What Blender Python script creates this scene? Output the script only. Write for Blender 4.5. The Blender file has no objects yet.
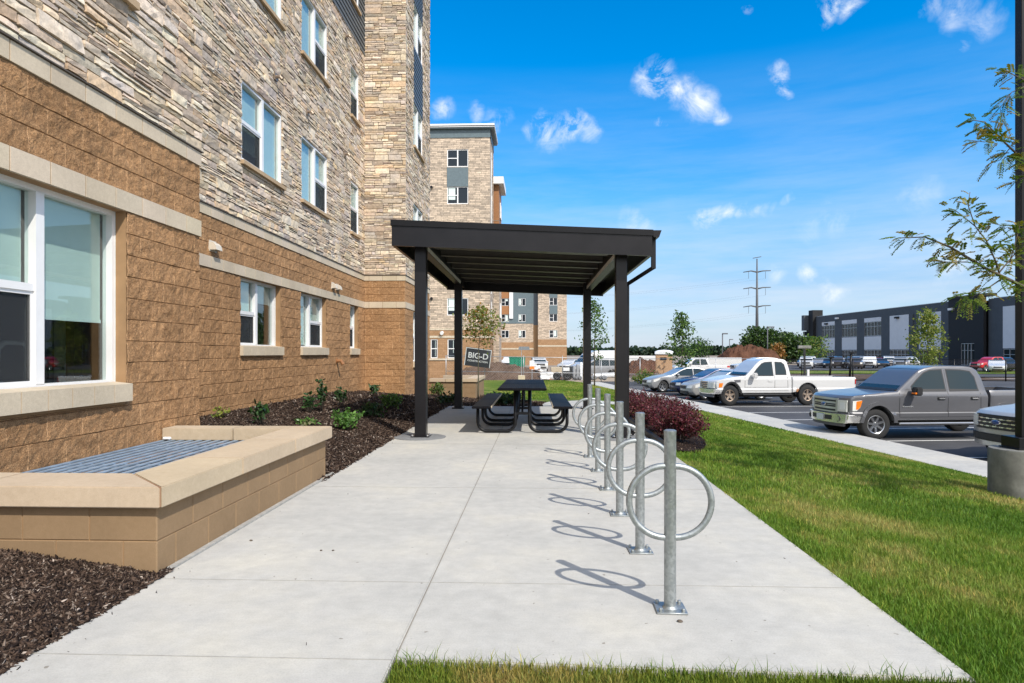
import bpy, bmesh, math, random
import numpy as np
from mathutils import Vector, Matrix, noise
R = math.radians
random.seed(7)
rnd = random.random
ru = random.uniform
scene = bpy.context.scene
COL = scene.collection
F = 660.0
TH = math.atan(25.0 / F)
CT, ST = math.cos(TH), math.sin(TH)
CAMZ = 1.30

def c2w(X, D):                      # metres right of / ahead of the viewpoint -> world x, y
    return (X * CT - D * ST, X * ST + D * CT)
def at(px, D):
    return c2w((px - 512.0) / F * D, D)
def zat(py, D):
    return CAMZ - (py - 353.0) * D / F
def yd(D, x):
    return (D + x * ST) / CT

# ------------------------------------------------------------------ objects
def empty(name, loc=(0, 0, 0), rz=0.0, parent=None):
    o = bpy.data.objects.new(name, None)
    o.empty_display_size = 0.2
    COL.objects.link(o)
    o.location = loc
    o.rotation_euler = (0, 0, rz)
    if parent: o.parent = parent
    return o
def tag(o, label=None, cat=None, group=None, kind=None):
    if label: o['label'] = label
    if cat: o['category'] = cat
    if group: o['group'] = group
    if kind: o['kind'] = kind
    return o
def thing(name, label, cat, loc=(0, 0, 0), rz=0.0, group=None):
    return tag(empty(name, loc, rz), label, cat, group)
def mworld(o):
    m = Matrix.Identity(4)
    while o is not None:
        m = (Matrix.Translation(o.location) @ o.rotation_euler.to_matrix().to_4x4()) @ m
        o = o.parent
    return m
def copy_tree(o, parent=None):
    c = o.copy(); COL.objects.link(c); c.parent = parent
    for ch in [k for k in bpy.data.objects if k.parent == o]:
        copy_tree(ch, c)
    return c

class MB:
    def __init__(s):
        s.v = []; s.f = []; s.c = []; s.col = None
    def vert(s, p):
        s.v.append((p[0], p[1], p[2])); s.c.append(s.col or (1, 1, 1)); return len(s.v) - 1
    def face(s, pts):
        s.f.append([s.vert(p) for p in pts])
    def hexa(s, p):                 # p: 8 points, bottom 4 ccw then top 4 ccw
        i = [s.vert(q) for q in p]
        for a in ((3, 2, 1, 0), (4, 5, 6, 7), (0, 1, 5, 4), (1, 2, 6, 5), (2, 3, 7, 6), (3, 0, 4, 7)):
            s.f.append([i[k] for k in a])
    def box(s, x0, x1, y0, y1, z0, z1):
        s.hexa([(x0, y0, z0), (x1, y0, z0), (x1, y1, z0), (x0, y1, z0), (x0, y0, z1), (x1, y0, z1), (x1, y1, z1), (x0, y1, z1)])
    def cbox(s, x0, x1, y0, y1, z0, z1, b=0.005):      # chamfered box
        bm = bmesh.new()
        vs = [bm.verts.new(p) for p in [(x0, y0, z0), (x1, y0, z0), (x1, y1, z0), (x0, y1, z0), (x0, y0, z1), (x1, y0, z1), (x1, y1, z1), (x0, y1, z1)]]
        for a in ((3, 2, 1, 0), (4, 5, 6, 7), (0, 1, 5, 4), (1, 2, 6, 5), (2, 3, 7, 6), (3, 0, 4, 7)):
            bm.faces.new([vs[k] for k in a])
        bmesh.ops.bevel(bm, geom=bm.edges[:], offset=b, segments=1, affect='EDGES')
        s.addbm(bm)
    def addbm(s, bm, M=None):
        bm.verts.ensure_lookup_table(); n = len(s.v)
        for i, v in enumerate(bm.verts):
            v.index = i
            s.vert(M @ v.co if M else v.co)
        for f in bm.faces: s.f.append([n + v.index for v in f.verts])
        bm.free()
    def fbox(s, fr, u0, u1, z0, z1, n0, n1):
        P = fr.p
        s.hexa([P(u0, z0, n1), P(u1, z0, n1), P(u1, z0, n0), P(u0, z0, n0), P(u0, z1, n1), P(u1, z1, n1), P(u1, z1, n0), P(u0, z1, n0)])
    def fpan(s, fr, u0, u1, z0, z1, n, c=.006, d=.03):   # chamfered panel standing proud of the plane
        P = fr.p
        i = [s.vert(q) for q in (P(u0, z0, n - d), P(u1, z0, n - d), P(u1, z1, n - d), P(u0, z1, n - d),
                                 P(u0 + .0005, z0 + .0005, n - c), P(u1 - .0005, z0 + .0005, n - c), P(u1 - .0005, z1 - .0005, n - c), P(u0 + .0005, z1 - .0005, n - c),
                                 P(u0 + c, z0 + c, n), P(u1 - c, z0 + c, n), P(u1 - c, z1 - c, n), P(u0 + c, z1 - c, n))]
        for a in (0, 4):
            for k in range(4):
                k2 = (k + 1) % 4
                s.f.append([i[a + k], i[a + k2], i[a + 4 + k2], i[a + 4 + k]])
        s.f.append([i[8], i[9], i[10], i[11]])
    def tube(s, pts, rad, n=8, cap=True):
        pts = [Vector(p) for p in pts]
        if not hasattr(rad, '__len__'): rad = [rad] * len(pts)
        rings = []; prev = None
        for i, p in enumerate(pts):
            if i == 0: t = pts[1] - pts[0]
            elif i == len(pts) - 1: t = pts[-1] - pts[-2]
            else: t = (pts[i + 1] - p).normalized() + (p - pts[i - 1]).normalized()
            if t.length < 1e-9: t = Vector((0, 0, 1))
            t.normalize()
            if prev is None:
                a = Vector((0, 0, 1)) if abs(t.z) < .9 else Vector((1, 0, 0))
                u = t.cross(a).normalized()
            else:
                u = (prev - t * prev.dot(t)).normalized()
            prev = u; w = t.cross(u)
            rings.append([s.vert(p + (u * math.cos(2 * math.pi * k / n) + w * math.sin(2 * math.pi * k / n)) * rad[i]) for k in range(n)])
        for a, b in zip(rings, rings[1:]):
            for k in range(n):
                s.f.append([a[k], a[(k + 1) % n], b[(k + 1) % n], b[k]])
        if cap:
            s.f.append(rings[0][::-1]); s.f.append(rings[-1][:])
    def lathe(s, prof, c=(0, 0, 0), axis='z', n=24, cap=False):
        rings = []
        for r, h in prof:
            ring = []
            for k in range(n):
                a = 2 * math.pi * k / n
                if axis == 'z': p = (c[0] + r * math.cos(a), c[1] + r * math.sin(a), c[2] + h)
                elif axis == 'y': p = (c[0] + r * math.cos(a), c[1] + h, c[2] + r * math.sin(a))
                else: p = (c[0] + h, c[1] + r * math.cos(a), c[2] + r * math.sin(a))
                ring.append(s.vert(p))
            rings.append(ring)
        for a, b in zip(rings, rings[1:]):
            for k in range(n): s.f.append([a[k], a[(k + 1) % n], b[(k + 1) % n], b[k]])
        if cap: s.f.append(rings[0][::-1]); s.f.append(rings[-1][:])
    def build(s, name, mat, parent=None, smooth=False, world=False, autosmooth=None, recalc=True):
        me = bpy.data.meshes.new(name)
        v = np.array(s.v, dtype=np.float64).reshape(-1, 3)
        if world and parent is not None:
            m = np.array(mworld(parent).inverted()); v = v @ m[:3, :3].T + m[:3, 3]
        me.from_pydata(v.tolist(), [], s.f)
        if s.col is not None or any(c != (1, 1, 1) for c in s.c[:50]):
            ca = me.color_attributes.new('Col', 'FLOAT_COLOR', 'POINT')
            a = np.ones((len(s.v), 4), dtype=np.float32); a[:, :3] = np.array(s.c)
            ca.data.foreach_set('color', a.ravel())
        if recalc and len(s.f) < 60000:
            bm = bmesh.new(); bm.from_mesh(me); bmesh.ops.recalc_face_normals(bm, faces=bm.faces[:]); bm.to_mesh(me); bm.free()
        o = bpy.data.objects.new(name, me); COL.objects.link(o)
        me.materials.append(mat)
        if smooth or autosmooth:
            me.polygons.foreach_set('use_smooth', [True] * len(me.polygons))
            if autosmooth: me.set_sharp_from_angle(angle=R(autosmooth))
        if parent: o.parent = parent
        return o

class Fr:                            # a wall plane: u along it, n out of it
    def __init__(s, o, u, n): s.o = Vector(o); s.u = Vector(u); s.n = Vector(n)
    def p(s, u, z, n): return s.o + s.u * u + s.n * n + Vector((0, 0, z))
def FX(x): return Fr((x, 0, 0), (0, 1, 0), (1, 0, 0))       # faces +x, u = world y
def FY(y): return Fr((0, y, 0), (1, 0, 0), (0, -1, 0))      # faces -y, u = world x

def rsub(rects, holes):
    for h in holes:
        out = []
        for (a, b, c, d) in rects:
            if h[0] >= b or h[1] <= a or h[2] >= d or h[3] <= c: out.append((a, b, c, d)); continue
            if h[0] > a: out.append((a, h[0], c, d))
            if h[1] < b: out.append((h[1], b, c, d))
            x0, x1 = max(a, h[0]), min(b, h[1])
            if h[2] > c: out.append((x0, x1, c, h[2]))
            if h[3] < d: out.append((x0, x1, h[3], d))
        rects = out
    return [r for r in rects if r[1] - r[0] > .012 and r[3] - r[2] > .012]

# ------------------------------------------------------------------ materials
class NT:
    def __init__(s, name):
        s.m = bpy.data.materials.new(name); s.m.use_nodes = True
        s.t = s.m.node_tree; s.t.nodes.clear()
        s.out = s.n('ShaderNodeOutputMaterial')
    def n(s, typ, **k):
        nd = s.t.nodes.new(typ)
        for a, b in k.items():
            if a.startswith('i_'):
                key = a[2:]; key = int(key) if key.isdigit() else key.replace('_', ' ')
                nd.inputs[key].default_value = b
            else: setattr(nd, a, b)
        return nd
    def l(s, a, b): s.t.links.new(a, b)
    def coord(s, kind='Object', scale=(1, 1, 1)):
        tc = s.n('ShaderNodeTexCoord'); mp = s.n('ShaderNodeMapping'); mp.inputs['Scale'].default_value = scale
        s.l(tc.outputs[kind], mp.inputs[0]); return mp.outputs[0]
    def pos(s, scale=(1, 1, 1)):
        tc = s.n('ShaderNodeNewGeometry'); mp = s.n('ShaderNodeMapping'); mp.inputs['Scale'].default_value = scale
        s.l(tc.outputs['Position'], mp.inputs[0]); return mp.outputs[0]
    def noise(s, vec, scale, detail=4, rough=.55, dist=0):
        nd = s.n('ShaderNodeTexNoise'); nd.inputs['Scale'].default_value = scale; nd.inputs['Detail'].default_value = detail
        nd.inputs['Roughness'].default_value = rough; nd.inputs['Distortion'].default_value = dist
        s.l(vec, nd.inputs['Vector']); return nd.outputs['Fac']
    def ramp(s, fac, stops):
        nd = s.n('ShaderNodeValToRGB'); el = nd.color_ramp.elements
        while len(el) < len(stops): el.new(.5)
        for e, (p, c) in zip(el, stops):
            e.position = p; e.color = (c[0], c[1], c[2], 1) if hasattr(c, '__len__') else (c, c, c, 1)
        s.l(fac, nd.inputs[0]); return nd.outputs[0]
    def mix(s, fac, a, b, mode='MIX'):
        nd = s.n('ShaderNodeMix', data_type='RGBA', blend_type=mode)
        for sock, v in ((nd.inputs[0], fac), (nd.inputs[6], a), (nd.inputs[7], b)):
            if hasattr(v, 'is_linked'): s.l(v, sock)
            elif hasattr(v, '__len__'): sock.default_value = (v[0], v[1], v[2], 1)
            elif sock.type == 'RGBA': sock.default_value = (v, v, v, 1)
            else: sock.default_value = v
        return nd.outputs[2]
    def math(s, op, a, b=0.0, clamp=False):
        nd = s.n('ShaderNodeMath', operation=op, use_clamp=clamp)
        for sock, v in ((nd.inputs[0], a), (nd.inputs[1], b)):
            if hasattr(v, 'is_linked'): s.l(v, sock)
            else: sock.default_value = v
        return nd.outputs[0]
    def bump(s, h, strength=.3, dist=.01, normal=None):
        nd = s.n('ShaderNodeBump'); nd.inputs['Strength'].default_value = strength; nd.inputs['Distance'].default_value = dist
        s.l(h, nd.inputs['Height'])
        if normal: s.l(normal, nd.inputs['Normal'])
        return nd.outputs[0]
    def bsdf(s, color, rough=.7, metal=0.0, normal=None, spec=.5, coat=0, **k):
        b = s.n('ShaderNodeBsdfPrincipled')
        if hasattr(color, 'is_linked'): s.l(color, b.inputs['Base Color'])
        else: b.inputs['Base Color'].default_value = (color[0], color[1], color[2], 1)
        if hasattr(rough, 'is_linked'): s.l(rough, b.inputs['Roughness'])
        else: b.inputs['Roughness'].default_value = rough
        b.inputs['Metallic'].default_value = metal
        b.inputs['Specular IOR Level'].default_value = spec
        b.inputs['Coat Weight'].default_value = coat
        b.inputs['Coat Roughness'].default_value = .04
        if normal: s.l(normal, b.inputs['Normal'])
        for a, v in k.items(): b.inputs[a.replace('_', ' ')].default_value = v
        s.l(b.outputs[0], s.out.inputs[0])
        return b
M = {}
def flat(name, c, rough=.6, metal=0.0, spec=.5, coat=0, var=.12, vs=6.0, bump=0.0, bs=60):
    t = NT(name); P = t.coord('Object')
    nz = t.noise(P, vs, 5, .6)
    col = t.ramp(nz, [(.3, [x * (1 - var) for x in c]), (.7, [min(1, x * (1 + var)) for x in c])])
    nrm = t.bump(t.noise(P, bs, 3), bump, .004) if bump else None
    t.bsdf(col, rough, metal, nrm, spec, coat)
    M[name] = t.m; return t.m

# stone: per-stone colour attribute plus grain
def stone_mat():
    t = NT('ledge_stone'); P = t.coord('Object')
    a = t.n('ShaderNodeAttribute', attribute_name='Col').outputs['Color']
    g1 = t.ramp(t.noise(P, 16, 6, .65), [(.3, .70), (.7, 1.22)])
    g2 = t.ramp(t.noise(P, 3.0, 3, .5), [(.35, (.92, .92, .93)), (.65, (1.1, 1.03, .94))])
    c = t.mix(1.0, t.mix(1.0, a, g1, 'MULTIPLY'), g2, 'MULTIPLY')
    h = t.noise(P, 30, 6, .7)
    t.bsdf(c, .9, 0, t.bump(h, .55, .010), .15)
    M['stone'] = t.m
stone_mat()
def block_mat(name, c1, c2, bstr, grain=70, spk=1.0):
    t = NT(name); P = t.coord('Object')
    a = t.n('ShaderNodeAttribute', attribute_name='Col').outputs['Color']
    n1 = t.noise(P, 26, 7, .72)
    col = t.ramp(n1, [(.28, c1), (.72, c2)])
    sp = t.ramp(t.noise(P, 160, 2, .6), [(.35, 1 - .3 * spk), (.5, 1.0), (.68, 1 + .24 * spk)])
    st = t.ramp(t.noise(P, 1.3, 4, .6), [(.3, .88), (.7, 1.08)])
    col = t.mix(1.0, t.mix(1.0, t.mix(1.0, col, sp, 'MULTIPLY'), st, 'MULTIPLY'), a, 'MULTIPLY')
    t.bsdf(col, .92, 0, t.bump(t.noise(P, grain, 6, .8), bstr, .016), .15)
    M[name] = t.m
block_mat('split_block', (.27, .146, .069), (.53, .312, .155), .9, 75, 1.8)
block_mat('smooth_block', (.51, .43, .32), (.61, .52, .395), .08, 200, .3)
block_mat('planter_block', (.245, .165, .092), (.28, .19, .11), .08, 160, .15)
block_mat('cap_stone', (.46, .365, .255), (.53, .43, .31), .06, 120, .15)
flat('mortar', (.33, .20, .10), .95)
flat('stone_gap', (.26, .22, .175), .95)
flat('cap_joint', (.25, .13, .07), .9)
flat('vinyl_white', (.78, .78, .77), .35, var=.03)
flat('window_trim_dark', (.30, .31, .32), .4)
flat('interior_wall', (.22, .24, .23), .9)
flat('blind', (.60, .70, .66), .85, var=.06, vs=2)
flat('hood_beige', (.62, .56, .46), .6)
def screen_():
    t = NT('screen_mesh'); b = t.n('ShaderNodeBsdfDiffuse'); b.inputs[0].default_value = (.05, .055, .06, 1); tr = t.n('ShaderNodeBsdfTransparent')
    mx = t.n('ShaderNodeMixShader'); mx.inputs[0].default_value = .5; t.l(tr.outputs[0], mx.inputs[1]); t.l(b.outputs[0], mx.inputs[2]); t.l(mx.outputs[0], t.out.inputs[0]); M['screen_mesh'] = t.m
screen_()
flat('drip', (.10, .08, .06), .6)
flat('banner_white', (.42, .43, .43), .7)
flat('siding', (.085, .10, .11), .5)
flat('siding_slate', (.11, .15, .165), .5)
flat('siding_brown', (.30, .135, .05), .6)
flat('trim_white', (.75, .76, .76), .5, var=.04)
flat('dark_bronze', (.0105, .0095, .0105), .3, .0, spec=.32, var=.25, vs=3)
flat('deck_under', (.016, .014, .014), .4, spec=.3)
flat('purlin', (.11, .10, .09), .4, spec=.4)
flat('interior_light', (.55, .58, .55), .8)
flat('pylon_steel', (.10, .105, .11), .6, .3)
flat('beam_inner', (.82, .78, .68), .5)
flat('black_coat', (.008, .008, .009), .38, spec=.25)
flat('bench_edge', (.50, .42, .30), .5)
def galv():
    t = NT('galvanised'); P = t.coord('Object')
    v = t.n('ShaderNodeTexVoronoi'); v.inputs['Scale'].default_value = 70; t.l(P, v.inputs['Vector'])
    c = t.ramp(v.outputs['Color'], [(.2, (.31, .335, .335)), (.8, (.41, .435, .435))])
    r = t.ramp(t.noise(P, 25, 4), [(.3, .36), (.7, .56)])
    t.bsdf(c, r, .75, t.bump(t.noise(P, 60, 4), .12, .003), .5)
    M['galv'] = t.m
galv()
flat('footing', (.19, .195, .20), .9, var=.15, vs=14, bump=.3)
def concrete():
    t = NT('concrete'); P = t.pos()
    a = t.noise(P, .9, 6, .62); b = t.noise(P, 9, 5, .65); d = t.noise(P, 120, 2, .7)
    col = t.ramp(a, [(.28, (.41, .405, .38)), (.5, (.475, .465, .43)), (.72, (.55, .525, .455))])
    col = t.mix(1.0, col, t.ramp(b, [(.3, .90), (.7, 1.06)]), 'MULTIPLY')
    col = t.mix(1.0, col, t.ramp(d, [(.25, .86), (.5, 1.0), (.8, 1.07)]), 'MULTIPLY')
    br = t.noise(t.pos((2, 110, 1)), 3, 3, .6)
    col = t.mix(1.0, col, t.ramp(br, [(.3, .94), (.7, 1.035)]), 'MULTIPLY')
    # dark specks and stains
    sp = t.noise(P, 22, 2, .4)
    col = t.mix(t.ramp(sp, [(.74, 0.0), (.775, .8)]), col, (.20, .18, .15))
    st = t.noise(P, 2.3, 5, .7, .6)
    col = t.mix(t.ramp(st, [(.56, 0.0), (.75, .30)]), col, (.35, .35, .335))
    t.bsdf(col, .9, 0, t.bump(t.math('ADD', t.math('MULTIPLY', d, .5), br), .28, .004), .25)
    M['concrete'] = t.m
concrete()
flat('joint', (.22, .20, .17), .95)
flat('joint_soft', (.36, .35, .32), .95, var=.2, vs=20)
def asphalt():
    t = NT('asphalt'); P = t.pos()
    col = t.ramp(t.noise(P, .6, 5, .6), [(.3, (.050, .050, .054)), (.7, (.085, .085, .088))])
    col = t.mix(1.0, col, t.ramp(t.noise(P, 90, 2), [(.3, .7), (.7, 1.35)]), 'MULTIPLY')
    t.bsdf(col, .85, 0, t.bump(t.noise(P, 120, 2), .4, .006), .3)
    M['asphalt'] = t.m
asphalt()
flat('road_paint', (.70, .70, .67), .7, var=.12, vs=8)
def dirt(name, c1, c2):
    t = NT(name); P = t.pos()
    col = t.ramp(t.noise(P, .8, 8, .7), [(.3, c1), (.7, c2)])
    t.bsdf(col, .95, 0, t.bump(t.noise(P, 5, 8, .7), .8, .08), .1)
    M[name] = t.m
dirt('dirt', (.07, .045, .033), (.15, .105, .078))
dirt('dirt_pale', (.20, .165, .13), (.34, .29, .24))
dirt('dirt_red', (.055, .026, .016), (.15, .075, .047))
def mulch():
    t = NT('mulch_ground'); P = t.pos()
    col = t.ramp(t.noise(P, 45, 6, .7), [(.3, (.010, .007, .006)), (.55, (.035, .022, .017)), (.75, (.095, .062, .048))])
    t.bsdf(col, .95, 0, t.bump(t.noise(P, 55, 5, .7), 1.0, .03), .1)
    M['mulch_ground'] = t.m
    t = NT('mulch_chip')
    a = t.n('ShaderNodeAttribute', attribute_name='Col').outputs['Color']
    t.bsdf(a, .9, 0, None, .15)
    M['mulch_chip'] = t.m
mulch()
def patch(t):                       # where the lawn is dry, greener, or bare
    P = t.pos()
    n1 = t.noise(P, .55, 4, .6, .3); n2 = t.noise(P, 2.6, 4, .6)
    return t.math('ADD', t.math('MULTIPLY', n1, .68), t.math('MULTIPLY', n2, .32))
def lawn():
    t = NT('lawn_ground'); f = patch(t)
    col = t.ramp(f, [(.40, (.065, .118, .015)), (.51, (.115, .165, .025)), (.59, (.235, .235, .065)), (.70, (.36, .31, .11))])
    col = t.mix(1.0, col, t.ramp(t.noise(t.pos(), 30, 6, .75), [(.3, .55), (.7, 1.4)]), 'MULTIPLY')
    t.bsdf(col, .95, 0, t.bump(t.noise(t.pos(), 40, 4, .7), 1.0, .03), .1)
    M['lawn_ground'] = t.m
    t = NT('grass_blade'); f = patch(t)
    a = t.n('ShaderNodeAttribute', attribute_name='Col').outputs['Color']
    col = t.ramp(f, [(.40, (.092, .19, .016)), (.51, (.155, .255, .028)), (.59, (.285, .305, .075)), (.70, (.45, .385, .14))])
    col = t.mix(1.0, col, a, 'MULTIPLY')
    b = t.bsdf(col, .6, 0, None, .3)
    tr = t.n('ShaderNodeBsdfTranslucent'); t.l(col, tr.inputs[0])
    mx = t.n('ShaderNodeMixShader'); mx.inputs[0].default_value = .3
    t.l(b.outputs[0], mx.inputs[1]); t.l(tr.outputs[0], mx.inputs[2]); t.l(mx.outputs[0], t.out.inputs[0])
    M['grass_blade'] = t.m
lawn()
def leafmat(name, trans=.35, rough=.5):
    t = NT(name); a = t.n('ShaderNodeAttribute', attribute_name='Col').outputs['Color']
    b = t.bsdf(a, rough, 0, None, .4)
    tr = t.n('ShaderNodeBsdfTranslucent'); t.l(t.mix(1.0, a, (1.3, 1.35, .7), 'MULTIPLY'), tr.inputs[0])
    mx = t.n('ShaderNodeMixShader'); mx.inputs[0].default_value = trans
    t.l(b.outputs[0], mx.inputs[1]); t.l(tr.outputs[0], mx.inputs[2]); t.l(mx.outputs[0], t.out.inputs[0])
    M[name] = t.m
leafmat('leaf'); leafmat('leaf_glossy', .15, .35)
flat('bark', (.10, .08, .06), .9, var=.3, vs=20, bump=.5)
flat('bark_green', (.09, .085, .05), .85, var=.3, vs=20)
def glass(name, tint=(.9, .95, .95), base=.06, refl=1.0):
    t = NT(name)
    tr = t.n('ShaderNodeBsdfTransparent'); tr.inputs[0].default_value = (*tint, 1)
    gl = t.n('ShaderNodeBsdfGlossy'); gl.inputs['Roughness'].default_value = .015; gl.inputs['Color'].default_value = (refl, refl, refl, 1)
    fr = t.n('ShaderNodeLayerWeight'); fr.inputs[0].default_value = .5
    k = t.math('ADD', t.math('MULTIPLY', t.math('POWER', fr.outputs['Facing'], 3.5), .55), base, True)
    mx = t.n('ShaderNodeMixShader'); t.l(k, mx.inputs[0]); t.l(tr.outputs[0], mx.inputs[1]); t.l(gl.outputs[0], mx.inputs[2])
    t.l(mx.outputs[0], t.out.inputs[0]); M[name] = t.m
glass('window_glass', (.90, .95, .94), .05)
def darkglass(name, c=(.012, .018, .022), rough=.03):
    t = NT(name); t.bsdf(c, rough, 0, None, .35); M[name] = t.m
darkglass('car_glass', (.02, .035, .042)); darkglass('far_glass', (.018, .024, .03), .08)
flat('rubber', (.018, .018, .018), .85, bump=.3, bs=90)
flat('chrome', (.80, .79, .77), .2, .75, var=.03)
flat('alloy', (.50, .51, .52), .28, .9, var=.05)
flat('steel_rust', (.34, .27, .21), .5, .7, var=.3, vs=30)
flat('plastic_black', (.015, .015, .016), .55)
flat('plastic_grey', (.10, .10, .11), .6)
flat('lamp_clear', (.72, .72, .68), .15, 0, var=.08, vs=20)
flat('lamp_amber', (.85, .22, .02), .25)
flat('lamp_red', (.45, .02, .015), .25)
flat('plate', (.62, .66, .66), .4)
flat('badge_blue', (.02, .05, .18), .3)
def paint(name, c, metal=.0, rough=.35, coat=1.0):
    t = NT(name); P = t.coord('Object')
    b = t.bsdf(c, t.ramp(t.noise(P, 2.5, 4), [(.3, rough), (.7, rough * 1.25)]), metal, None, .5, coat)
    M[name] = t.m
paint('paint_grey', (.13, .131, .14), .2, .28, .6)
paint('paint_white', (.60, .60, .59), 0, .3)
paint('paint_silver', (.30, .305, .31), .3, .3, .4)
paint('paint_blue', (.008, .018, .085), .2, .3, .5)
paint('paint_red', (.55, .015, .02), 0, .35)
paint('paint_maroon', (.12, .014, .012), .2, .3)
paint('paint_brown', (.11, .085, .075), .4, .3)
paint('paint_pearl', (.38, .38, .37), .2, .3, .4)
paint('paint_dark', (.03, .032, .038), .3, .3)
SKY_SAT, SKY_STR, SUN_E, EXPO, CLR, VEIL, HAZE0 = 1.62, .15, 3.05, 0.62, 3.7, .5, .8
# ================================================================== near apartment building
XW1, XW2, XT = -3.87, -5.12, -3.90
Y1 = yd(7.58, XW1)          # where the front bay ends
YT0, YT1 = 19.40, 23.85     # tower
C8 = .2032
ZB0, ZB1 = 2.634, 2.82      # lower band
ZC0, ZC1 = 3.44, 3.60       # upper band (stone starts above)

PAL = [(.60, .49, .36), (.68, .58, .45), (.56, .49, .41), (.74, .66, .53), (.46, .39, .33), (.63, .48, .32), (.58, .52, .45), (.78, .70, .56), (.43, .35, .28), (.66, .55, .44), (.60, .54, .47), (.70, .60, .47)]
def stone_face(mb, fr, u0, u1, z0, z1, holes=(), sc=1.0, dmax=.05, seed=1, back=True, fine=True):
    rg = random.Random(seed)
    def stone(a, b, c, d):
        if b - a < .02 or d - c < .012: return
        g = .003 * sc
        a += g; b -= g; c += g; d -= g
        col = rg.choice(PAL); col = tuple(.8 * q_ + .2 * w_ for q_, w_ in zip(col, (.60, .525, .43))); k = rg.uniform(.74, 1.10)
        mb.col = (col[0] * k, col[1] * k * rg.uniform(.97, 1.02), col[2] * k * rg.uniform(.93, 1.04))
        dep = rg.uniform(.012, dmax * .66)
        nu = max(1, min(6, int((b - a) / (.07 * sc)))) if fine else 1
        nv = 2 if fine and d - c > .05 * sc else 1
        tilt_u = rg.uniform(-.006, .006) * sc; tilt_v = rg.uniform(-.009, .006) * sc
        idx = []
        P = fr.p
        for j in range(nv + 1):
            row = []
            for i in range(nu + 1):
                fu, fv = i / nu, j / nv
                e = 0 < i < nu and 0 < j < nv
                uu = a + (b - a) * fu; zz = c + (d - c) * fv
                if fine:
                    if i in (0, nu): uu += rg.uniform(0, .010) * (1 if i == 0 else -1) * sc
                    if j in (0, nv): zz += rg.uniform(0, .007) * (1 if j == 0 else -1) * sc
                dd = dep + tilt_u * (fu - .5) * 2 + tilt_v * (fv - .5) * 2 + (rg.uniform(-.005, .005) * sc if fine else 0)
                if i in (0, nu) or j in (0, nv): dd -= .004 * sc
                row.append(mb.vert(P(uu, zz, max(dd, .004))))
            idx.append(row)
        for j in range(nv):
            for i in range(nu):
                mb.f.append([idx[j][i], idx[j][i + 1], idx[j + 1][i + 1], idx[j + 1][i]])
        ring = idx[0][:] + [idx[j][nu] for j in range(1, nv + 1)] + idx[nv][nu - 1::-1] + [idx[j][0] for j in range(nv - 1, 0, -1)]
        bk = []
        for q in ring:
            v = Vector(mb.v[q]); w = v - fr.n * ((v - fr.o).dot(fr.n) + .002)
            bk.append(mb.vert(w))
        n = len(ring)
        for i in range(n):
            mb.f.append([ring[(i + 1) % n], ring[i], bk[i], bk[(i + 1) % n]])
    def emit(a, b, c, d):
        for r in rsub([(a, b, c, d)], holes): stone(*r)
    z = z0
    while z < z1 - .01:
        h = rg.choice([.085, .11, .14, .17, .20]) * sc
        if z + h > z1 - .04: h = z1 - z
        u = u0 - rg.uniform(0, .2) * 0
        while u < u1 - .01:
            w = rg.uniform(.22, .62) * sc
            if u + w > u1 - .10 * sc: w = u1 - u
            mode = rg.random()
            if h < .10 * sc or (mode < .22 and h < .18 * sc):
                emit(u, u + w * 1, z, z + h)
            elif mode < .62:
                s = rg.uniform(.35, .65) * h
                for (za, zb) in ((z, z + s), (z + s, z + h)):
                    k = rg.uniform(.25, .75) if rg.random() < .6 and w > .3 * sc else 1
                    emit(u, u + w * k, za, zb)
                    if k < 1: emit(u + w * k, u + w, za, zb)
            else:
                s1, s2 = h * rg.uniform(.28, .38), h * rg.uniform(.60, .72)
                for (za, zb) in ((z, z + s1), (z + s1, z + s2), (z + s2, z + h)):
                    k = rg.uniform(.3, .7) if rg.random() < .4 else 1
                    emit(u, u + w * k, za, zb)
                    if k < 1: emit(u + w * k, u + w, za, zb)
            u += w
        z += h

def split_face(mb, fr, u0, u1, z0, z1, holes=(), res=.024, amp=.013, off=0.0, bl=.4064, jt=.0055):
    # rough split-faced blocks laid in 8 inch courses, running bond, joints tooled back
    n = int(round((z1 - z0) / C8)); h = (z1 - z0) / n
    for k in range(n):
        za, zb = z0 + k * h, z0 + (k + 1) * h
        u = math.floor((u0 - off) / bl) * bl + off - (bl / 2 if k % 2 else 0)
        while u < u1:
            a, b = max(u, u0), min(u + bl, u1)
            if b - a > .015:
                sh = ru(.86, 1.08); mb.col = (sh, sh * ru(.98, 1.02), sh * ru(.97, 1.03))
                for (p, q, r, s) in rsub([(a, b, za, zb)], holes):
                    nu = max(1, int((q - p) / res)); nv = max(1, int((s - r) / res))
                    us_ = [p] + list(np.linspace(p + jt, q - jt, nu + 1)) + [q]; zs_ = [r] + list(np.linspace(r + jt, s - jt, nv + 1)) + [s]
                    nu += 2; nv += 2
                    ids = []
                    for j in range(nv + 1):
                        row = []
                        for i in range(nu + 1):
                            uu = us_[i]; zz = zs_[j]
                            vv = fr.p(uu, zz, 0)
                            d = noise.fractal(vv * 10, .8, 2.0, 5) * amp * 1.15 + noise.noise(vv * 3.3 + Vector((0, k * .9, 0))) * amp * .9
                            if j in (0, nv): d = min(d, 0) * .5 - .011
                            elif i in (0, nu): d = d - .005
                            elif j in (1, nv - 1): d = d * .8
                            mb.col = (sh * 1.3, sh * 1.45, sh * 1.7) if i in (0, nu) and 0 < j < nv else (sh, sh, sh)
                            row.append(mb.vert(fr.p(uu, zz, d)))
                        ids.append(row)
                    for j in range(nv):
                        for i in range(nu):
                            mb.f.append([ids[j][i], ids[j][i + 1], ids[j + 1][i + 1], ids[j + 1][i]])
            u += bl

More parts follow.
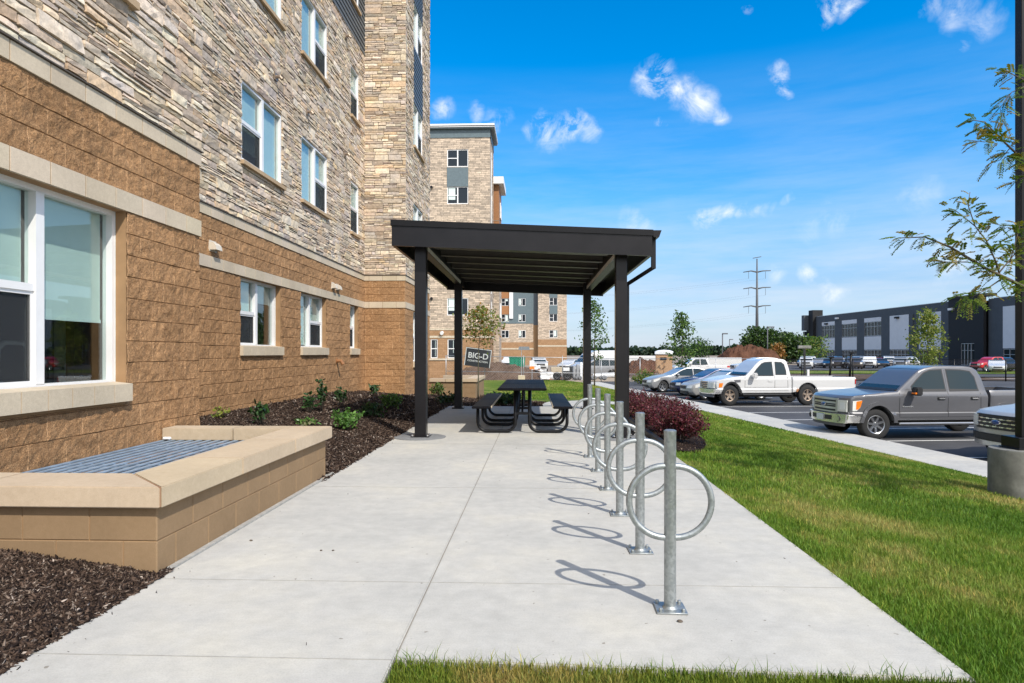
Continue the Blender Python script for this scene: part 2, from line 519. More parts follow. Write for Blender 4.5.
def band(mb, fr, u0, u1, z0, z1, n=.012, bl=.4064, off=0.0, holes=(), gap=.0042):
    u = math.floor((u0 - off) / bl) * bl + off
    while u < u1:
        a, b = max(u, u0), min(u + bl, u1)
        if b - a > .02:
            sh = ru(.93, 1.05); mb.col = (sh, sh * ru(.985, 1.01), sh * ru(.96, 1.02))
            for (p, q, r, s) in rsub([(a, b, z0, z1)], holes):
                mb.fpan(fr, p + gap, q - gap, r + gap * .6, s - gap * .6, n, .0012, .04)
        u += bl
    mb.col = (.50, .36, .24); mb.fbox(fr, u0 + .004, u1 - .004, z0 + .004, z1 - .004, -.02, n - .004)

LIN = []
def backing(mb, fr, u0, u1, z0, z1, holes, t=.10, n=0.0):
    for (a, b, c, d) in rsub([(u0, u1, z0, z1)], holes): mb.fbox(fr, a, b, c, d, n - t, n); LIN.append((fr, a, b, c, d, n - t - .13, n - t - .001))

def sash(mb, fr, u0, u1, z0, z1, w, n0, n1):
    mb.fbox(fr, u0, u1, z0, z0 + w, n0, n1); mb.fbox(fr, u0, u1, z1 - w, z1, n0, n1)
    mb.fbox(fr, u0, u0 + w, z0 + w, z1 - w, n0, n1); mb.fbox(fr, u1 - w, u1, z0 + w, z1 - w, n0, n1)

def window(par, fr, u0, u1, z0, z1, kind='LR', rec=.12, blind=(.55, 1.0), sillstyle=None, dark=False, sillext=.03, detail=True, blinds=None, fw=.042):
    # kind: 'LR' hung sash left, fixed light right; 'RL' the other way; 'S' single hung
    mb = MB(); n1 = -rec; n0 = n1 - .09
    sash(mb, fr, u0, u1, z0, z1, fw, n0, n1)
    wid = u1 - u0; um = u0 + wid * .5
    lights = []
    if kind in ('LR', 'RL'):
        mb.fbox(fr, um - .045, um + .045, z0 + fw, z1 - fw, n0, n1 + .004)
        L = (u0 + fw, um - .045); Rr = (um + .045, u1 - fw)
        hung, fixed = (L, Rr) if kind == 'LR' else (Rr, L)
        lights = [(hung, 'H'), (fixed, 'F')]
    else: lights = [((u0 + fw, u1 - fw), 'F' if kind == 'F' else 'H')]
    win = mb.build('window', M['vinyl_white'], par, world=True)
    zm = (z0 + z1) / 2
    for (a, b), k in lights:
        g = MB(); g.fbox(fr, a, b, z0 + fw, z1 - fw, n0 + .025, n0 + .031)
        g.build('pane', M['window_glass'] if not dark else M['far_glass'], win, world=True)
        if k == 'H':
            s = MB(); s.fbox(fr, a, b, zm - .03, zm + .03, n0 + .035, n1 - .008)
            sash(s, fr, a, b, z0 + fw, zm - .03, .028, n0 + .035, n1 - .02)
            s.build('sash', M['vinyl_white'], win, world=True)
            if detail:
                s = MB(); sash(s, fr, a + .028, b - .028, z0 + fw + .028, zm - .03, .018, n0 + .05, n1 - .025)
                s.fbox(fr, a + .04, b - .04, z0 + fw + .04, zm - .05, n0 + .052, n0 + .054)
                s.build('insect_screen', M['screen_mesh'], win, world=True)
    if detail and not dark:
        for j, ((a, b), k) in enumerate(lights):
            fr_ = (blinds[j] if blinds else ru(*blind))
            if fr_ <= 0: continue
            s = MB(); zb = z1 - fw - (z1 - z0 - 2 * fw) * fr_
            s.fbox(fr, a - .02, b - .012, zb, z1 - .01, n0 - .026, n0 - .020)
            s.fbox(fr, a - .02, b - .012, zb - .025, zb + .006, n0 - .030, n0 - .012)
            s.build('blind', M['blind'], win, world=True)
    if sillstyle == 'block':
        s = MB(); zt = z0 + .022; n = max(2, int(round((wid + .1) / .30)))
        ua, ub = u0 - sillext, u1 + sillext
        for i in range(n):
            p, q = ua + (ub - ua) * i / n, ua + (ub - ua) * (i + 1) / n
            sh = ru(.95, 1.04); s.col = (sh, sh, sh * .98)
            P = fr.p; a, b = p + .004, q - .004
            s.hexa([P(a, zt - .18, .055), P(b, zt - .18, .055), P(b, zt - .18, -.115), P(a, zt - .18, -.115),
                    P(a, zt - .018, .055), P(b, zt - .018, .055), P(b, zt, -.115), P(a, zt, -.115)])
        sl = s.build('sill', M['smooth_block'], win, world=True)
        s = MB(); s.fbox(fr, ua + .006, ub - .006, zt - .174, zt - .024, -.11, .051); s.build('sill_mortar', M['mortar'], win, world=True)
    elif sillstyle == 'thin':
        s = MB(); s.col = (.92, .84, .74)
        s.fbox(fr, u0 - .06, u1 + .06, z0 - .075, z0 - .004, -.11, .085)
        s.build('sill', M['cap_stone'], win, world=True)
    return win

ab = thing('apartment_building', 'tall apartment building clad in ledge stone over tan split block beside the walkway', 'building', (-4.5, 12, 0))
FW1, FW2, FT, FTS = FX(XW1), FX(XW2), FY(YT0), FX(XT)
HZ = 3.21
YA = 2.2
w1 = (yd(4.35, XW1), yd(6.24, XW1))
holes1 = [(w1[0], w1[1], 1.008, ZB0), (w1[0], w1[1], 4.64, 6.04)]
A = (yd(11.42, XW2), yd(13.22, XW2)); B = (yd(14.32, XW2), yd(16.08, XW2)); Cc = (yd(18.10, XW2), yd(18.92, XW2))
holes2 = []
for (a, b) in (A, B, Cc):
    holes2.append((a, b, 1.415, ZB0))
    for k in (1, 2, 3): holes2.append((a, b, 4.64 + HZ * (k - 1), 6.04 + HZ * (k - 1)))
S = (yd(20.8, XT), yd(22.5, XT))
holesS = [(S[0], S[1], 1.008, ZB0)] + [(S[0], S[1], 4.64 + HZ * k, 6.04 + HZ * k) for k in range(4)]
ZTOP = 16.5
# walls behind the cladding
bk = MB()
backing(bk, FW1, YA, Y1, -.3, ZTOP, holes1, n=-.014)
bk.fbox(FX(XW2), Y1 - .2, Y1 + .001, -.3, ZTOP, 0.0, XW1 - XW2 - .23)      # return of the bay
backing(bk, FW2, Y1 - .3, YT0 + .2, -.3, ZTOP, holes2, n=-.014)
backing(bk, FT, XW2 - .2, XT - .016, -.5, ZTOP, [], n=-.016)
backing(bk, FTS, YT0 + .24, YT1, -.6, ZTOP, holesS, n=-.014)
bk.box(-9, XT - .014, YT1 - .2, YT1, -.8, ZTOP)
bk.box(-9, XT - .25, YA, YT1, ZTOP - .1, ZTOP + .1)
bk.build('wall', M['mortar'], ab, world=True)
ins = MB()
for q in LIN: ins.fbox(*q)
ins.build('inner_lining', M['interior_light'], ab, world=True); ins = MB()
ins.box(-9, -6.3, YA - 6, YT1 - .4, -.3, ZTOP - .2)
ins.box(-6.3, XW1 - .3, YA, YA + .1, -.3, ZTOP - .2)
ins.box(-6.3, XW1 - .3, YA, Y1 - .3, 2.75, 2.9)
ins.box(-6.3, XW2 - .3, Y1 - .3, YT1 - .3, 2.75, 2.9)
ins.box(-6.3, XW1 - .3, YA, Y1 - .3, 0.0, .12)
for yy in (Y1 - .45, 10.2, 13.85, 17.2): ins.box(-6.3, XW2 - .25, yy, yy + .12, -.3, ZTOP - .2)
for kk in (1, 2, 3): ins.box(-6.3, XW2 - .3, Y1 - .3, YT1 - .3, 2.75 + HZ * kk, 2.9 + HZ * kk)
ins.build('interior', M['interior_wall'], ab, world=True)
# split block
def one(name, mat, f, *a, **k):
    m_ = MB(); m_.col = (1, 1, 1); f(m_, *a, **k); return m_.build(name, M[mat], ab, world=True, recalc=name in ('band_course', 'drip_edge'))
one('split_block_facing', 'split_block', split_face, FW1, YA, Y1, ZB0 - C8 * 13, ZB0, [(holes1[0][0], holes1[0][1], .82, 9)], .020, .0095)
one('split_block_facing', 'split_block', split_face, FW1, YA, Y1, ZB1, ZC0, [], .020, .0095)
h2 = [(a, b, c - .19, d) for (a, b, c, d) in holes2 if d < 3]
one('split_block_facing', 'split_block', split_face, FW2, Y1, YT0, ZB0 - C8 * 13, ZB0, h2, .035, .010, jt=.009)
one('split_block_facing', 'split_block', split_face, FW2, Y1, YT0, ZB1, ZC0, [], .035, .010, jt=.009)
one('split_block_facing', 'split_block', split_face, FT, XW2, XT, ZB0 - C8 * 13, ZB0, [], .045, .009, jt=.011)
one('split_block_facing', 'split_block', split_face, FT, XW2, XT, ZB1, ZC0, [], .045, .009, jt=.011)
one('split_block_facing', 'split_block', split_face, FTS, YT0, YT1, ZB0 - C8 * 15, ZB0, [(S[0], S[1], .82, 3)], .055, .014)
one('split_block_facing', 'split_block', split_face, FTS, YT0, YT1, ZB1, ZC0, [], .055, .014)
# bands
off1 = yd(F * 3.87 / 337.3, XW1) - .75 * .4064
for (za, zb) in ((ZB0, ZB1), (ZC0, ZC1)):
    one('band_course', 'smooth_block', band, FW1, YA, Y1 + .012, za, zb, .016, off=off1)
    one('band_course', 'smooth_block', band, FW2, Y1, YT0, za, zb, .016)
    one('band_course', 'smooth_block', band, FT, XW2, XT + .016, za, zb, .016, off=-.1)
    one('band_course', 'smooth_block', band, FTS, YT0 - .012, YT1, za, zb, .017, off=.12)
one('drip_edge', 'drip', MB.fbox, FW1, YA, Y1 + .03, ZC1 + .002, ZC1 + .012, -.02, .035)
one('drip_edge', 'drip', MB.fbox, FW2, Y1, YT0, ZC1 + .002, ZC1 + .012, -.02, .035)
one('drip_edge', 'drip', MB.fbox, FT, XW2, XT + .05, ZC1 + .002, ZC1 + .012, -.02, .035)
one('drip_edge', 'drip', MB.fbox, FTS, YT0 - .02, YT1, ZC1 + .002, ZC1 + .012, -.02, .0351)
# ledge stone
one('ledge_stone_cladding', 'stone', stone_face, FW1, YA, Y1 + .03, ZC1 + .02, 6.6, holes1, 1.06, .05, 3)
one('ledge_stone_cladding', 'stone', stone_face, FW2, Y1, YT0, ZC1 + .02, 10.1, holes2, 1.0, .05, 5)
one('ledge_stone_cladding', 'stone', stone_face, FT, XW2, XT + .03, ZC1 + .02, ZTOP, [], 1.0, .05, 8)
colS = [(S[0], S[1], 4.64, 6.04), (S[0], S[1], 7.85, ZTOP)]
one('ledge_stone_cladding', 'stone', stone_face, FTS, YT0 - .02, YT1, ZC1 + .02, ZTOP, colS, 1.0, .045, 9)
# stone backing grout
for fr, a, b, c, d, hh in ((FW1, YA, Y1 + .01, ZC1 + .02, 6.6, holes1), (FW2, Y1, YT0, ZC1 + .02, 10.1, holes2), (FT, XW2, XT + .004, ZC1 + .02, ZTOP, []), (FTS, YT0, YT1, ZC1 + .02, ZTOP, colS)):
    gr = MB()
    for r in rsub([(a, b, c, d)], hh): gr.fbox(fr, r[0], r[1], r[2], r[3], -.012, -.001)
    gr.build('grout', M['stone_gap'], ab, world=True)
# siding above
sd = MB()
for (a, b, c, d) in rsub([(Y1 + .0, YT0, 10.1, ZTOP)], holes2):
    z = c
    while z < d - .01:
        z2 = min(z + .15, d); P = FW2.p
        sd.hexa([P(a, z, .035), P(b, z, .035), P(b, z, 0), P(a, z, 0), P(a, z2, .012), P(b, z2, .012), P(b, z2, 0), P(a, z2, 0)]); z = z2
sd.build('siding_panel', M['siding'], ab, world=True)
for k in (1, 2, 3):
    sd = MB(); a, b = S; c, d = 6.04 + HZ * k, min(7.85 + HZ * k, ZTOP)
    z = c
    while z < d - .01:
        z2 = min(z + .15, d); P = FTS.p
        sd.hexa([P(a, z, .02), P(b, z, .02), P(b, z, -.01), P(a, z, -.01), P(a, z2, .004), P(b, z2, .004), P(b, z2, -.01), P(a, z2, -.01)]); z = z2
    sd.build('siding_panel', M['siding'], ab, world=True)
# windows
window(ab, FW1, w1[0], w1[1], 1.008, ZB0, 'LR', .12, blinds=[.52, .64], sillstyle='block', sillext=.0)
window(ab, FW1, w1[0], w1[1], 4.64, 6.04, 'LR', .02, sillstyle='thin')
for (a, b), k in ((A, 'LR'), (B, 'RL'), (Cc, 'S')):
    window(ab, FW2, a, b, 1.415, ZB0, k, .12, blinds=[.5, .28] if k == 'LR' else [.5, .95], sillstyle='block', sillext=.03)
    for f in range(3):
        window(ab, FW2, a, b, 4.64 + HZ * f, 6.04 + HZ * f, k, .0, blinds=[ru(.6, 1), 1.0], sillstyle='thin')
window(ab, FTS, S[0], S[1], 1.008, ZB0, 'LR', .1, sillstyle='block')
for f in range(4): window(ab, FTS, S[0], S[1], 4.64 + HZ * f, 6.04 + HZ * f, 'RL', .01, sillstyle='thin' if f < 2 else None)
# chair back seen through the near pane
ch = thing('office_chair', 'white framed chair back standing inside behind the large ground floor window', 'chair', (XW1 - .75, yd(5.95, XW1) - .15, .12))
m = MB()
pts = [(0, -.2, .95), (0, -.17, 1.22), (0, -.1, 1.27), (0, .1, 1.27), (0, .17, 1.22), (0, .2, .95), (0, .1, .9), (0, -.1, .9), (0, -.2, .95)]
m.tube(pts, .022, 8); m.build('back_frame', M['trim_white'], ch, smooth=True)
m = MB(); m.cbox(-.02, .4, -.22, .22, .48, .54, .02); m.build('seat', M['plastic_black'], ch)
for sx in (0, .36):
    for sy in (-.19, .19):
        m = MB(); m.tube([(sx, sy, 0), (sx, sy, .92 if sx == 0 else .5)], .016, 8); m.build('leg', M['trim_white'], ch)
# little things on the wall: dryer hoods, brackets, hose tap
def hood(fr, u, z, s=1.0, mat='hood_beige'):
    m = MB(); P = fr.p
    prof = [(0, .11), (.05, .10), (.085, .065), (.10, 0)]
    for sgn in (-1, 1): pass
    w = .085 * s
    L = [P(u - w, z + b * s, a * s) for a, b in prof] + [P(u - w, z, 0)]
    Rr = [P(u + w, z + b * s, a * s) for a, b in prof] + [P(u + w, z, 0)]
    i = [m.vert(p) for p in L]; j = [m.vert(p) for p in Rr]
    m.f += [i[::-1], j]
    for k in range(len(prof) - 1): m.f.append([i[k], i[k + 1], j[k + 1], j[k]])
    m.fbox(fr, u - w - .015, u + w + .015, z - .02, z + .13 * s, -.01, .008)
    return m.build('vent_hood', M[mat], ab, world=True)
hood(FW2, yd(10.42, XW2), ZB1 + .10, 1.15)
hood(FW2, yd(16.55, XW2), ZB1 + .10, 1.15); hood(FW2, yd(16.9, XW2), ZB1 + .10, 1.15)
for (px, py, fz) in ((275, 77, 0), (307, 112, 0), (344.5, 154, 0), (345.5, 36, 0)):
    Dh = F * 5.1 / (537 - px)
    m = MB(); u = yd(Dh, XW2); z = zat(py, Dh)
    m.tube([FW2.p(u, z, 0), FW2.p(u, z, .13), FW2.p(u, z - .05, .17)], .035, 8); m.fbox(FW2, u - .07, u + .07, z - .07, z + .07, .03, .055)
    m.build('wall_vent', M['steel_rust'], ab, world=True)
m = MB(); Dh = F * 5.1 / (537 - 337.5); u = yd(Dh, XW2); z = zat(361, Dh)
m.tube([FW2.p(u, z, 0), FW2.p(u, z, .12), FW2.p(u, z - .09, .17)], .045, 10); m.lathe([(.0, 0), (.07, .0), (.07, .02), (0, .02)], FW2.p(u, z, .0), 'x', 16)
m.build('hose_tap', M['siding_brown'], ab, world=True)

# ================================================================== planters (window wells)
def planter(name, label, x0, x1, y0, y1, ztop, nb, grate=True, capw=.43, zg=-.3):
    t = thing(name, label, 'planter', ((x0 + x1) / 2, y0, 0), 0, 'block planters against the building')
    zc = ztop - .125; bw_ = .27
    m = MB(); gap = .0025
    def rows(fr, a, b, off):
        k = 0; z = zc
        while z > zg:
            sh0 = 1.0; u = math.floor((a - off) / .4064) * .4064 + off - (.2032 if k % 2 else 0)
            while u < b:
                p, q = max(u, a), min(u + .4064, b)
                if q - p > .02:
                    sh = ru(.96, 1.04); m.col = (sh, sh, sh)
                    m.fpan(fr, p + gap, q - gap, z - C8 + gap, z - gap, 0, .004, .05)
                u += .4064
            z -= C8; k += 1
    rows(FY(y0), x0, x1, x1); rows(FX(x1), y0, y1, y0)
    fb = Fr((0, y1, 0), (1, 0, 0), (0, 1, 0)); rows(fb, x0, x1, 0)
    m.build('block_wall', M['planter_block'], t, world=True)
    m = MB()
    wt = .2
    m.box(x0, x1 - .006, y0 + .006, y0 + wt, zg, zc); m.box(x1 - wt, x1 - .006, y0 + wt, y1 - wt, zg, zc); m.box(x0, x1 - .006, y1 - wt, y1 - .006, zg, zc)
    m.build('core', M['mortar'], t, world=True)
    # cap stones, mitred at the corners
    o = .055
    m = MB()
    def cap(poly):
        bm = bmesh.new(); lo = [bm.verts.new((p[0], p[1], zc + .002)) for p in poly]; hi = [bm.verts.new((p[0], p[1], ztop)) for p in poly]
        bm.faces.new(lo[::-1]); bm.faces.new(hi)
        for i in range(len(poly)): bm.faces.new([lo[i], lo[(i + 1) % len(poly)], hi[(i + 1) % len(poly)], hi[i]])
        bmesh.ops.recalc_face_normals(bm, faces=bm.faces[:])
        bmesh.ops.bevel(bm, geom=bm.edges[:], offset=.006, segments=2, affect='EDGES')
        sh = ru(.95, 1.04); m.col = (sh, sh * ru(.99, 1.01), sh * ru(.97, 1.02)); m.addbm(bm)
    X0, X1, Ya, Yb = x0, x1 + o, y0 - o, y1 + o
    g = .004
    xs = [X1 - capw - 1.05 * k for k in range(0, 9)]
    prev = None
    xe = X0
    cuts = [X1 - capw * 0]
    # front run
    k = X1 - 0.55 - .6
    cap([(k + g, Ya), (X1 - g, Ya), (X1 - capw - g, Ya + capw), (k + g, Ya + capw)])
    while k > X0:
        k2 = max(k - .85, X0); cap([(k2 + g, Ya), (k - g, Ya), (k - g, Ya + capw), (k2 + g, Ya + capw)]); k = k2
        if k <= X0 + .01: break
    # side run
    segs = np.linspace(Ya, Yb, nb + 1)
    for i in range(nb):
        a, b = segs[i], segs[i + 1]
        if i == 0: cap([(X1, a + g), (X1, b - g), (X1 - capw, b - g), (X1 - capw, a + capw + g)])
        elif i == nb - 1: cap([(X1, a + g), (X1, b - g), (X1 - capw, b - bw_ - g), (X1 - capw, a + g)])
        else: cap([(X1, a + g), (X1, b - g), (X1 - capw, b - g), (X1 - capw, a + g)])
    # back run
    k = X1 - .95
    cap([(k + g, Yb - bw_), (X1 - capw - g, Yb - bw_), (X1 - g, Yb), (k + g, Yb)])
    cap([(X0, Yb - bw_), (k - g, Yb - bw_), (k - g, Yb), (X0, Yb)])
    m.build('cap', M['cap_stone'], t, world=True)
    m = MB()
    m.box(X1 - capw * .99, X1 - .02, Ya + .02, Ya + .022, zc + .01, ztop - .008)
    P1, P2 = (X1 - .004, Ya + .004), (X1 - capw + .004, Ya + capw - .004)
    m.hexa([(P1[0] - .008, P1[1] + .0, zc + .01), (P1[0], P1[1] + .008, zc + .01), (P2[0] + .0, P2[1] + .0, zc + .01), (P2[0] - .008, P2[1] - .008, zc + .01),
            (P1[0] - .008, P1[1] + .0, ztop - .003), (P1[0], P1[1] + .008, ztop - .003), (P2[0] + .0, P2[1] + .0, ztop - .003), (P2[0] - .008, P2[1] - .008, ztop - .003)])
    m.build('joint_sealant', M['cap_joint'], t, world=True)
    if grate:
        m = MB(); zgr = zc + .005
        xi0, xi1, yi0, yi1 = x0, X1 - capw + .05, Ya + capw - .05, Yb - bw_ + .02
        x = xi0
        while x < xi1:
            m.box(x, x + .044, yi0, yi1, zgr - .009, zgr); x += .094
        y = yi0 + .03
        while y < yi1:
            m.box(xi0, xi1, y, y + .02, zgr - .06, zgr - .0095); y += 1.1
        m.build('grating', M['galv_grate'], t, world=True)
        m = MB(); m.box(xi0, xi1, yi0, yi1, zg - .3, zg - .2)
        m.build('well_floor', M['dirt_dark'], t, world=True)
        m = MB(); m.cbox(x0 + .03, x0 + .11, Yb - bw_ - .05, Yb - bw_ - .01, zgr + .005, zgr + .035, .01); m.build('bracket', M['trim_white'], t, world=True)
    return t
flat('galv_grate', (.27, .36, .46), .45, .2, var=.25, vs=9)  # blue of the reflected sky is put into the base colour
flat('dirt_dark', (.05, .05, .055), .95)
planter('block_planter', 'tan block window well with pale mitred cap and galvanised steel grating, nearest the camera', XW1 + .01, -2.225, yd(3.865, -2.2), yd(6.95, -2.2), .525, 3)
planter('block_planter', 'low tan block planter with pale cap beyond the shelter at the tower corner', XT + .01, -2.21, yd(23.8, -2.2), yd(27.5, -2.2), .378, 3, grate=False, zg=-.7)
# ================================================================== terrain
def lerp(a, b, t): return a + (b - a) * t
def pw(x, pts):
    if x <= pts[0][0]: return pts[0][1]
    for (a, c), (b, d) in zip(pts, pts[1:]):
        if x <= b: return lerp(c, d, (x - a) / (b - a))
    return pts[-1][1]
# kerb line and pavement edge, world
K0 = Vector((*c2w(8.8, 21.7), 0)); K1 = Vector((*c2w(9.5, 13.1), 0))
KD = (K0 - K1).normalized()                 # along the kerb, away from the viewpoint
KN = Vector((KD.y, -KD.x, 0))               # into the car park
def kx(y): return K1.x + (y - K1.y) * KD.x / KD.y
WALKW = 1.36
def sx(y): return kx(y) - WALKW / abs(KN.x)
def kp(a, b, z=0): p = K1 + KD * a + KN * b; return (p.x, p.y, z)
ZL = -1.0
def fz(y): return pw(y, [(15.9, 0), (24, -.36), (48, -.70), (62, -1.0)])
def H(x, y):
    z = fz(y)
    if x > 1.75:
        e = sx(y)
        t = min(1, max(0, (x - 1.75) / (e - 1.75)))
        t = t ** 1.15
        return lerp(z, -.87 if y < 50 else -1.0, t) if x < kx(y) else ZL
    if x < -2.21 and y < 26:
        t = min(1, (-2.21 - x) / 2.9)
        k = pw(y, [(-5, .33), (22, .33), (26, 0)])
        return z + k * t ** .85
    return z
def sheet(name, ys, xl, xr, nx, zo, mat, kind='structure', hf=None, jit=0.0, parent=None):
    m = MB(); rows = []
    hf = hf or H
    for y in ys:
        a, b = xl(y), xr(y)
        rows.append([m.vert((lerp(a, b, i / nx), y, hf(lerp(a, b, i / nx), y) + zo + (noise.noise(Vector((lerp(a, b, i / nx) * 4, y * 4, 0))) * jit if jit else 0))) for i in range(nx + 1)])
    for r, q in zip(rows, rows[1:]):
        for i in range(nx): m.f.append([r[i], r[i + 1], q[i + 1], q[i]])
    o = m.build(name, mat, parent, smooth=True, recalc=False)
    if kind: o['kind'] = kind
    return o
ar = lambda a, b, s: list(np.arange(a, b + s * .5, s))
# base ground to the horizon, below everything else
def Hb(x, y):
    z = min(H(x, y), fz(y)) - .12
    return min(z, -1.06) if (x > kx(y) - .3) else z
m = MB()
ys = ar(-60, 60, 2) + ar(64, 200, 8) + [260, 400, 700, 1200, 2500]
xs = [-2500, -1000, -400, -150, -60, -30] + ar(-20, 30, 1) + [34, 40, 60, 100, 160, 300, 700, 1500, 2500]
g = [[m.vert((x, y, Hb(x, y))) for x in xs] for y in ys]
for r, q in zip(g, g[1:]):
    for i in range(len(xs) - 1): m.f.append([r[i], r[i + 1], q[i + 1], q[i]])
o = m.build('ground', M['dirt_pale'], smooth=True, recalc=False); o['kind'] = 'structure'
# lawns
lw = sheet('lawn', ar(-6, 50, .5), lambda y: 1.77, lambda y: sx(y) + .02, 24, -.022, M['lawn_ground'])
sheet('lawn_behind_shelter', ar(20.0, 50, .5), lambda y: pw(y, [(20, .2), (24, -1.85), (27.6, -2.3), (27.7, -9), (50, -16)]), lambda y: 1.78, 20, -.022, M['lawn_ground'])
sheet('lawn_strip_by_camera', ar(-6, 2.74, .3), lambda y: -.595, lambda y: 1.79, 4, -.012, M['lawn_ground'])
# mulch beds
sheet('mulch_bed_by_building', ar(-4, 28, .15), lambda y: -5.2 if y > Y1 else -3.9, lambda y: -2.17 if y < 16.15 else pw(y, [(16.15, -2.17), (16.2, .1), (20, .4), (24, -1.8), (28, -2.25)]), 26, -.02, M['mulch_ground'], jit=.018)
BED = lambda y: 1.8 + .95 * math.sin(min(1, max(0, (y - 8.8) / 6.0)) * math.pi) ** .5
sheet('mulch_bed_by_bike_racks', ar(8.9, 14.6, .15), lambda y: 1.76, BED, 8, .012, M['mulch_ground'], jit=.01)

# pavements: real slabs
def slab(name, poly, zt, th, mat, hf=None, kind='structure'):
    bm = bmesh.new()
    lo = [bm.verts.new((p[0], p[1], (hf(*p) if hf else 0) + zt - th)) for p in poly]; hi = [bm.verts.new((p[0], p[1], (hf(*p) if hf else 0) + zt)) for p in poly]
    bm.faces.new(lo[::-1]); bm.faces.new(hi)
    for i in range(len(poly)): bm.faces.new([lo[i], lo[(i + 1) % len(poly)], hi[(i + 1) % len(poly)], hi[i]])
    bmesh.ops.recalc_face_normals(bm, faces=bm.faces[:])
    bmesh.ops.bevel(bm, geom=[e for e in bm.edges if abs(e.verts[0].co.z - e.verts[1].co.z) < .5 * th + 1e-3 and e.verts[0].co.z > min(v.co.z for v in bm.verts) + th * .5], offset=.006, segments=2, affect='EDGES')
    mb = MB(); mb.addbm(bm); o = mb.build(name, mat)
    if kind: o['kind'] = kind
    return o
Q = .003
slab('walkway', [(-2.19, -6), (-.607 - Q, -6), (-.607 - Q, 2.76), (-.607 - Q, 16.1), (-2.19, 16.1)], 0, .14, M['concrete'])
slab('walkway_by_racks', [(-.607 + Q, 2.787), (1.75, 2.70), (1.75, 16.1), (-.607 + Q, 16.1)], 0, .14, M['concrete'])
m = MB()
m.box(-.607 - Q, -.607 + Q, 2.76, 16.1, -.1, -.006)
o = m.build('walkway_joint', M['joint']); o['kind'] = 'structure'
m = MB()
for y, w in ((2.775, .003), (3.72, .0016), (6.35, .0022), (9.4, .0025), (12.4, .0025)):
    m.box(-2.19, -.607 - Q * 1.3, y - w, y + w, .0008, .002)
    if y > 3: m.box(-.607 + Q * 1.3, 1.75, y - w, y + w, .0008, .002)
o = m.build('walkway_cross_joint', M['joint_soft']); o['kind'] = 'structure'
m = MB(); m.box(-2.235, -2.19, yd(3.9, -2), 7.05, -.1, .012); o = m.build('expansion_strip', M['joint_soft']); o['kind'] = 'structure'
# footpath from the slab to the pavement by the car park
P0 = c2w(.45, 17.2)
poly = [(.15, 16.12), (1.74, 16.12), (1.78, 18.2), (3.2, 21.0), (sx(25.5) + .1, 25.6), (sx(27.5) + .1, 27.6), (2.9, 23.6), (.9, 20.6), (.15, 19.4)]
m = MB(); mm = []
L = [(.15, 16.12), (.15, 18.2), (.35, 19.8), (1.2, 21.2), (2.6, 22.9), (4.2, 24.9), (sx(27.0) + .15, 27.0)]
Rr = [(1.76, 16.12), (1.78, 17.4), (2.1, 18.6), (2.9, 20.2), (4.0, 21.9), (5.2, 23.6), (sx(25.3) + .15, 25.3)]
def fine(P, n=6):
    o = []
    for a, b in zip(P, P[1:]):
        for i in range(n): o.append((lerp(a[0], b[0], i / n), lerp(a[1], b[1], i / n)))
    return o + [P[-1]]
prev = None
for a, b in zip(fine(L), fine(Rr)):
    row = [m.vert((lerp(a[0], b[0], i / 6), lerp(a[1], b[1], i / 6), H(lerp(a[0], b[0], i / 6), lerp(a[1], b[1], i / 6)) + .012)) for i in range(7)]
    if prev:
        for i in range(6): m.f.append([prev[i], prev[i + 1], row[i + 1], row[i]])
    prev = row
o = m.build('footpath', M['concrete'], smooth=True, recalc=False); o['kind'] = 'structure'
# pavement with kerb beside the car park
m = MB()
for i in range(-12, 24):
    a, b = i * 1.52, (i + 1) * 1.52 - .008
    p = [kp(a, -WALKW, -.995 - .02), kp(a, 0, -1.015), kp(b, 0, -1.015), kp(b, -WALKW, -1.015)]
    q = [(x, y, -.866) for x, y, _ in p]
    m.hexa([p[1], p[2], p[3], p[0], q[1], q[2], q[3], q[0]])
o = m.build('pavement', M['concrete']); o['kind'] = 'structure'
m = MB(); p = [kp(-19, -.02, ZL), kp(-19, 70, ZL), kp(43, 70, ZL), kp(43, -.02, ZL)]
m.face(p); o = m.build('car_park', M['asphalt'], recalc=False); o['kind'] = 'structure'
m = MB()
for i in range(-3, 13):
    a = 4.03 + (i - 2) * 2.74
    p = [kp(a, .12, ZL + .004), kp(a, 5.6, ZL + .004), kp(a + .10, 5.6, ZL + .004), kp(a + .10, .12, ZL + .004)]
    m.face(p)
o = m.build('stall_markings', M['road_paint'], recalc=False); o['kind'] = 'structure'
m = MB(); p = [(-40, 50, -.99), (6, 50, -.985), (6, 125, -.985), (-40, 125, -.99)]
for (x0, y0, x1, y1, mt, nm, z) in ((-40, 56, 40, 70, 'dirt', 'construction_dirt', -.93), (8, 66, 160, 74, 'asphalt', 'road', -1.015), (22, 90, 150, 128, 'asphalt', 'far_car_park', -1.01), (22, 76, 150, 88, 'lawn_ground', 'verge', -1.02)):
    m = MB(); m.face([(x0, y0, z), (x1, y0, z), (x1, y1, z), (x0, y1, z)]); o = m.build(nm, M[mt], recalc=False); o['kind'] = 'structure'

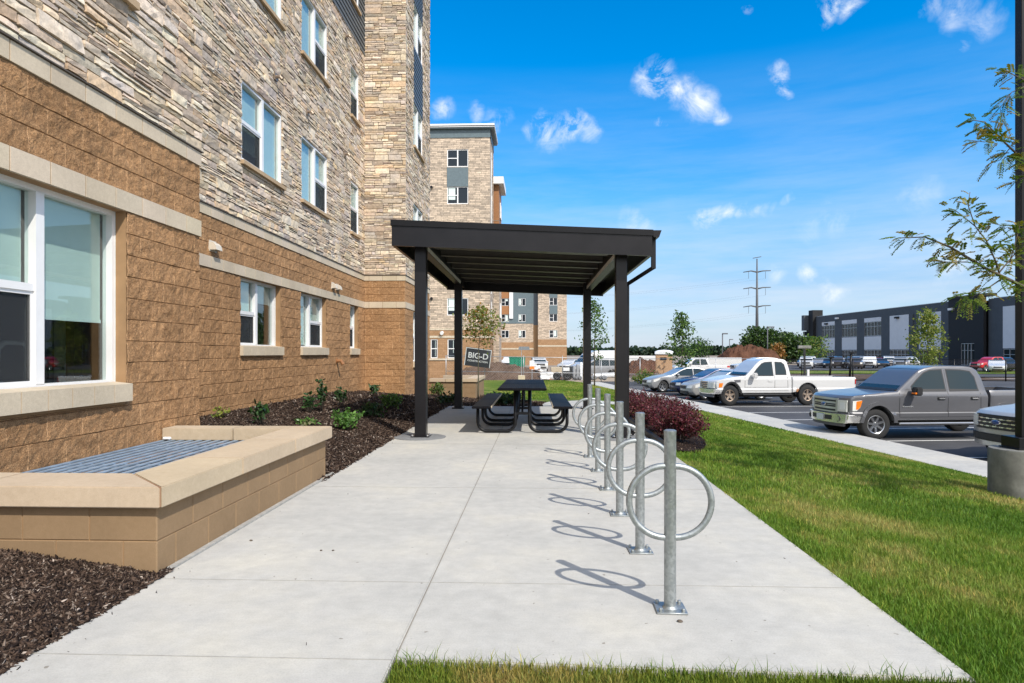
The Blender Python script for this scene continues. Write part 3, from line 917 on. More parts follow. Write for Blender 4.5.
# ---------------------------------------------------------------- grass blades and mulch chips
rs = np.random.RandomState(4)
def blades(name, pts, h, w, lean=.6, seed=1, cr=(.75, 1.25), dry=.16):
    n = len(pts); rg = np.random.RandomState(seed)
    hh = h * rg.uniform(.55, 1.25, n); ww = w * rg.uniform(.7, 1.3, n); a = rg.uniform(0, 2 * np.pi, n)
    d = rg.uniform(0, 2 * np.pi, n); le = hh * lean * rg.uniform(.2, 1.3, n)
    sx_, sy_ = np.cos(a) * ww / 2, np.sin(a) * ww / 2; lx, ly = np.cos(d) * le, np.sin(d) * le
    V = np.zeros((n, 5, 3)); b = pts
    V[:, 0] = b + np.stack([-sx_, -sy_, -.01 + 0 * hh], 1); V[:, 1] = b + np.stack([sx_, sy_, -.01 + 0 * hh], 1)
    V[:, 2] = b + np.stack([sx_ * .8 + lx * .35, sy_ * .8 + ly * .35, hh * .6], 1); V[:, 3] = b + np.stack([-sx_ * .8 + lx * .35, -sy_ * .8 + ly * .35, hh * .6], 1)
    V[:, 4] = b + np.stack([lx, ly, hh], 1)
    me = bpy.data.meshes.new(name); me.vertices.add(n * 5); me.vertices.foreach_set('co', V.ravel())
    base = np.arange(n) * 5
    loops = np.concatenate([np.stack([base, base + 1, base + 2, base + 3], 1), np.stack([base + 3, base + 2, base + 4], 1)], 1).ravel()
    me.loops.add(len(loops)); me.loops.foreach_set('vertex_index', loops)
    st_ = np.stack([np.arange(n) * 7, np.arange(n) * 7 + 4], 1).ravel(); me.polygons.add(n * 2); me.polygons.foreach_set('loop_start', st_)
    me.update(calc_edges=True)
    ca = me.color_attributes.new('Col', 'FLOAT_COLOR', 'POINT'); k = rg.uniform(cr[0], cr[1], n)
    dry = rg.rand(n) < dry
    c = np.ones((n, 5, 4)); c[:, :, 0] = (k * np.where(dry, 1.7, 1))[:, None]; c[:, :, 1] = (k * np.where(dry, 1.22, 1))[:, None]; c[:, :, 2] = (k * np.where(dry, 1.4, 1))[:, None]
    ca.data.foreach_set('color', c.astype(np.float32).ravel())
    me.materials.append(M['grass_blade'])
    o = bpy.data.objects.new(name, me); COL.objects.link(o)
    return tag(o, kind='stuff')
def scat(n, x0f, x1f, y0, y1, hf=None, ok=None):
    ys_ = rs.uniform(y0, y1, n); u = rs.uniform(0, 1, n); P = []
    for y, t in zip(ys_, u):
        x = lerp(x0f(y), x1f(y), t)
        if ok and not ok(x, y): continue
        P.append((x, y, (hf or H)(x, y) - .025))
    return np.array(P)
def on_foot(x, y):
    # clear of the footpath and the shrub bed
    if 15.9 < y < 27.2:
        ly = [p[1] for p in L]; 
        for a, b in zip(zip(L, L[1:]), zip(Rr, Rr[1:])):
            (l0, l1), (r0, r1) = a, b
            poly_ = [l0, l1, r1, r0]; ins_ = False; j = 3
            for i in range(4):
                xi, yi = poly_[i]; xj, yj = poly_[j]
                if ((yi > y) != (yj > y)) and x < (xj - xi) * (y - yi) / (yj - yi) + xi: ins_ = not ins_
                j = i
            if ins_: return False
    if 8.9 < y < 14.7 and x < BED(y): return False
    return True
vis = lambda x, y: (x * CT + y * ST) / max(.1, (y * CT - x * ST)) < .86
P = scat(120000, lambda y: 1.74, lambda y: min(sx(y), 1.74 + .9 * y), 1.9, 6.5, ok=lambda x, y: vis(x, y))
blades('grass', P, .042, .0045, seed=2)['label'] = 'short lawn grass beside the walkway'
P = scat(120000, lambda y: 1.74, lambda y: sx(y), 6.5, 16, ok=lambda x, y: vis(x, y) and on_foot(x, y))
blades('grass', P, .046, .0075, seed=3)
P = scat(60000, lambda y: -2 if y > 24 else 1.76, lambda y: sx(y), 16, 48, ok=on_foot)
blades('grass', P, .06, .022, seed=5)
P = scat(17000, lambda y: -.60, lambda y: 1.8, 2.40, 2.775, hf=lambda x, y: .012, ok=lambda x, y: y < 2.765 - .037 * (x + .6))
blades('grass', P, .036, .004, seed=6, dry=.7, cr=(.5, 1.0))
P = scat(600, lambda y: -.60, lambda y: 1.8, 2.64, 2.80, hf=lambda x, y: 0, ok=lambda x, y: 2.73 < y + .037 * (x + .6) < 2.80)
blades('grass', P, .075, .004, .7, seed=8)
P = scat(2500, lambda y: 1.74, lambda y: 1.79, 2.4, 14, hf=lambda x, y: .0)
blades('grass', P, .045, .005, .8, seed=9)
# mulch chips
def chips(name, pts, s, seed=1):
    n = len(pts); rg = np.random.RandomState(seed)
    q = rg.normal(size=(n, 3)); q[:, 2] *= .45; q /= np.linalg.norm(q, axis=1)[:, None]
    r = rg.normal(size=(n, 3)); r -= q * (r * q).sum(1)[:, None]; r /= np.linalg.norm(r, axis=1)[:, None]
    t3 = np.cross(q, r)
    L_ = (s * rg.uniform(.4, 1.8, n))[:, None]; W_ = L_ * rg.uniform(.12, .38, n)[:, None]; T_ = W_ * .35
    V = np.zeros((n, 6, 3))
    for i, (a, b, c) in enumerate([(-1, -.6, 0), (-.7, .8, 0), (1, .5, 0), (.8, -.9, 0), (.0, 0, 1), (.1, 0, -1)]):
        V[:, i] = pts + q * a * L_ / 2 + r * b * W_ / 2 + t3 * c * T_
    me = bpy.data.meshes.new(name); me.vertices.add(n * 6); me.vertices.foreach_set('co', V.ravel())
    fl = np.array([0, 1, 4, 1, 2, 4, 2, 3, 4, 3, 0, 4, 1, 0, 5, 2, 1, 5, 3, 2, 5, 0, 3, 5])
    loops = (np.arange(n)[:, None] * 6 + fl[None]).ravel(); me.loops.add(len(loops)); me.loops.foreach_set('vertex_index', loops)
    me.polygons.add(n * 8); me.polygons.foreach_set('loop_start', np.arange(n * 8) * 3); me.update(calc_edges=True)
    ca = me.color_attributes.new('Col', 'FLOAT_COLOR', 'POINT')
    pal = np.array([(.020, .013, .010), (.040, .026, .019), (.078, .052, .038), (.012, .008, .007), (.15, .115, .09), (.30, .25, .21)])
    k = 1.15 * pal[rg.choice(6, n, p=[.23, .28, .25, .13, .09, .02])] * rg.uniform(.7, 1.3, (n, 1))
    c = np.ones((n, 6, 4), dtype=np.float32); c[:, :, :3] = k[:, None]; ca.data.foreach_set('color', c.ravel())
    me.materials.append(M['mulch_chip']); o = bpy.data.objects.new(name, me); COL.objects.link(o)
    return tag(o, kind='stuff')
hj = lambda x, y: H(x, y) + .022 + abs(noise.noise(Vector((x * 9, y * 9, 2)))) * .03
P = scat(52000, lambda y: -3.8, lambda y: -2.17, 2.3, 3.86, hf=hj)
chips('mulch', P, .036, 1)['label'] = 'dark shredded bark mulch in the beds'
P = scat(45000, lambda y: -5.1, lambda y: -2.16, 6.6, 12, hf=hj)
chips('mulch', P, .045, 2)
P = scat(30000, lambda y: -5.1, lambda y: -2.16 if y < 16.1 else pw(y, [(16.15, -.5), (17, .1), (20, .3), (24, -1.9), (28, -2.3)]), 12, 26, hf=hj)
chips('mulch', P, .07, 3)
P = scat(9000, lambda y: 1.78, BED, 8.95, 14.5, hf=lambda x, y: H(x, y) + .02)
chips('mulch', P, .05, 4)
P = np.array([q for q in [( -2.19 + abs(rs.normal(0, .16)), y, .004) for y in rs.uniform(2.3, 3.9, 26)] + [(-2.2 + abs(rs.normal(0, .12)), y, .004) for y in rs.uniform(7.0, 16, 90)] + [(rs.uniform(-2.1, 1.7), y, .004) for y in rs.uniform(2.9, 12, 14)]])
chips('mulch', P, .015, 7)['label'] = 'few loose bark crumbs lying on the walkway'
# loose stones on the walkway
for i, (px, py) in enumerate(((680, 622), (251, 541), (321, 551), (333, 551))):
    D = F * CAMZ / (py - 353); x, y = at(px, D); m = MB(); bm = bmesh.new(); bmesh.ops.create_icosphere(bm, subdivisions=2, radius=.011 - .002 * min(i, 2))
    for v in bm.verts: v.co *= 1 + .3 * noise.noise(v.co * 90); v.co.z *= .6; v.co.x *= 1.3
    m.addbm(bm); o = m.build('pebble', M['bark'], smooth=True); o.location = (x, y, .005)
    tag(o, ['brown pebble lying on the walkway in front of the nearest bike rack', 'small pebble alone on the walkway beside the block planter', 'tiny pebble, left of the pair on the walkway', 'tiny pebble, right of the pair on the walkway'][i], 'pebble', 'pebbles on the walkway')

# black edging round the shrub bed
m = MB(); pp = []
for i in range(24):
    y = 8.6 + i * .1; pass
m.box(1.70, 1.77, 9.3, 14.3, 0, .085)
o = m.build('bed_edging', M['plastic_black']); tag(o, 'black edging strip between the walkway and the red shrubs', 'edging')
# ================================================================== bike racks
def rack():
    t = thing('bike_rack', 'x', 'bike rack', (0, 0, 0))
    m = MB(); r = .0302
    m.lathe([(r, .012), (r, .895), (r + .0015, .9), (r + .0015, .906), (r * .8, .911), (.001, .913)], n=28)
    m.build('post', M['galv'], t, autosmooth=40)
    m = MB(); zc, rr, tr = .545, .197 - .016, .0165
    for sg in (-1, 1):
        pts = [(sg * .0, 0, zc + rr)] + [(sg * (.025 + rr * math.sin(a)), 0, zc + rr * math.cos(a)) for a in np.linspace(0, math.pi, 33)] + [(sg * .0, 0, zc - rr)]
        m.tube(pts, tr, 14)
    m.build('ring', M['galv'], t, smooth=True)
    m = MB(); m.cbox(-.076, .076, -.076, .076, 0.0005, .010, .002)
    m.lathe([(r + .010, .010), (r + .004, .016), (r, .022)], n=24)
    b = m.build('base_plate', M['galv'], t, autosmooth=40)
    for sx_ in (-1, 1):
        for sy_ in (-1, 1):
            m = MB(); m.lathe([(.0001, .027), (.008, .026), (.0095, .022), (.0095, .0102)], (sx_ * .056, sy_ * .056, 0), n=6)
            m.build('bolt', M['galv'], b)
    return t
ords = ['nearest of the six galvanised bike racks, its whole ring clear in view', 'second galvanised bike rack counting from the camera', 'third galvanised bike rack counting from the camera',
        'fourth galvanised bike rack, third from the shelter end', 'fifth galvanised bike rack, last but one before the shelter', 'farthest galvanised bike rack, nearest the picnic table']
r0 = rack()
for i, (X, D) in enumerate([(.675, 3.35), (.675, 4.33), (.665, 5.31), (.67, 6.29), (.67, 7.27), (.66, 8.25)]):
    o = r0 if i == 0 else copy_tree(r0)
    o.location = (X, yd(D, X), 0); o.rotation_euler.z = R([-1.5, 1, -2, 1.5, 0, 1][i])
    tag(o, ords[i], 'bike rack', 'round ring bike racks in a row')

# ================================================================== shelter
AS = math.atan((530 - 512) / F) + TH * 0     # shelter heading relative to the view
SH = -(TH - AS) * -1
t = thing('picnic_shelter', 'dark bronze steel shelter with flat sloping roof over the picnic table', 'shelter', (*c2w(0, 0), 0), TH - AS)
def sp(x, y): return (x, y)
XL, XR, YF, YB = -1.68, 1.39, 10.15, 15.45
for (x, y, w) in ((XL, YF, .088), (XR, YF, .085), (XL + .0, YB, .088), (XR - .06, YB, .088)):
    m = MB(); m.cbox(x - w, x + w, y - w, y + w, .02, 2.95, .006)
    p = m.build('post', M['dark_bronze'], t)
    m = MB(); m.cbox(x - .14, x + .14, y - .14, y + .14, .004 if y > 12 else .014, .03, .003)
    bp = m.build('base_plate', M['dark_bronze'], p)
    for a in (-1, 1):
        for b in (-1, 1):
            m = MB(); m.lathe([(.014, .03), (.014, .05), (.001, .052)], (x + a * .115, y + b * .115, 0), n=6); m.build('bolt', M['chrome'], bp)
# roof: falls slightly to the right (gutter side)
def zr(x): return 3.285 - .044 * (x + 2.04)
x0, x1, y0, y1 = -2.06, 1.80, 9.78, 16.35
m = MB()
def beamx(mb, xa, xb, ya, yb, dz0, dz1):
    mb.hexa([(xa, ya, zr(xa) + dz0), (xb, ya, zr(xb) + dz0), (xb, yb, zr(xb) + dz0), (xa, yb, zr(xa) + dz0), (xa, ya, zr(xa) + dz1), (xb, ya, zr(xb) + dz1), (xb, yb, zr(xb) + dz1), (xa, yb, zr(xa) + dz1)])
beamx(m, x0, x1, y0, y0 + .05, -.385, -.09)
beamx(m, x0, x1, y1 - .05, y1, -.415, -.09)
beamx(m, x0, x0 + .05, y0 + .052, y1 - .052, -.385, -.09)
beamx(m, x1 - .05, x1, y0 + .052, y1 - .052, -.385, -.09)
m.build('fascia', M['dark_bronze'], t)
m = MB()
beamx(m, x0 - .015, x1 + .015, y0 - .02, y1 + .02, -.088, .0)
m.build('roof', M['roof_dark'] if 'roof_dark' in M else M['black_coat'], t)
m = MB()
for xb in (XL, XR):
    beamx(m, xb - .075, xb + .06, y0 + .06, y1 - .06, -.36, -.125)
m.build('beam', M['deck_under'], t)
for xb in (XL, XR):
    m = MB()
    xx = xb + .0605 if xb < 0 else xb - .0755
    m.box(min(xx, xx + .004 * (1 if xb < 0 else -1)), max(xx, xx + .004 * (1 if xb < 0 else -1)), YF + .1, YB - .05, zr(xb) - .352, zr(xb) - .285)
    m.build('pale_strip', M['beam_inner'], t)  # cream colour paints the bright line along the beam's inner face
m = MB()
beamx(m, x0 + .052, x1 - .052, y0 + .052, y1 - .052, -.105, -.0885); m.build('roof_deck', M['deck_under'], t); m = MB()
y = y0 + .35
while y < y1 - .15:
    beamx(m, XL + .07, XR - .085, y, y + .09, -.215, -.106); beamx(m, XL + .07, XR - .085, y - .04, y - .0005, -.213, -.206)
    y += .86
m.build('purlin', M['purlin'], t)
m = MB()                                # gutter and downpipe on the low side
g = [(x1 + .016, -.11), (x1 + .10, -.11), (x1 + .135, -.01), (x1 + .016, -.01)]
a = [m.vert((q[0], y0 - .02, zr(x1) + q[1])) for q in g]; b = [m.vert((q[0], y1 + .02, zr(x1) + q[1])) for q in g]
m.f += [a[::-1], b]
for i in range(4): m.f.append([a[i], a[(i + 1) % 4], b[(i + 1) % 4], b[i]])
m.build('gutter', M['dark_bronze'], t)
m = MB()
def bar(mb, p, q, w, d):
    p, q = Vector(p), Vector(q); ax = (q - p).normalized(); u = Vector((0, 1, 0)) if abs(ax.y) < .9 else Vector((0, 0, 1)); v = ax.cross(u).normalized()
    u = v.cross(ax).normalized()
    mb.hexa([p - u * w - v * d, p + u * w - v * d, p + u * w + v * d, p - u * w + v * d, q - u * w - v * d, q + u * w - v * d, q + u * w + v * d, q - u * w + v * d])
zz = zr(x1)
yg = 10.42
bar(m, (x1 + .055, 9.98, zz - .11), (x1 + .055, 9.98, zz - .55), .04, .03)
bar(m, (x1 + .055, 9.98, zz - .53), (XR + .13, yg, zz - .74), .04, .03)
bar(m, (XR + .13, yg, zz - .72), (XR + .13, yg, .10), .04, .034)
bar(m, (XR + .13, yg, .12), (XR + .22, yg - .1, .05), .04, .03)
m.build('downpipe', M['dark_bronze'], t)
m = MB(); m.lathe([(.0001, .013), (.38, .013), (.40, .008), (.40, -.05)], (XL - .02, YF + .0, 0), n=40)
m.build('footing', M['footing'], t, autosmooth=40)
m = MB(); m.lathe([(.0001, .013), (.38, .013), (.40, .008), (.40, -.05)], (XR, YF, 0), n=40)
m.build('footing', M['footing'], t, autosmooth=40)

# ================================================================== picnic table
tx = -.245
t = thing('picnic_table', 'black steel picnic table with two attached benches under the shelter', 'picnic table', (tx, 12.1, 0), R(.3))
def perf(name, x0, x1, y0, y1, z0, z1, edge=None):
    m = MB(); m.cbox(x0, x1, y0, y1, z0, z1, .012)
    o = m.build(name, M['black_mesh'], t)
    return o
def perfmat():
    t_ = NT('black_mesh'); P = t_.coord('Object')
    v = t_.n('ShaderNodeTexVoronoi'); v.inputs['Scale'].default_value = 34; v.inputs['Randomness'].default_value = 0; t_.l(P, v.inputs['Vector'])
    h = t_.ramp(v.outputs['Distance'], [(.25, 0), (.45, 1)])
    c = t_.mix(h, (.002, .002, .003), (.007, .007, .009))
    t_.bsdf(c, .5, 0, t_.bump(h, .6, .006), .08); M['black_mesh'] = t_.m
perfmat()
ya, yb = -1.72, 1.75
for (a, b) in ((ya, -.01), (.01, yb)):
    perf('table_top', -.39, .39, a, b, .705, .745)
for s in (-1, 1):
    for (a, b) in ((ya + .05, -.005), (.005, yb - .02)):
        o = perf('bench_seat', s * .645 - .155, s * .645 + .155, a, b, .415, .455)
        m = MB(); e = s * .645 + .157 * (-s if s > 0 else 1)
        m.box(e - .006, e + .006, a + .02, b - .02, .425, .4565); m.build('seat_edge_highlight', M['bench_edge'], o)  # tan strip paints the highlight along the seat's inner edge
fr_y = (-1.38, -.34, .34, 1.42)
for yy in fr_y:
    for s in (-1, 1):
        pts = [(s * .115, yy, .705), (s * .115, yy, .18)]
        for a in np.linspace(0, math.pi / 2, 7)[1:]: pts.append((s * (.115 + .15 * (1 - math.cos(a))), yy, .18 - .15 * math.sin(a)))
        for a in np.linspace(0, math.pi / 2, 7): pts.append((s * (.575 + .15 * math.sin(a)), yy, .03 + .15 * (1 - math.cos(a))))
        pts.append((s * .725, yy, .42))
        m = MB(); m.tube(pts, .026, 12); m.build('leg', M['black_coat'], t, smooth=True)
    m = MB(); m.box(-.115, .115, yy - .02, yy + .02, .30, .34); m.build('cross_bar', M['black_coat'], t)
for (a, b) in ((-1.38, -.6), (-.34, -1.1), (.34, 1.1), (1.42, .6)):
    m = MB(); m.tube([(0, a, .32), (0, b, .70)], .017, 8); m.build('brace', M['black_coat'], t, smooth=True)

# ================================================================== lamp post on concrete pier
PX_, PD = 1023, 8.75
x, y = at(PX_, PD)
t = thing('lamp_post', 'black square lamp post on a round concrete pier at the right edge', 'lamp post', (x, y, H(x, y)))
m = MB(); m.lathe([(.385, -.35), (.385, .62), (.375, .64), (.0001, .645)], n=48)
flat('pier', (.20, .20, .18), .9, var=.42, vs=4, bump=.4, bs=25)
m.build('pier', M['pier'], t, autosmooth=40)
m = MB(); m.cbox(-.17, .17, -.17, .17, .648, .80, .006); m.cbox(-.19, .19, -.19, .19, .646, .66, .003); m.build('base_cover', M['black_coat'], t)
m = MB(); m.cbox(-.062, .062, -.062, .062, .80, 7.4, .004); m.build('pole', M['black_coat'], t)
m = MB(); m.cbox(-.1, .75, -.16, .16, 7.4, 7.5, .02); m.build('lamp_head', M['black_coat'], t)

# ================================================================== chain link fence
def fence(name, label, P, h, post_mat, wire_mat, step=2.6, cell=.16, rails=(0.05, 1.0), pr=.03, wires=True, wr=.0035, grp=None):
    base = Vector((*P[0], 0)); t = thing(name, label, 'fence', (P[0][0], P[0][1], H(*P[0])), 0, grp)
    for a, b in zip(P, P[1:]):
        a, b = Vector(a), Vector(b); n = max(1, round((b - a).length / step))
        for i in range(n + 1):
            if i == n and b is not None and tuple(b) != tuple(P[-1]): continue
            q = a.lerp(b, i / n); z = H(q.x, q.y) if name != 'x' else 0
            m = MB(); m.tube([(q.x, q.y, z - .05), (q.x, q.y, z + h + .03)], pr, 8); m.build('post', post_mat, t, smooth=True, world=True)
        za, zb = H(a.x, a.y), H(b.x, b.y)
        for k in rails:
            m = MB(); m.tube([(a.x, a.y, za + h * k), (b.x, b.y, zb + h * k)], .024, 6); m.build('rail', post_mat, t, smooth=True, world=True)
        if wires:
            m = MB(); Ln = (b - a).length; u = 0.0
            d = (b - a).normalized(); nrm = Vector((-d.y, d.x)) * wr
            for sg in (1, -1):
                u = -h
                while u < Ln + h:
                    u0, u1 = u, u + h; z0, z1 = (0, h) if sg > 0 else (h, 0)
                    if u0 < 0: z0 = lerp(z0, z1, -u0 / h); u0 = 0
                    if u1 > Ln: z1 = lerp(z0, z1, (Ln - u0) / max(u1 - u0, 1e-6)); u1 = Ln
                    if u1 > u0 + .01:
                        p, q = a + d * u0, a + d * u1; zp = lerp(za, zb, u0 / Ln); zq = lerp(za, zb, u1 / Ln)
                        m.f.append([m.vert((p.x, p.y, zp + z0 - wr)), m.vert((q.x, q.y, zq + z1 - wr)), m.vert((q.x, q.y, zq + z1 + wr)), m.vert((p.x, p.y, zp + z0 + wr))])
                        m.f.append([m.vert((p.x - nrm.x, p.y - nrm.y, zp + z0)), m.vert((q.x - nrm.x, q.y - nrm.y, zq + z1)), m.vert((q.x + nrm.x, q.y + nrm.y, zq + z1)), m.vert((p.x + nrm.x, p.y + nrm.y, zp + z0))])
                    u += cell
            m.build('wire_mesh', wire_mat, t, world=True, recalc=False)
    return t
flat('fence_steel', (.42, .43, .44), .45, .6)
fence('chain_link_fence', 'galvanised chain link fence closing off the construction dirt behind the lawn', [at(446, 51), at(640, 51), at(752, 53)], 1.85, M['fence_steel'], M['fence_steel'], 3.0, .2, (.36, 1.0), .03, grp='chain link fences')
fence('chain_link_fence', 'dark chain link fence on black posts behind the pickup trucks', [at(752, 58), at(905, 56), at(1060, 52)], 1.75, M['black_coat'], M['plastic_grey'], 3.6, .14, (.03, 1.0), .05, grp='chain link fences')

# banner on the construction fence
x, y = at(478, 50.6); zz = zat(357.5, 50.6)
t = thing('banner', 'tilted black banner with white lettering tied to the construction fence', 'banner', (x, y, zz), TH * 1)
t.rotation_euler = (0, R(7), TH)
wd, hg = 1.98, 1.42
m = MB(); m.box(-wd / 2, wd / 2, -.015, .015, -hg / 2, hg / 2); m.build('sheet', M['banner_black'] if 'banner_black' in M else M['paint_dark'], t)
m = MB()
m.box(-wd / 2, wd / 2, -.022, -.0155, hg / 2 - .08, hg / 2 - .03); m.box(-wd / 2, -wd / 2 + .05, -.022, -.0155, -hg / 2, hg / 2 - .085); m.box(wd / 2 - .05, wd / 2, -.022, -.0155, -hg / 2, hg / 2 - .085)
m.build('border', M['banner_white'], t)
def text(body, size, loc, rot, mat, parent, name='lettering', ext=.004, bold=0.0, sxx=1.0):
    cu = bpy.data.curves.new(name, 'FONT'); cu.body = body; cu.size = size; cu.align_x = 'CENTER'; cu.align_y = 'CENTER'; cu.extrude = ext; cu.offset = bold
    o = bpy.data.objects.new(name, cu); COL.objects.link(o)
    dg = bpy.context.evaluated_depsgraph_get(); me = bpy.data.meshes.new_from_object(o.evaluated_get(dg))
    bpy.data.objects.remove(o); o = bpy.data.objects.new(name, me); COL.objects.link(o)
    me.materials.clear(); me.materials.append(mat); o.location = loc; o.rotation_euler = rot; o.scale = (sxx, 1, 1); o.parent = parent
    return o
text('BIG-D', .60, (0, -.022, .10), (R(90), 0, 0), M['banner_white'], t, bold=.010, sxx=1.0)
text('CONSTRUCTION', .19, (0, -.022, -.30), (R(90), 0, 0), M['banner_white'], t, bold=.003, sxx=1.05)
# ================================================================== trees and shrubs
def leafcloud(pts, size, pal, seed=1, aspect=.55, up=.3, fold=True, cvar=.25):
    rg = np.random.RandomState(seed); n = len(pts); pts = np.array(pts)
    q = rg.normal(size=(n, 3)); q[:, 2] -= .35; q /= np.linalg.norm(q, axis=1)[:, None]
    r = rg.normal(size=(n, 3)); r -= q * (r * q).sum(1)[:, None]; r /= np.linalg.norm(r, axis=1)[:, None]
    nn = np.cross(q, r)
    L_ = (size * rg.uniform(.6, 1.35, n))[:, None]; W_ = L_ * aspect * rg.uniform(.8, 1.2, n)[:, None]
    V = np.zeros((n, 6, 3))
    V[:, 0] = pts; V[:, 1] = pts + q * L_ * .35 + r * W_ * .5 + nn * W_ * .12; V[:, 2] = pts + q * L_ * .75 + r * W_ * .38 + nn * W_ * .1
    V[:, 3] = pts + q * L_; V[:, 4] = pts + q * L_ * .75 - r * W_ * .38 + nn * W_ * .1; V[:, 5] = pts + q * L_ * .35 - r * W_ * .5 + nn * W_ * .12
    pal = np.array(pal); c = np.ones((n, 6, 4), dtype=np.float32); k = pal[rg.randint(0, len(pal), n)] * rg.uniform(1 - cvar, 1 + cvar, (n, 1)); c[:, :, :3] = k[:, None]
    return V.reshape(-1, 3), c.reshape(-1, 4), n
def leafobj(name, V, C, n, mat, parent, loc=(0, 0, 0)):
    V = V - np.array(loc)
    me = bpy.data.meshes.new(name); me.vertices.add(n * 6); me.vertices.foreach_set('co', V.ravel())
    loops = np.concatenate([np.arange(n)[:, None] * 6 + np.array([0, 1, 2, 3]), np.arange(n)[:, None] * 6 + np.array([0, 3, 4, 5])], 1).ravel()
    me.loops.add(n * 8); me.loops.foreach_set('vertex_index', loops); me.polygons.add(n * 2); me.polygons.foreach_set('loop_start', np.arange(n * 2) * 4); me.update(calc_edges=True)
    ca = me.color_attributes.new('Col', 'FLOAT_COLOR', 'POINT'); ca.data.foreach_set('color', C.astype(np.float32).ravel())
    me.materials.append(mat); o = bpy.data.objects.new(name, me); COL.objects.link(o); o.parent = parent; return o
G1 = [(.055, .115, .018), (.085, .16, .028), (.035, .08, .015), (.11, .19, .035)]
GY = [(.15, .20, .03), (.20, .24, .04), (.10, .155, .025), (.26, .27, .06)]
GD = [(.022, .05, .014), (.035, .07, .018), (.016, .036, .012), (.05, .09, .022)]
def tree(name, label, px, D, h, rad, cb=.25, pal=G1, leaf=.12, nl=3500, lean=0, seed=1, group=None, shape='cone', trunk=.05, nb=26, cat='tree', zbase=None, bmat='bark', cl=.16, up=.9):
    x, y = at(px, D); z = H(x, y) if zbase is None else zbase
    t = thing(name, label, cat, (x, y, z), 0, group); rg = random.Random(seed)
    m = MB(); N = 7
    tr = [Vector((lean * h * (i / N) ** 1.3 + rg.uniform(-.02, .02) * h * .5 * (i / N), rg.uniform(-.015, .015) * h * (i / N), h * .95 * i / N)) for i in range(N + 1)]
    m.tube(tr, [trunk * (1 - .85 * i / N) for i in range(N + 1)], 8)
    pts = []
    for k in range(nb):
        f = cb + (1 - cb) * (k + .5) / nb * .97
        g = (f - cb) / (1 - cb)
        if shape == 'cone': rr = rad * (min(1, g * 5 + .35)) * (1 - g) ** .65
        elif shape == 'round': rr = rad * math.sqrt(max(.05, 1 - (2 * g - .9) ** 2))
        else: rr = rad * (.55 + .45 * math.sin(g * 3.1)) * (1 - g * .5)
        rr *= rg.uniform(.6, 1.12)
        i = f * N * .98; i0 = min(N - 1, int(i)); base = tr[i0].lerp(tr[i0 + 1], i - i0)
        a = k * 2.4 + rg.uniform(-.5, .5)
        d = Vector((math.cos(a), math.sin(a), 0)); e = base + d * rr + Vector((0, 0, rr * up * rg.uniform(.3, 1)))
        if e.z > h: e.z = h
        mid = base.lerp(e, .5) + Vector((0, 0, -rr * .08)) + Vector((rg.uniform(-1, 1), rg.uniform(-1, 1), 0)) * rr * .08
        br = max(.006, trunk * .32 * (1 - g * .7))
        m.tube([base, mid, e], [br, br * .7, br * .25], 5)
        for j in range(3):
            s = rg.uniform(.35, .95); q = base.lerp(mid, s * 2) if s < .5 else mid.lerp(e, s * 2 - 1)
            w = q + Vector((rg.uniform(-1, 1), rg.uniform(-1, 1), rg.uniform(-.3, .8))) * rr * .35
            m.tube([q, w], [br * .4, br * .15], 4)
            pts.append((w, rr)); pts.append((q.lerp(w, .5), rr))
        pts.append((e, rr)); pts.append((mid.lerp(e, .5), rr))
    pts.append((tr[-1], rad * .25)); pts.append((tr[-1] * .96, rad * .25))
    m.build('trunk', M[bmat], t, smooth=True)
    P = []
    for i in range(nl):
        c, rr = pts[rg.randrange(len(pts))]
        P.append((c.x + rg.gauss(0, 1) * cl * rad, c.y + rg.gauss(0, 1) * cl * rad, min(h * 1.04, c.z + rg.gauss(0, 1) * cl * rad * .8)))
    V, C, n = leafcloud(P, leaf, pal, seed)
    leafobj('crown', V, C, n, M['leaf'], t)
    return t
MIXY = GY + [(.30, .17, .04), (.36, .16, .03), (.12, .19, .03)]
tree('sapling', 'thin young tree with yellowing leaves behind the shelter in front of the banner', 478, 19.0, 2.85, .64, .60, MIXY, .07, 1500, .02, 3, shape='round', trunk=.022, nb=20, bmat='bark_green', cl=.17)
tree('young_tree', 'slender open young tree seen beside the rear right shelter post', 594.5, 42, 5.8, 1.3, .32, G1, .16, 900, 0, 5, trunk=.05, nb=24, cl=.12, up=1.1)
tree('young_tree', 'cone shaped young green tree rising behind the parked silver sedan', 682, 50, 5.7, 1.6, .24, G1, .20, 1300, 0, 8, trunk=.06, nb=32, cl=.12, up=.7)
tree('young_tree', 'small dense green tree between the portable toilet and the big dirt mound', 700, 82, 4.0, 1.4, .2, GD + G1, .2, 1500, 0, 9, trunk=.05, nb=20, shape='round', cl=.22)
tree('young_tree', 'yellow green young tree in front of the dark office building', 928, 52, 5.9, 1.75, .2, GY, .20, 1900, 0, 11, trunk=.06, nb=34, cl=.12, up=.9)
tree('small_tree', 'small bright green tree at the left end of the dark office building', 816, 120, 5.0, 2.4, .1, GY + G1, .4, 900, 0, 13, trunk=.08, nb=16, shape='round', cl=.25)
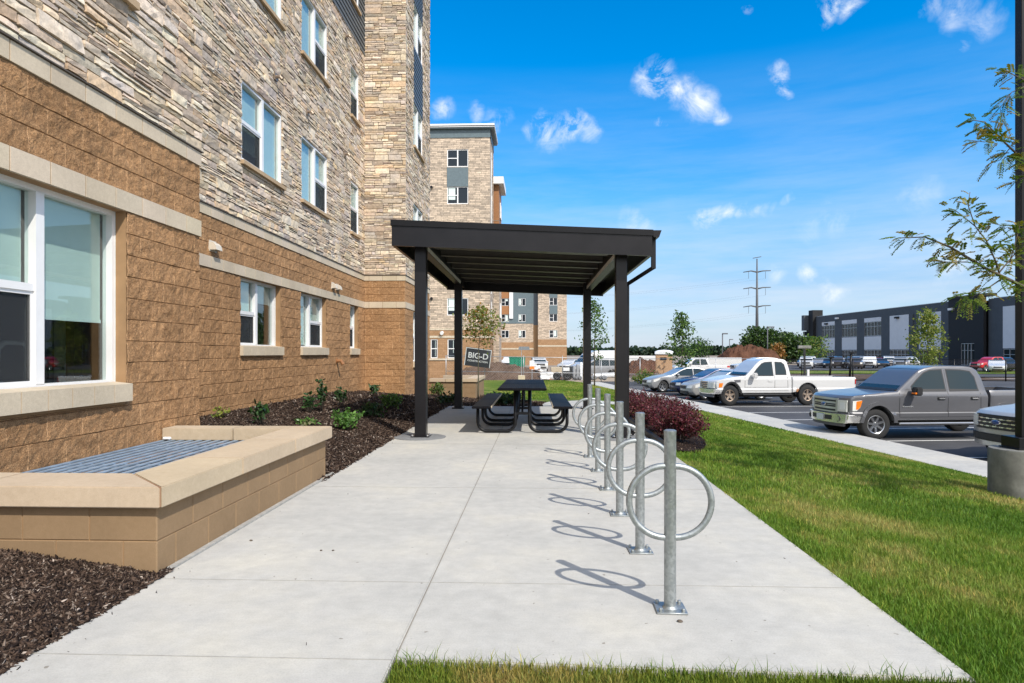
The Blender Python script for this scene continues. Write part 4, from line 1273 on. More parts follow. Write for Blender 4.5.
for i, (px, D, h, r, pal, lab) in enumerate([(758, 150, 7.9, 3.3, G1 + GD, 'leafy green tree directly below the power pylon'), (769, 148, 7.4, 3.0, G1 + GD, 'leafy green tree just right of the pylon tree'), (747, 152, 6.2, 1.6, G1 + GD, 'low green tree poking over the dirt mound'),
        (786, 150, 6.5, 2.6, GD + G1, 'dark green tree midway between pylon and office building'), (797, 146, 5.7, 2.6, G1 + GD, 'broad green tree next to the dark office building'), (778, 140, 3.9, 1.4, [(.30, .13, .03), (.24, .14, .04), (.12, .10, .03)], 'small orange brown tree at the right foot of the dirt mound'),
        (803, 150, 4.4, 2.0, G1, 'low green tree against the corner of the dark office building')]):
    tree('tree', lab, px, D, h, r, .08, pal, .62, 1500, 0, 20 + i, 'trees between the dirt mound and the dark building', 'round', .15, 22, zbase=-1.0, cl=.27)
# distant wood
rg = np.random.RandomState(9); P = []
for i in range(15000):
    px = rg.uniform(545, 905); D = 620 + rg.uniform(0, 60); top = 5.0 + 1.6 * noise.noise(Vector((px * .03, 0, 1))) + 2 * noise.noise(Vector((px * .13, 3, 1))) + (1.5 if px > 690 else 0)
    X, Y = at(px, D); P.append((X, Y, -2 + (top + 2) * rg.rand() ** .6))
V, C, n = leafcloud(P, 3.6, [(.022, .045, .022), (.016, .034, .018), (.03, .055, .025)], 3, .8)
o = leafobj('distant_wood', V, C, n, M['leaf'], None); tag(o, 'dark line of far off woodland along the horizon', kind='stuff')
m = MB(); a, b = at(540, 690), at(910, 690); m.hexa([(a[0], a[1], -3), (b[0], b[1], -3), (b[0], b[1] + 30, -3), (a[0], a[1] + 30, -3), (a[0], a[1], 3), (b[0], b[1], 4.5), (b[0], b[1] + 30, 4.5), (a[0], a[1] + 30, 3)])
flat('wood_dark', (.016, .03, .016), .9); o = m.build('wooded_rise', M['wood_dark']); o['kind'] = 'structure'

# honey locust at the right edge: branches reaching in over the view
tx_, ty_ = c2w(6.1, 6.5)
t = thing('locust_tree', 'locust tree whose thin leafy branches reach in from the right edge', 'tree', (tx_, ty_, H(tx_, ty_)))
m = MB(); leaf_pts = []; rg = random.Random(5)
def W(px, py, D): x, y = at(px, D); return Vector((x, y, zat(py, D)))
zb = H(tx_, ty_)
trunk = [Vector((tx_, ty_, zb - .1)), Vector((tx_ + .03, ty_, zb + 1.2)), Vector((tx_ - .02, ty_ + .05, zb + 2.6)), Vector((tx_ + .05, ty_, zb + 4.2)), Vector((tx_, ty_ + .05, zb + 5.6))]
m.tube(trunk, [.075, .06, .05, .035, .012], 10)
br = []
def branch(pts, r0, r1, leafy=.35):
    m.tube(pts, [lerp(r0, r1, i / (len(pts) - 1)) for i in range(len(pts))], 6)
    br.append((pts, leafy))
c0 = W(1160, 300, 6.5)
main = [trunk[1].lerp(trunk[2], .5), W(1110, 325, 6.5), W(1060, 300, 6.45), W(1022, 286, 6.4), W(985, 268, 6.35), W(950, 247, 6.3), W(925, 237, 6.3), W(898, 238, 6.3)]
branch(main, .026, .004, .45)
branch([W(1000, 276, 6.4), W(996, 262, 6.3), W(986, 240, 6.25), W(975, 226, 6.2), W(968, 205, 6.2), W(970, 192, 6.2)], .009, .003, .5)
branch([W(998, 274, 6.38), W(1008, 262, 6.5), W(1018, 250, 6.6), W(1035, 240, 6.6)], .008, .004, .6)
branch([W(975, 226, 6.2), W(955, 210, 6.1), W(948, 208, 6.1)], .005, .002, .5)
branch([W(968, 262, 6.35), W(945, 262, 6.2), W(925, 260, 6.2)], .006, .002, .45)
branch([W(1003, 278, 6.4), W(985, 290, 6.3), W(972, 297, 6.2), W(955, 296, 6.2)], .007, .002, .6)
branch([W(1010, 262, 6.5), W(1020, 225, 6.6), W(1000, 225, 6.6), W(986, 222, 6.6)], .006, .002, .5)
br2 = [trunk[2], W(1100, 205, 6.6), W(1050, 180, 6.6), W(1020, 157, 6.6), W(1000, 138, 6.6), W(985, 122, 6.6), W(972, 120, 6.6)]
branch(br2, .018, .003, .5)
branch([W(1010, 148, 6.6), W(1000, 160, 6.5), W(992, 163, 6.5)], .005, .002, .5)
branch([W(1000, 138, 6.6), W(985, 142, 6.5), W(968, 140, 6.5)], .005, .002, .4)
branch([W(1050, 180, 6.6), W(1030, 175, 6.7), W(1014, 182, 6.7)], .006, .002, .3)
br3 = [trunk[2].lerp(trunk[3], .6), W(1100, 130, 6.8), W(1050, 95, 6.8), W(1020, 78, 6.8), W(1000, 68, 6.8)]
branch(br3, .014, .003, .5)
branch([W(1030, 84, 6.8), W(1012, 92, 6.7), W(1000, 108, 6.7), W(1002, 118, 6.7)], .005, .002, .5)
# rest of the crown, mostly out of frame
for k in range(26):
    f = .42 + .56 * k / 26; i = f * 4; i0 = min(3, int(i)); b0 = trunk[i0].lerp(trunk[i0 + 1], i - i0); a = k * 2.4 + rg.uniform(-.3, .3)
    if math.cos(a) < -.55 and abs(math.sin(a)) < .9: a += 1.9
    rr = rg.uniform(.9, 2.0) * (1.15 - f * .6)
    e = b0 + Vector((math.cos(a) * rr, math.sin(a) * rr, rr * rg.uniform(.1, .6))); mid = b0.lerp(e, .5) + Vector((0, 0, .1))
    if e.x / max(.1, e.y) < .80: continue
    branch([b0, mid, e], .014, .003, 1.0)
m.build('trunk', M['bark'], t, smooth=True, world=True)
V_, C_ = [], []; nl = 0
pal = [(.10, .165, .022), (.13, .19, .03), (.07, .125, .018), (.19, .19, .03), (.26, .20, .045)]
LV = MB()
def pinnate(p, d, L_, col):
    d = d.normalized(); s = d.cross(Vector((0, 0, 1)))
    if s.length < .1: s = Vector((1, 0, 0))
    s.normalize(); up = s.cross(d); s = (s + up * rg.uniform(-.6, .6)).normalized()
    n = 8
    LV.col = (.12, .12, .04)
    prev = p
    for i in range(n):
        f = (i + 1) / n; q = p + d * L_ * f + Vector((0, 0, -L_ * .35 * f * f))
        LV.col = (.12, .12, .04); w = s * .0014
        LV.f.append([LV.vert(prev - w), LV.vert(prev + w), LV.vert(q + w), LV.vert(q - w)]); prev = q
        for sg in (-1, 1):
            ll = L_ * .27 * (1 - .25 * abs(f - .5)) * rg.uniform(.8, 1.2); dd = (s * sg + d * .45 + Vector((0, 0, -.35 + rg.uniform(-.3, .2)))).normalized(); wv = dd.cross(up).normalized() if dd.cross(up).length > .1 else d
            wv = (d * .9 + wv * .2).normalized() * ll * .33
            k = rg.uniform(.8, 1.25); LV.col = tuple(c * k for c in col)
            LV.f.append([LV.vert(q), LV.vert(q + dd * ll * .5 + wv), LV.vert(q + dd * ll), LV.vert(q + dd * ll * .5 - wv)])
for pts, leafy in br:
    Ln = sum((b - a).length for a, b in zip(pts, pts[1:])); nn = int(Ln / .0125 * leafy * (1.0 if leafy < 1 else .8)) + 4
    n0 = 0.30 if Ln > 1.6 else 0.1
    for k in range(nn):
        f = n0 + (1 - n0) * (rg.random() ** .8); s = f * Ln
        for a, b in zip(pts, pts[1:]):
            l = (b - a).length
            if s <= l or b is pts[-1]: q = a.lerp(b, min(1, s / l)); dr = (b - a).normalized(); break
            s -= l
        out = (dr * .5 + Vector((rg.uniform(-1, 1), rg.uniform(-1, 1), rg.uniform(-.8, .7)))).normalized()
        q2 = q + out * rg.uniform(.0, .05)
        pinnate(q2, out, rg.uniform(.09, .15), rg.choice(pal))
LV.build('crown', M['leaf'], t, world=True, recalc=False)

# shrubs
def shrub(name, label, x, y, h, r, pal, leaf, nl, seed, cat='shrub', group=None, nst=14, glossy=False, spread=1.0, zb=None, aspect=.55, clump=.16):
    z = (H(x, y) if x < 1.75 else 0.02) if zb is None else zb
    t = thing(name, label, cat, (x, y, z), 0, group); rg = random.Random(seed); m = MB(); P = []
    for k in range(nst):
        a = rg.uniform(0, 6.28); rr = r * rg.uniform(.15, 1) ** .8; hh = h * (1 - .35 * (rr / r) ** 2) * rg.uniform(.7, 1.1)
        e = Vector((math.cos(a) * rr, math.sin(a) * rr, hh)); b = Vector((math.cos(a) * rr * .25 * spread, math.sin(a) * rr * .25 * spread, 0)); mid = b.lerp(e, .5) + Vector((0, 0, .04 * h))
        m.tube([b, mid, e], [.006, .004, .002], 4)
        for j in range(int(nl / nst)):
            f = .25 + .75 * rg.random() ** .7; q = b.lerp(mid, f * 2) if f < .5 else mid.lerp(e, f * 2 - 1)
            g = clump * r * (1.15 - .5 * f)
            P.append((q.x + rg.gauss(0, g), q.y + rg.gauss(0, g), max(.01, q.z + rg.gauss(0, g * .7))))
    m.build('stem', M['bark'], t, smooth=True)
    V, C, n = leafcloud(P, leaf, pal, seed, aspect); leafobj('foliage', V, C, n, M['leaf_glossy' if glossy else 'leaf'], t)
    return t
RED = [(.11, .020, .036), (.16, .032, .048), (.065, .014, .026), (.21, .055, .065), (.10, .05, .035)]
for i, (x, y, h, r, lab) in enumerate([(2.12, 10.0, .47, .42, 'dark red barberry shrub at the near end of the row by the bike racks'), (2.16, 11.1, .52, .52, 'second dark red barberry shrub from the near end of the row'),
                                 (2.16, 12.4, .50, .50, 'third dark red barberry shrub from the near end, close to the shelter post'), (2.1, 13.6, .52, .48, 'farthest dark red barberry shrub, partly behind the shelter post')]):
    shrub('barberry_shrub', lab, x, y, h, r, RED, .034, 5200, 40 + i, group='red shrubs beside the bike racks', nst=46, spread=1.5, clump=.15)
DG = [(.018, .05, .014), (.028, .07, .02), (.04, .09, .025)]; LG = [(.10, .22, .045), (.14, .27, .06), (.07, .16, .035)]
def gp(px, py):   # point of the sloping mulch bed under a pixel
    for D in np.arange(7, 30, .03):
        x, y = at(px, D)
        if zat(py, D) <= H(x, y) + .02: return x, y
    return x, y
for i, (px, py, h, r, pal, lf, nl, lab) in enumerate([
        (262, 424, .36, .16, DG, .07, 110, 'dark glossy leafed shrub nearest the window well'),
        (310, 412, .42, .13, DG, .07, 120, 'left stem of the pair of upright dark shrubs under the wall windows'),
        (321, 411, .58, .12, DG, .07, 150, 'tallest upright dark shrub under the wall windows'),
        (342, 406, .42, .15, DG, .07, 110, 'upright dark shrub directly under the hose tap'),
        (347, 429, .34, .26, LG, .055, 520, 'bright green round leafy plant in the mulch bed'),
        (372, 416, .27, .24, GD + DG, .055, 420, 'low shaded green shrub left of the front shelter post'),
        (392, 408, .34, .26, G1, .055, 420, 'bushy green shrub right behind the low shaded one'),
        (374, 396, .38, .16, DG, .07, 130, 'small upright dark shrub near the tower corner'),
        (391, 392, .48, .18, DG, .07, 150, 'upright dark shrub in front of the tower face'),
        (306, 424, .10, .20, LG + [(.2, .2, .1)], .07, 130, 'tuft of fine pale green weed behind the window well cap'),
        (222, 417, .16, .16, GY, .06, 60, 'yellowish weed against the foot of the split block wall'),
        (438, 395, .42, .3, G1, .07, 300, 'green shrub between the two left shelter posts'),
        (447, 404, .3, .35, DG + GD, .07, 300, 'dark low shrub by the rear left shelter post'),
        (411, 388, .4, .22, DG, .07, 160, 'small dark shrub at the right side of the tower face')]):
    x, y = gp(px, py); shrub('garden_shrub', lab, x, y, h, r, pal, lf, nl, 60 + i, group='small shrubs in the mulch bed', nst=9 if nl < 200 else 22, glossy=nl < 200, zb=H(x, y), aspect=.6)
for i, (px, D, lab) in enumerate([(500, 16.9, 'dark leafy shrub behind the left half of the picnic table'), (513, 17.3, 'dark leafy shrub right behind the picnic table legs')]):
    x, y = at(px, D); shrub('garden_shrub', lab, x, y, .32, .34, DG + GD, .08, 420, 80 + i, group='small shrubs in the mulch bed', nst=22, zb=H(x, y))
# weeds along the construction fence
for i, (px, D, h, lab) in enumerate([(645, 47, 1.1, 'straggly weed clump left of the silver sedan nose'), (652, 46, .8, 'lower weed clump touching the silver sedan nose'), (640, 49, .6, 'small weed clump behind the shelter post at the fence')]):
    x, y = at(px, D); shrub('weed_clump', lab, x, y, h, .7, GY + G1, .16, 220, 90 + i, cat='weeds', nst=16, zb=-.95, group='weeds by the fence')
# ================================================================== vehicles
def arc(cx, cz, r, a0, a1, n=14):
    return [(cx + r * math.cos(R(a0 + (a1 - a0) * i / n)), cz + r * math.sin(R(a0 + (a1 - a0) * i / n))) for i in range(n + 1)]
class Car:
    def __init__(s, L, W, belt, tumble=.26, nose=.16, tail=.10, tuck=.05):
        s.prof = None; s.L, s.W, s.belt, s.tumble, s.nose, s.tail, s.tuck = L, W, belt, tumble, nose, tail, tuck
    def D(s, p, off=0.0):
        x, y, z = p; h = s.W / 2; q = min(1.0, abs(y) / h)
        yy = y
        k = 1.0
        if z > s.belt: k -= s.tumble * (z - s.belt)
        mid = .5 * s.belt + .25
        k -= s.tuck * ((z - mid) / mid) ** 2 if z <= s.belt else s.tuck * ((s.belt - mid) / mid) ** 2
        if s.prof:
            for (za, ka), (zb, kb) in zip(s.prof, s.prof[1:]):
                if za <= z <= zb: k *= lerp(ka, kb, (z - za) / (zb - za)); break
            else: k *= s.prof[0][1] if z < s.prof[0][0] else s.prof[-1][1]
        # plan taper at both ends
        f = max(0, 1 - x / .9); r = max(0, 1 - (s.L - x) / .8)
        k -= .07 * f * f + .05 * r * r
        yy = y * k
        x2 = x + s.nose * q ** 2.6 * max(0, 1 - x / 1.3) - s.tail * q ** 2.6 * max(0, 1 - (s.L - x) / 1.1)
        if abs(y) > h - 1e-4 or off: yy += off * (1 if y > 0 else -1)
        return Vector((x2, yy, z))
    def solid(s, mb, outline, y0=None, y1=None, bev=.05, nx=.16, nz=.09, seg=3):
        h = s.W / 2; y0 = -h if y0 is None else y0; y1 = h if y1 is None else y1
        bm = bmesh.new()
        a = [bm.verts.new((p[0], y0, p[1])) for p in outline]; b = [bm.verts.new((p[0], y1, p[1])) for p in outline]
        bm.faces.new(a); bm.faces.new(b[::-1]); n = len(a)
        for i in range(n): bm.faces.new([a[(i + 1) % n], a[i], b[i], b[(i + 1) % n]])
        bmesh.ops.recalc_face_normals(bm, faces=bm.faces[:])
        if bev:
            e = [e for e in bm.edges if abs(e.verts[0].co.y - e.verts[1].co.y) < 1e-6]
            bmesh.ops.bevel(bm, geom=e, offset=bev, segments=seg, affect='EDGES', clamp_overlap=True, profile=.6)
        def cut(co, no):
            bmesh.ops.bisect_plane(bm, geom=bm.verts[:] + bm.edges[:] + bm.faces[:], plane_co=co, plane_no=no)
        xs = [p[0] for p in outline]; zs = [p[1] for p in outline]
        x = min(xs) + nx
        while x < max(xs): cut((x, 0, 0), (1, 0, 0)); x += nx
        z = min(zs) + nz
        while z < max(zs): cut((0, 0, z), (0, 0, 1)); z += nz
        for z, _ in (s.prof or []):
            if min(zs) < z < max(zs): cut((0, 0, z), (0, 0, 1))
        y = -h + .14
        while y < h:
            if y0 < y < y1: cut((0, y, 0), (0, 1, 0))
            y += .15
        for v in bm.verts: v.co = s.D(v.co)
        mb.addbm(bm)
    def side(s, mb, poly, off=.004, th=.0, sides=(-1, 1), n=.10):
        # thin panel lying on the body side
        for sg in sides:
            bm = bmesh.new(); vs = [bm.verts.new((p[0], sg * s.W / 2, p[1])) for p in poly]; bm.faces.new(vs if sg < 0 else vs[::-1])
            xs = [p[0] for p in poly]; zs = [p[1] for p in poly]
            x = min(xs) + n
            while x < max(xs) - .01: bmesh.ops.bisect_plane(bm, geom=bm.verts[:] + bm.edges[:] + bm.faces[:], plane_co=(x, 0, 0), plane_no=(1, 0, 0)); x += n
            z = min(zs) + n
            while z < max(zs) - .01: bmesh.ops.bisect_plane(bm, geom=bm.verts[:] + bm.edges[:] + bm.faces[:], plane_co=(0, 0, z), plane_no=(0, 0, 1)); z += n
            for v in bm.verts: v.co = s.D(v.co, off)
            if th:
                r = bmesh.ops.extrude_face_region(bm, geom=bm.faces[:])
                for v in [g for g in r['geom'] if isinstance(g, bmesh.types.BMVert)]: v.co.y += sg * th
            mb.addbm(bm)
    def front(s, mb, z0, z1, y0, y1, x, th=.02, lean=0.0, ny=10, nz=3, rear=False):
        # panel wrapped round the nose (or tail)
        g = []
        for j in range(nz + 1):
            row = []
            for i in range(ny + 1):
                y = lerp(y0, y1, i / ny); z = lerp(z0, z1, j / nz)
                row.append(s.D((x + lean * (z - z0) , y, z)))
            g.append(row)
        sgn = 1 if rear else -1
        A_ = [[mb.vert(p + Vector((sgn * th, 0, 0))) for p in r] for r in g]; B_ = [[mb.vert(p + Vector((-sgn * .05, 0, 0))) for p in r] for r in g]
        for j in range(nz):
            for i in range(ny):
                mb.f.append([A_[j][i], A_[j][i + 1], A_[j + 1][i + 1], A_[j + 1][i]])
        for i in range(ny):
            mb.f.append([A_[0][i], A_[0][i + 1], B_[0][i + 1], B_[0][i]]); mb.f.append([A_[nz][i], A_[nz][i + 1], B_[nz][i + 1], B_[nz][i]])
        for j in range(nz):
            mb.f.append([A_[j][0], A_[j + 1][0], B_[j + 1][0], B_[j][0]]); mb.f.append([A_[j][ny], A_[j + 1][ny], B_[j + 1][ny], B_[j][ny]])
    def screen(s, mb, x0, z0, x1, z1, w0, w1, off=.006, n=8):
        # windscreen or rear window between a lower and an upper edge
        d = Vector((x1 - x0, 0, z1 - z0)).normalized(); nrm = Vector((-d.z, 0, d.x)); 
        if nrm.z < 0: nrm = -nrm
        rows = []
        for j in range(5):
            t = j / 4; row = []
            for i in range(n + 1):
                y = lerp(-1, 1, i / n) * s.W / 2 * lerp(w0, w1, t)
                row.append(mb.vert(s.D((lerp(x0, x1, t), y, lerp(z0, z1, t))) + nrm * off))
            rows.append(row)
        for j in range(4):
            for i in range(n): mb.f.append([rows[j][i], rows[j][i + 1], rows[j + 1][i + 1], rows[j + 1][i]])
def grow(poly, d):
    n = len(poly); out = []
    ar_ = sum(poly[i][0] * poly[(i + 1) % n][1] - poly[(i + 1) % n][0] * poly[i][1] for i in range(n))
    sg = 1 if ar_ > 0 else -1
    for i in range(n):
        p0, p1, p2 = Vector(poly[i - 1]), Vector(poly[i]), Vector(poly[(i + 1) % n])
        a = (p1 - p0).normalized(); b = (p2 - p1).normalized(); na = Vector((a.y, -a.x)) * sg; nb_ = Vector((b.y, -b.x)) * sg
        m_ = (na + nb_); m_ = m_.normalized() * d / max(.5, m_.normalized().dot(na)) if m_.length > .01 else na * d
        out.append((p1.x + m_.x, p1.y + m_.y))
    return out
def strip(p, q, w):
    p, q = Vector(p), Vector(q); d = (q - p).normalized(); n = Vector((-d.y, d.x)) * w / 2
    return [tuple(p + n), tuple(p - n), tuple(q - n), tuple(q + n)]
def wheel(par, x, y, r, w, spokes=6, rimmat='alloy', n=32, rr=.62, detail=True):
    sg = 1 if y > 0 else -1
    o = empty('wheel', (x, y, r), 0 if sg < 0 else math.pi, par)     # local -y is outward
    m = MB(); h = w / 2
    m.lathe([(r * rr, -h + .012), (r * (rr + .06), -h + .0), (r * .93, -h + .008), (r * .985, -h + .03), (r, -h + .06), (r, h - .06), (r * .985, h - .03), (r * .93, h - .008), (r * rr, h)], axis='y', n=n)
    m.build('tyre', M['rubber'], o, smooth=True)
    m = MB(); R0 = r * rr
    m.lathe([(R0 + .004, -h + .012), (R0 - .004, -h + .004), (R0 - .02, -h + .014), (R0 - .03, -h + .05), (R0 - .035, h)], axis='y', n=n)
    if detail:
        for k in range(spokes):
            a = 2 * math.pi * k / spokes + .3; ca, sa = math.cos(a), math.sin(a); wd = R0 * (.135 if spokes > 5 else .2)
            P = lambda rad, t, dy: (rad * ca - t * sa, dy, rad * sa + t * ca)
            m.hexa([P(R0 * .12, -wd * 1.1, -h + .075), P(R0 * .98, -wd, -h + .055), P(R0 * .98, wd, -h + .055), P(R0 * .12, wd * 1.1, -h + .075),
                    P(R0 * .12, -wd * .9, -h + .045), P(R0 * .97, -wd * .7, -h + .018), P(R0 * .97, wd * .7, -h + .018), P(R0 * .12, wd * .9, -h + .045)])
    m.lathe([(.0001, -h + .028), (R0 * .22, -h + .03), (R0 * .27, -h + .05), (R0 * .27, -h + .09)], axis='y', n=16)
    m.build('rim', M[rimmat], o, autosmooth=35)
    m = MB(); m.lathe([(.0001, -h + .10), (R0 - .02, -h + .10), (R0 - .02, -h + .13)], axis='y', n=n); m.build('brake_disc', M['plastic_grey' if detail else 'paint_dark'], o)
    return o
def place(t, b, side, a):            # a: distance along kerb, b: nose distance past it
    p = kp(a, b, ZL); t.location = p
    t.rotation_euler = (0, 0, math.atan2(KN.y, KN.x))
def kdist(D): return 0
def pickup(name, label, cat, paintm, crew=True, bedL=1.75, group='parked cars and trucks', old=False, detail=True, grill=True):
    t = thing(name, label, cat, (0, 0, 0), 0, group)
    wr = .405 if not old else .41; fx = .98 if not old else .93
    cabx = 4.14 if crew else 3.72
    Lt = cabx + .06 + bedL; W = 2.0 if not old else 1.96; beltz = 1.26 if not old else 1.18
    wb = 3.68 if crew else 3.53
    c = Car(Lt, W, beltz, .24, .20 if not old else .26, .03, .05)
    c.prof = [(.40, .955), (.56, .985), (.70, .992), (.735, .968), (.90, .975), (1.10, .992), (1.17, .995), (1.23, .975), (1.30, .955), (2.2, .955)] if not old else [(.40, .955), (.55, .985), (.66, .99), (.70, .97), (.90, .98), (1.05, .99), (1.12, .975), (1.2, .96), (2.2, .96)]
    top = 1.93 if not old else 1.88
    az = wr + .03; ar_ = .475 if not old else .475
    def arch(cx): return arc(cx, az, ar_, 180 + 8, -8, 16)
    zb = .50
    if not old:
        up = [(.16, .66), (.10, .74), (.09, .98), (.13, 1.10), (.22, 1.16), (.6, 1.205), (1.1, 1.25), (1.58, 1.285), (1.85, 1.50), (2.10, 1.70), (2.28, 1.835), (2.46, 1.90), (2.75, top + .02), (3.2, top + .025), (3.6, 1.945), (3.82, 1.91), (3.93, 1.84), (4.03, 1.62), (4.10, 1.30), (4.14, 1.10), (4.14, zb)]
    else:
        up = [(.20, .62), (.13, .70), (.10, .86), (.14, .97), (.30, 1.03), (.7, 1.10), (1.15, 1.155), (1.66, 1.20), (1.90, 1.42), (2.13, 1.64), (2.31, 1.775), (2.5, 1.845), (2.8, top), (3.2, top - .005), (3.45, 1.845), (3.56, 1.77), (3.63, 1.5), (3.68, 1.22), (3.72, 1.0), (3.72, zb)]
    out = [(.30, zb + .06), (.22, zb + .12)] + up
    a = arch(fx); lo = [(x, z) for x, z in a if z > zb - .001]
    out = out + [(lo[-1][0] + .02, zb)] + lo[::-1]
    m = MB(); c.solid(m, out, bev=.055)
    body = m.build('body', paintm, t, autosmooth=28)
    # wheel well lining and chassis
    m = MB(); m.box(.5, Lt - .25, -.62, .62, .33, zb + .02); m.box(fx - .44, fx + .44, -.70, .70, zb, az + ar_ - .03); 
    m.box(fx + wb - .46, fx + wb + .46, -.74, .74, zb - .1, az + ar_ + .02)
    m.build('chassis', M['plastic_black'], t)
    # bed
    bz0, bz1 = zb + .10, (1.30 if not old else 1.13); x0, x1 = cabx + .045, Lt
    rx = fx + wb
    ap = [(x, z) for x, z in arch(rx) if z > bz0 - .05]
    wl = [(x0, bz0 - .08), (x0, bz1), (x1 - .04, bz1), (x1, bz1 - .05), (x1 - .02, bz0 + .05), (x1 - .1, bz0 - .03)]
    bo = wl + [(ap[-1][0] + .01, bz0 - .05)] + ap[::-1] + [(ap[0][0] - .01, bz0 - .06)]
    bo = [wl[0]] + wl[1:] + [(min(ap[-1][0], x1 - .12), bz0 - .05)] + [q for q in ap[::-1] if q[0] < x1 - .12]
    m = MB()
    c.solid(m, bo, y0=-W / 2, y1=-W / 2 + .10, bev=.025, seg=2); c.solid(m, bo, y0=W / 2 - .10, y1=W / 2, bev=.025, seg=2)
    c.solid(m, [(x0, bz0 + .2), (x0, bz1), (x0 + .05, bz1), (x0 + .05, bz0 + .2)], y0=-W / 2 + .1, y1=W / 2 - .1, bev=0)
    bed = m.build('bed', paintm, t, autosmooth=28)
    m = MB(); c.solid(m, [(x1 - .06, bz0), (x1 - .06, bz1), (x1 - .005, bz1), (x1 - .005, bz0)], y0=-W / 2 + .1, y1=W / 2 - .1, bev=.01, seg=1); m.build('tailgate', paintm, t)
    m = MB(); m.box(x0, x1 - .06, -W / 2 + .08, W / 2 - .08, bz0 + .2, bz0 + .23); m.box(x0, x1 - .08, -W / 2 + .09, W / 2 - .09, bz1 - .30, bz1 - .28); m.build('bed_liner', M['plastic_black'], t)
    m = MB(); c.side(m, [(x1 - .16 + .1 * old, bz0 + .25), (x1 - .015, bz0 + .25), (x1 - .015, bz1 - .08), (x1 - .16 + .1 * old, bz1 - .08)], .006, .01); m.build('tail_lamp', M['lamp_red'], t)
    m = MB(); c.front(m, .58, .74, -.9, .9, x1 + .02, .04, rear=True); m.build('rear_bumper', M['chrome'], t)
    # glass
    if not old:
        g1 = [(2.02, 1.30), (2.0, 1.40), (2.18, 1.575), (2.40, 1.755), (2.58, 1.825), (2.90, 1.84), (2.93, 1.30)]
        g2 = [(3.07, 1.30), (3.05, 1.84), (3.45, 1.83), (3.70, 1.79), (3.80, 1.65), (3.85, 1.31)]
    else:
        g1 = [(2.06, 1.21), (2.05, 1.32), (2.19, 1.47), (2.42, 1.67), (2.56, 1.72), (2.86, 1.735), (2.88, 1.21)]
        g2 = [(3.02, 1.25), (3.03, 1.73), (3.30, 1.72), (3.41, 1.64), (3.47, 1.40), (3.47, 1.25)]
    for g in (g1, g2):
        m = MB(); c.side(m, grow(g, .028), .002); tr = m.build('window_trim', M['plastic_black'], t)
        m = MB(); c.side(m, g, .0045); m.build('side_window', M['car_glass'], tr, smooth=True)
    m = MB()
    if not old: c.screen(m, 1.63, 1.325, 2.36, 1.865, .90, .86)
    else: c.screen(m, 1.71, 1.245, 2.36, 1.79, .88, .84)
    m.build('windscreen', M['car_glass'], t, smooth=True)
    m = MB()
    if not old: c.screen(m, 1.52, 1.283, 1.64, 1.335, .93, .93, .008)
    else: c.screen(m, 1.60, 1.195, 1.70, 1.24, .93, .93, .008)
    m.build('cowl', M['plastic_black'], t)
    m = MB(); bk_ = ((4.07, 1.42), (3.94, 1.76)) if not old else ((3.655, 1.36), (3.58, 1.70)); c.screen(m, bk_[0][0], bk_[0][1], bk_[1][0], bk_[1][1], .78, .72, .01); m.build('rear_window', M['car_glass'], t)
    # doors seams, handles
    m = MB(); zt = 1.24 if not old else 1.16
    dx = [(1.62, 1.62), (2.985, 2.985), (3.93, 3.90)] if not old else [(1.60, 1.60), (2.95, 2.95), (3.56, 3.52)]
    for xa, xb in dx: c.side(m, strip((xa, .60), (xb, zt), .015), .0018)
    c.side(m, strip((2.985 if not old else 2.95, zt), (2.985 if not old else 2.95, 1.85 if not old else 1.78), .008), .0018)
    c.side(m, strip((1.62, .60), (dx[-1][0], .60), .010), .0018)
    c.side(m, strip((1.62, .735), (dx[-1][0], .735), .012), .0018)
    m.build('door_seam', M['plastic_black'], t)
    m = MB()
    for hx in ((2.80, 3.74) if not old else (2.76,)):
        c.side(m, [(hx - .12, 1.055 - .1 * old), (hx + .09, 1.055 - .1 * old), (hx + .09, 1.125 - .1 * old), (hx - .12, 1.125 - .1 * old)], .003, .012)
    hnd = m.build('door_handle', M['plastic_black'] if not old else paintm, t)
    if not old:
        m = MB()
        for hx in (2.80, 3.74): c.side(m, [(hx - .09, 1.075), (hx + .07, 1.075), (hx + .07, 1.105), (hx - .09, 1.105)], .0035, .030)
        m.build('grip', M['chrome'], hnd)
    # mirrors
    for sg in (-1, 1):
        m = MB(); yb_ = W / 2 * .97
        mx, mz = (1.98, 1.27) if not old else (1.96, 1.19)
        bm = bmesh.new(); bmesh.ops.create_cube(bm, size=1)
        for v in bm.verts: v.co = Vector((v.co.x * (.20 if v.co.y * sg > 0 else .13), v.co.y * .26, v.co.z * .22))
        bmesh.ops.bevel(bm, geom=bm.edges[:], offset=.03, segments=2, affect='EDGES')
        m.addbm(bm, Matrix.Translation((mx, sg * (yb_ + .17), mz + .02))); m.tube([(mx + .05, sg * (yb_ - .08), mz - .06), (mx + .02, sg * (yb_ + .12), mz - .02)], .035, 6)
        mo = m.build('mirror', M['plastic_black'] if not old else M['chrome'], t)
        if not old:
            m = MB(); m.cbox(mx - .115, mx - .06, sg * (yb_ + .13), sg * (yb_ + .285), mz - .05, mz - .005, .004) if sg > 0 else m.cbox(mx - .115, mx - .06, -(yb_ + .285), -(yb_ + .13), mz - .05, mz - .005, .004)
            m.build('turn_lamp', M['lamp_amber'], mo)
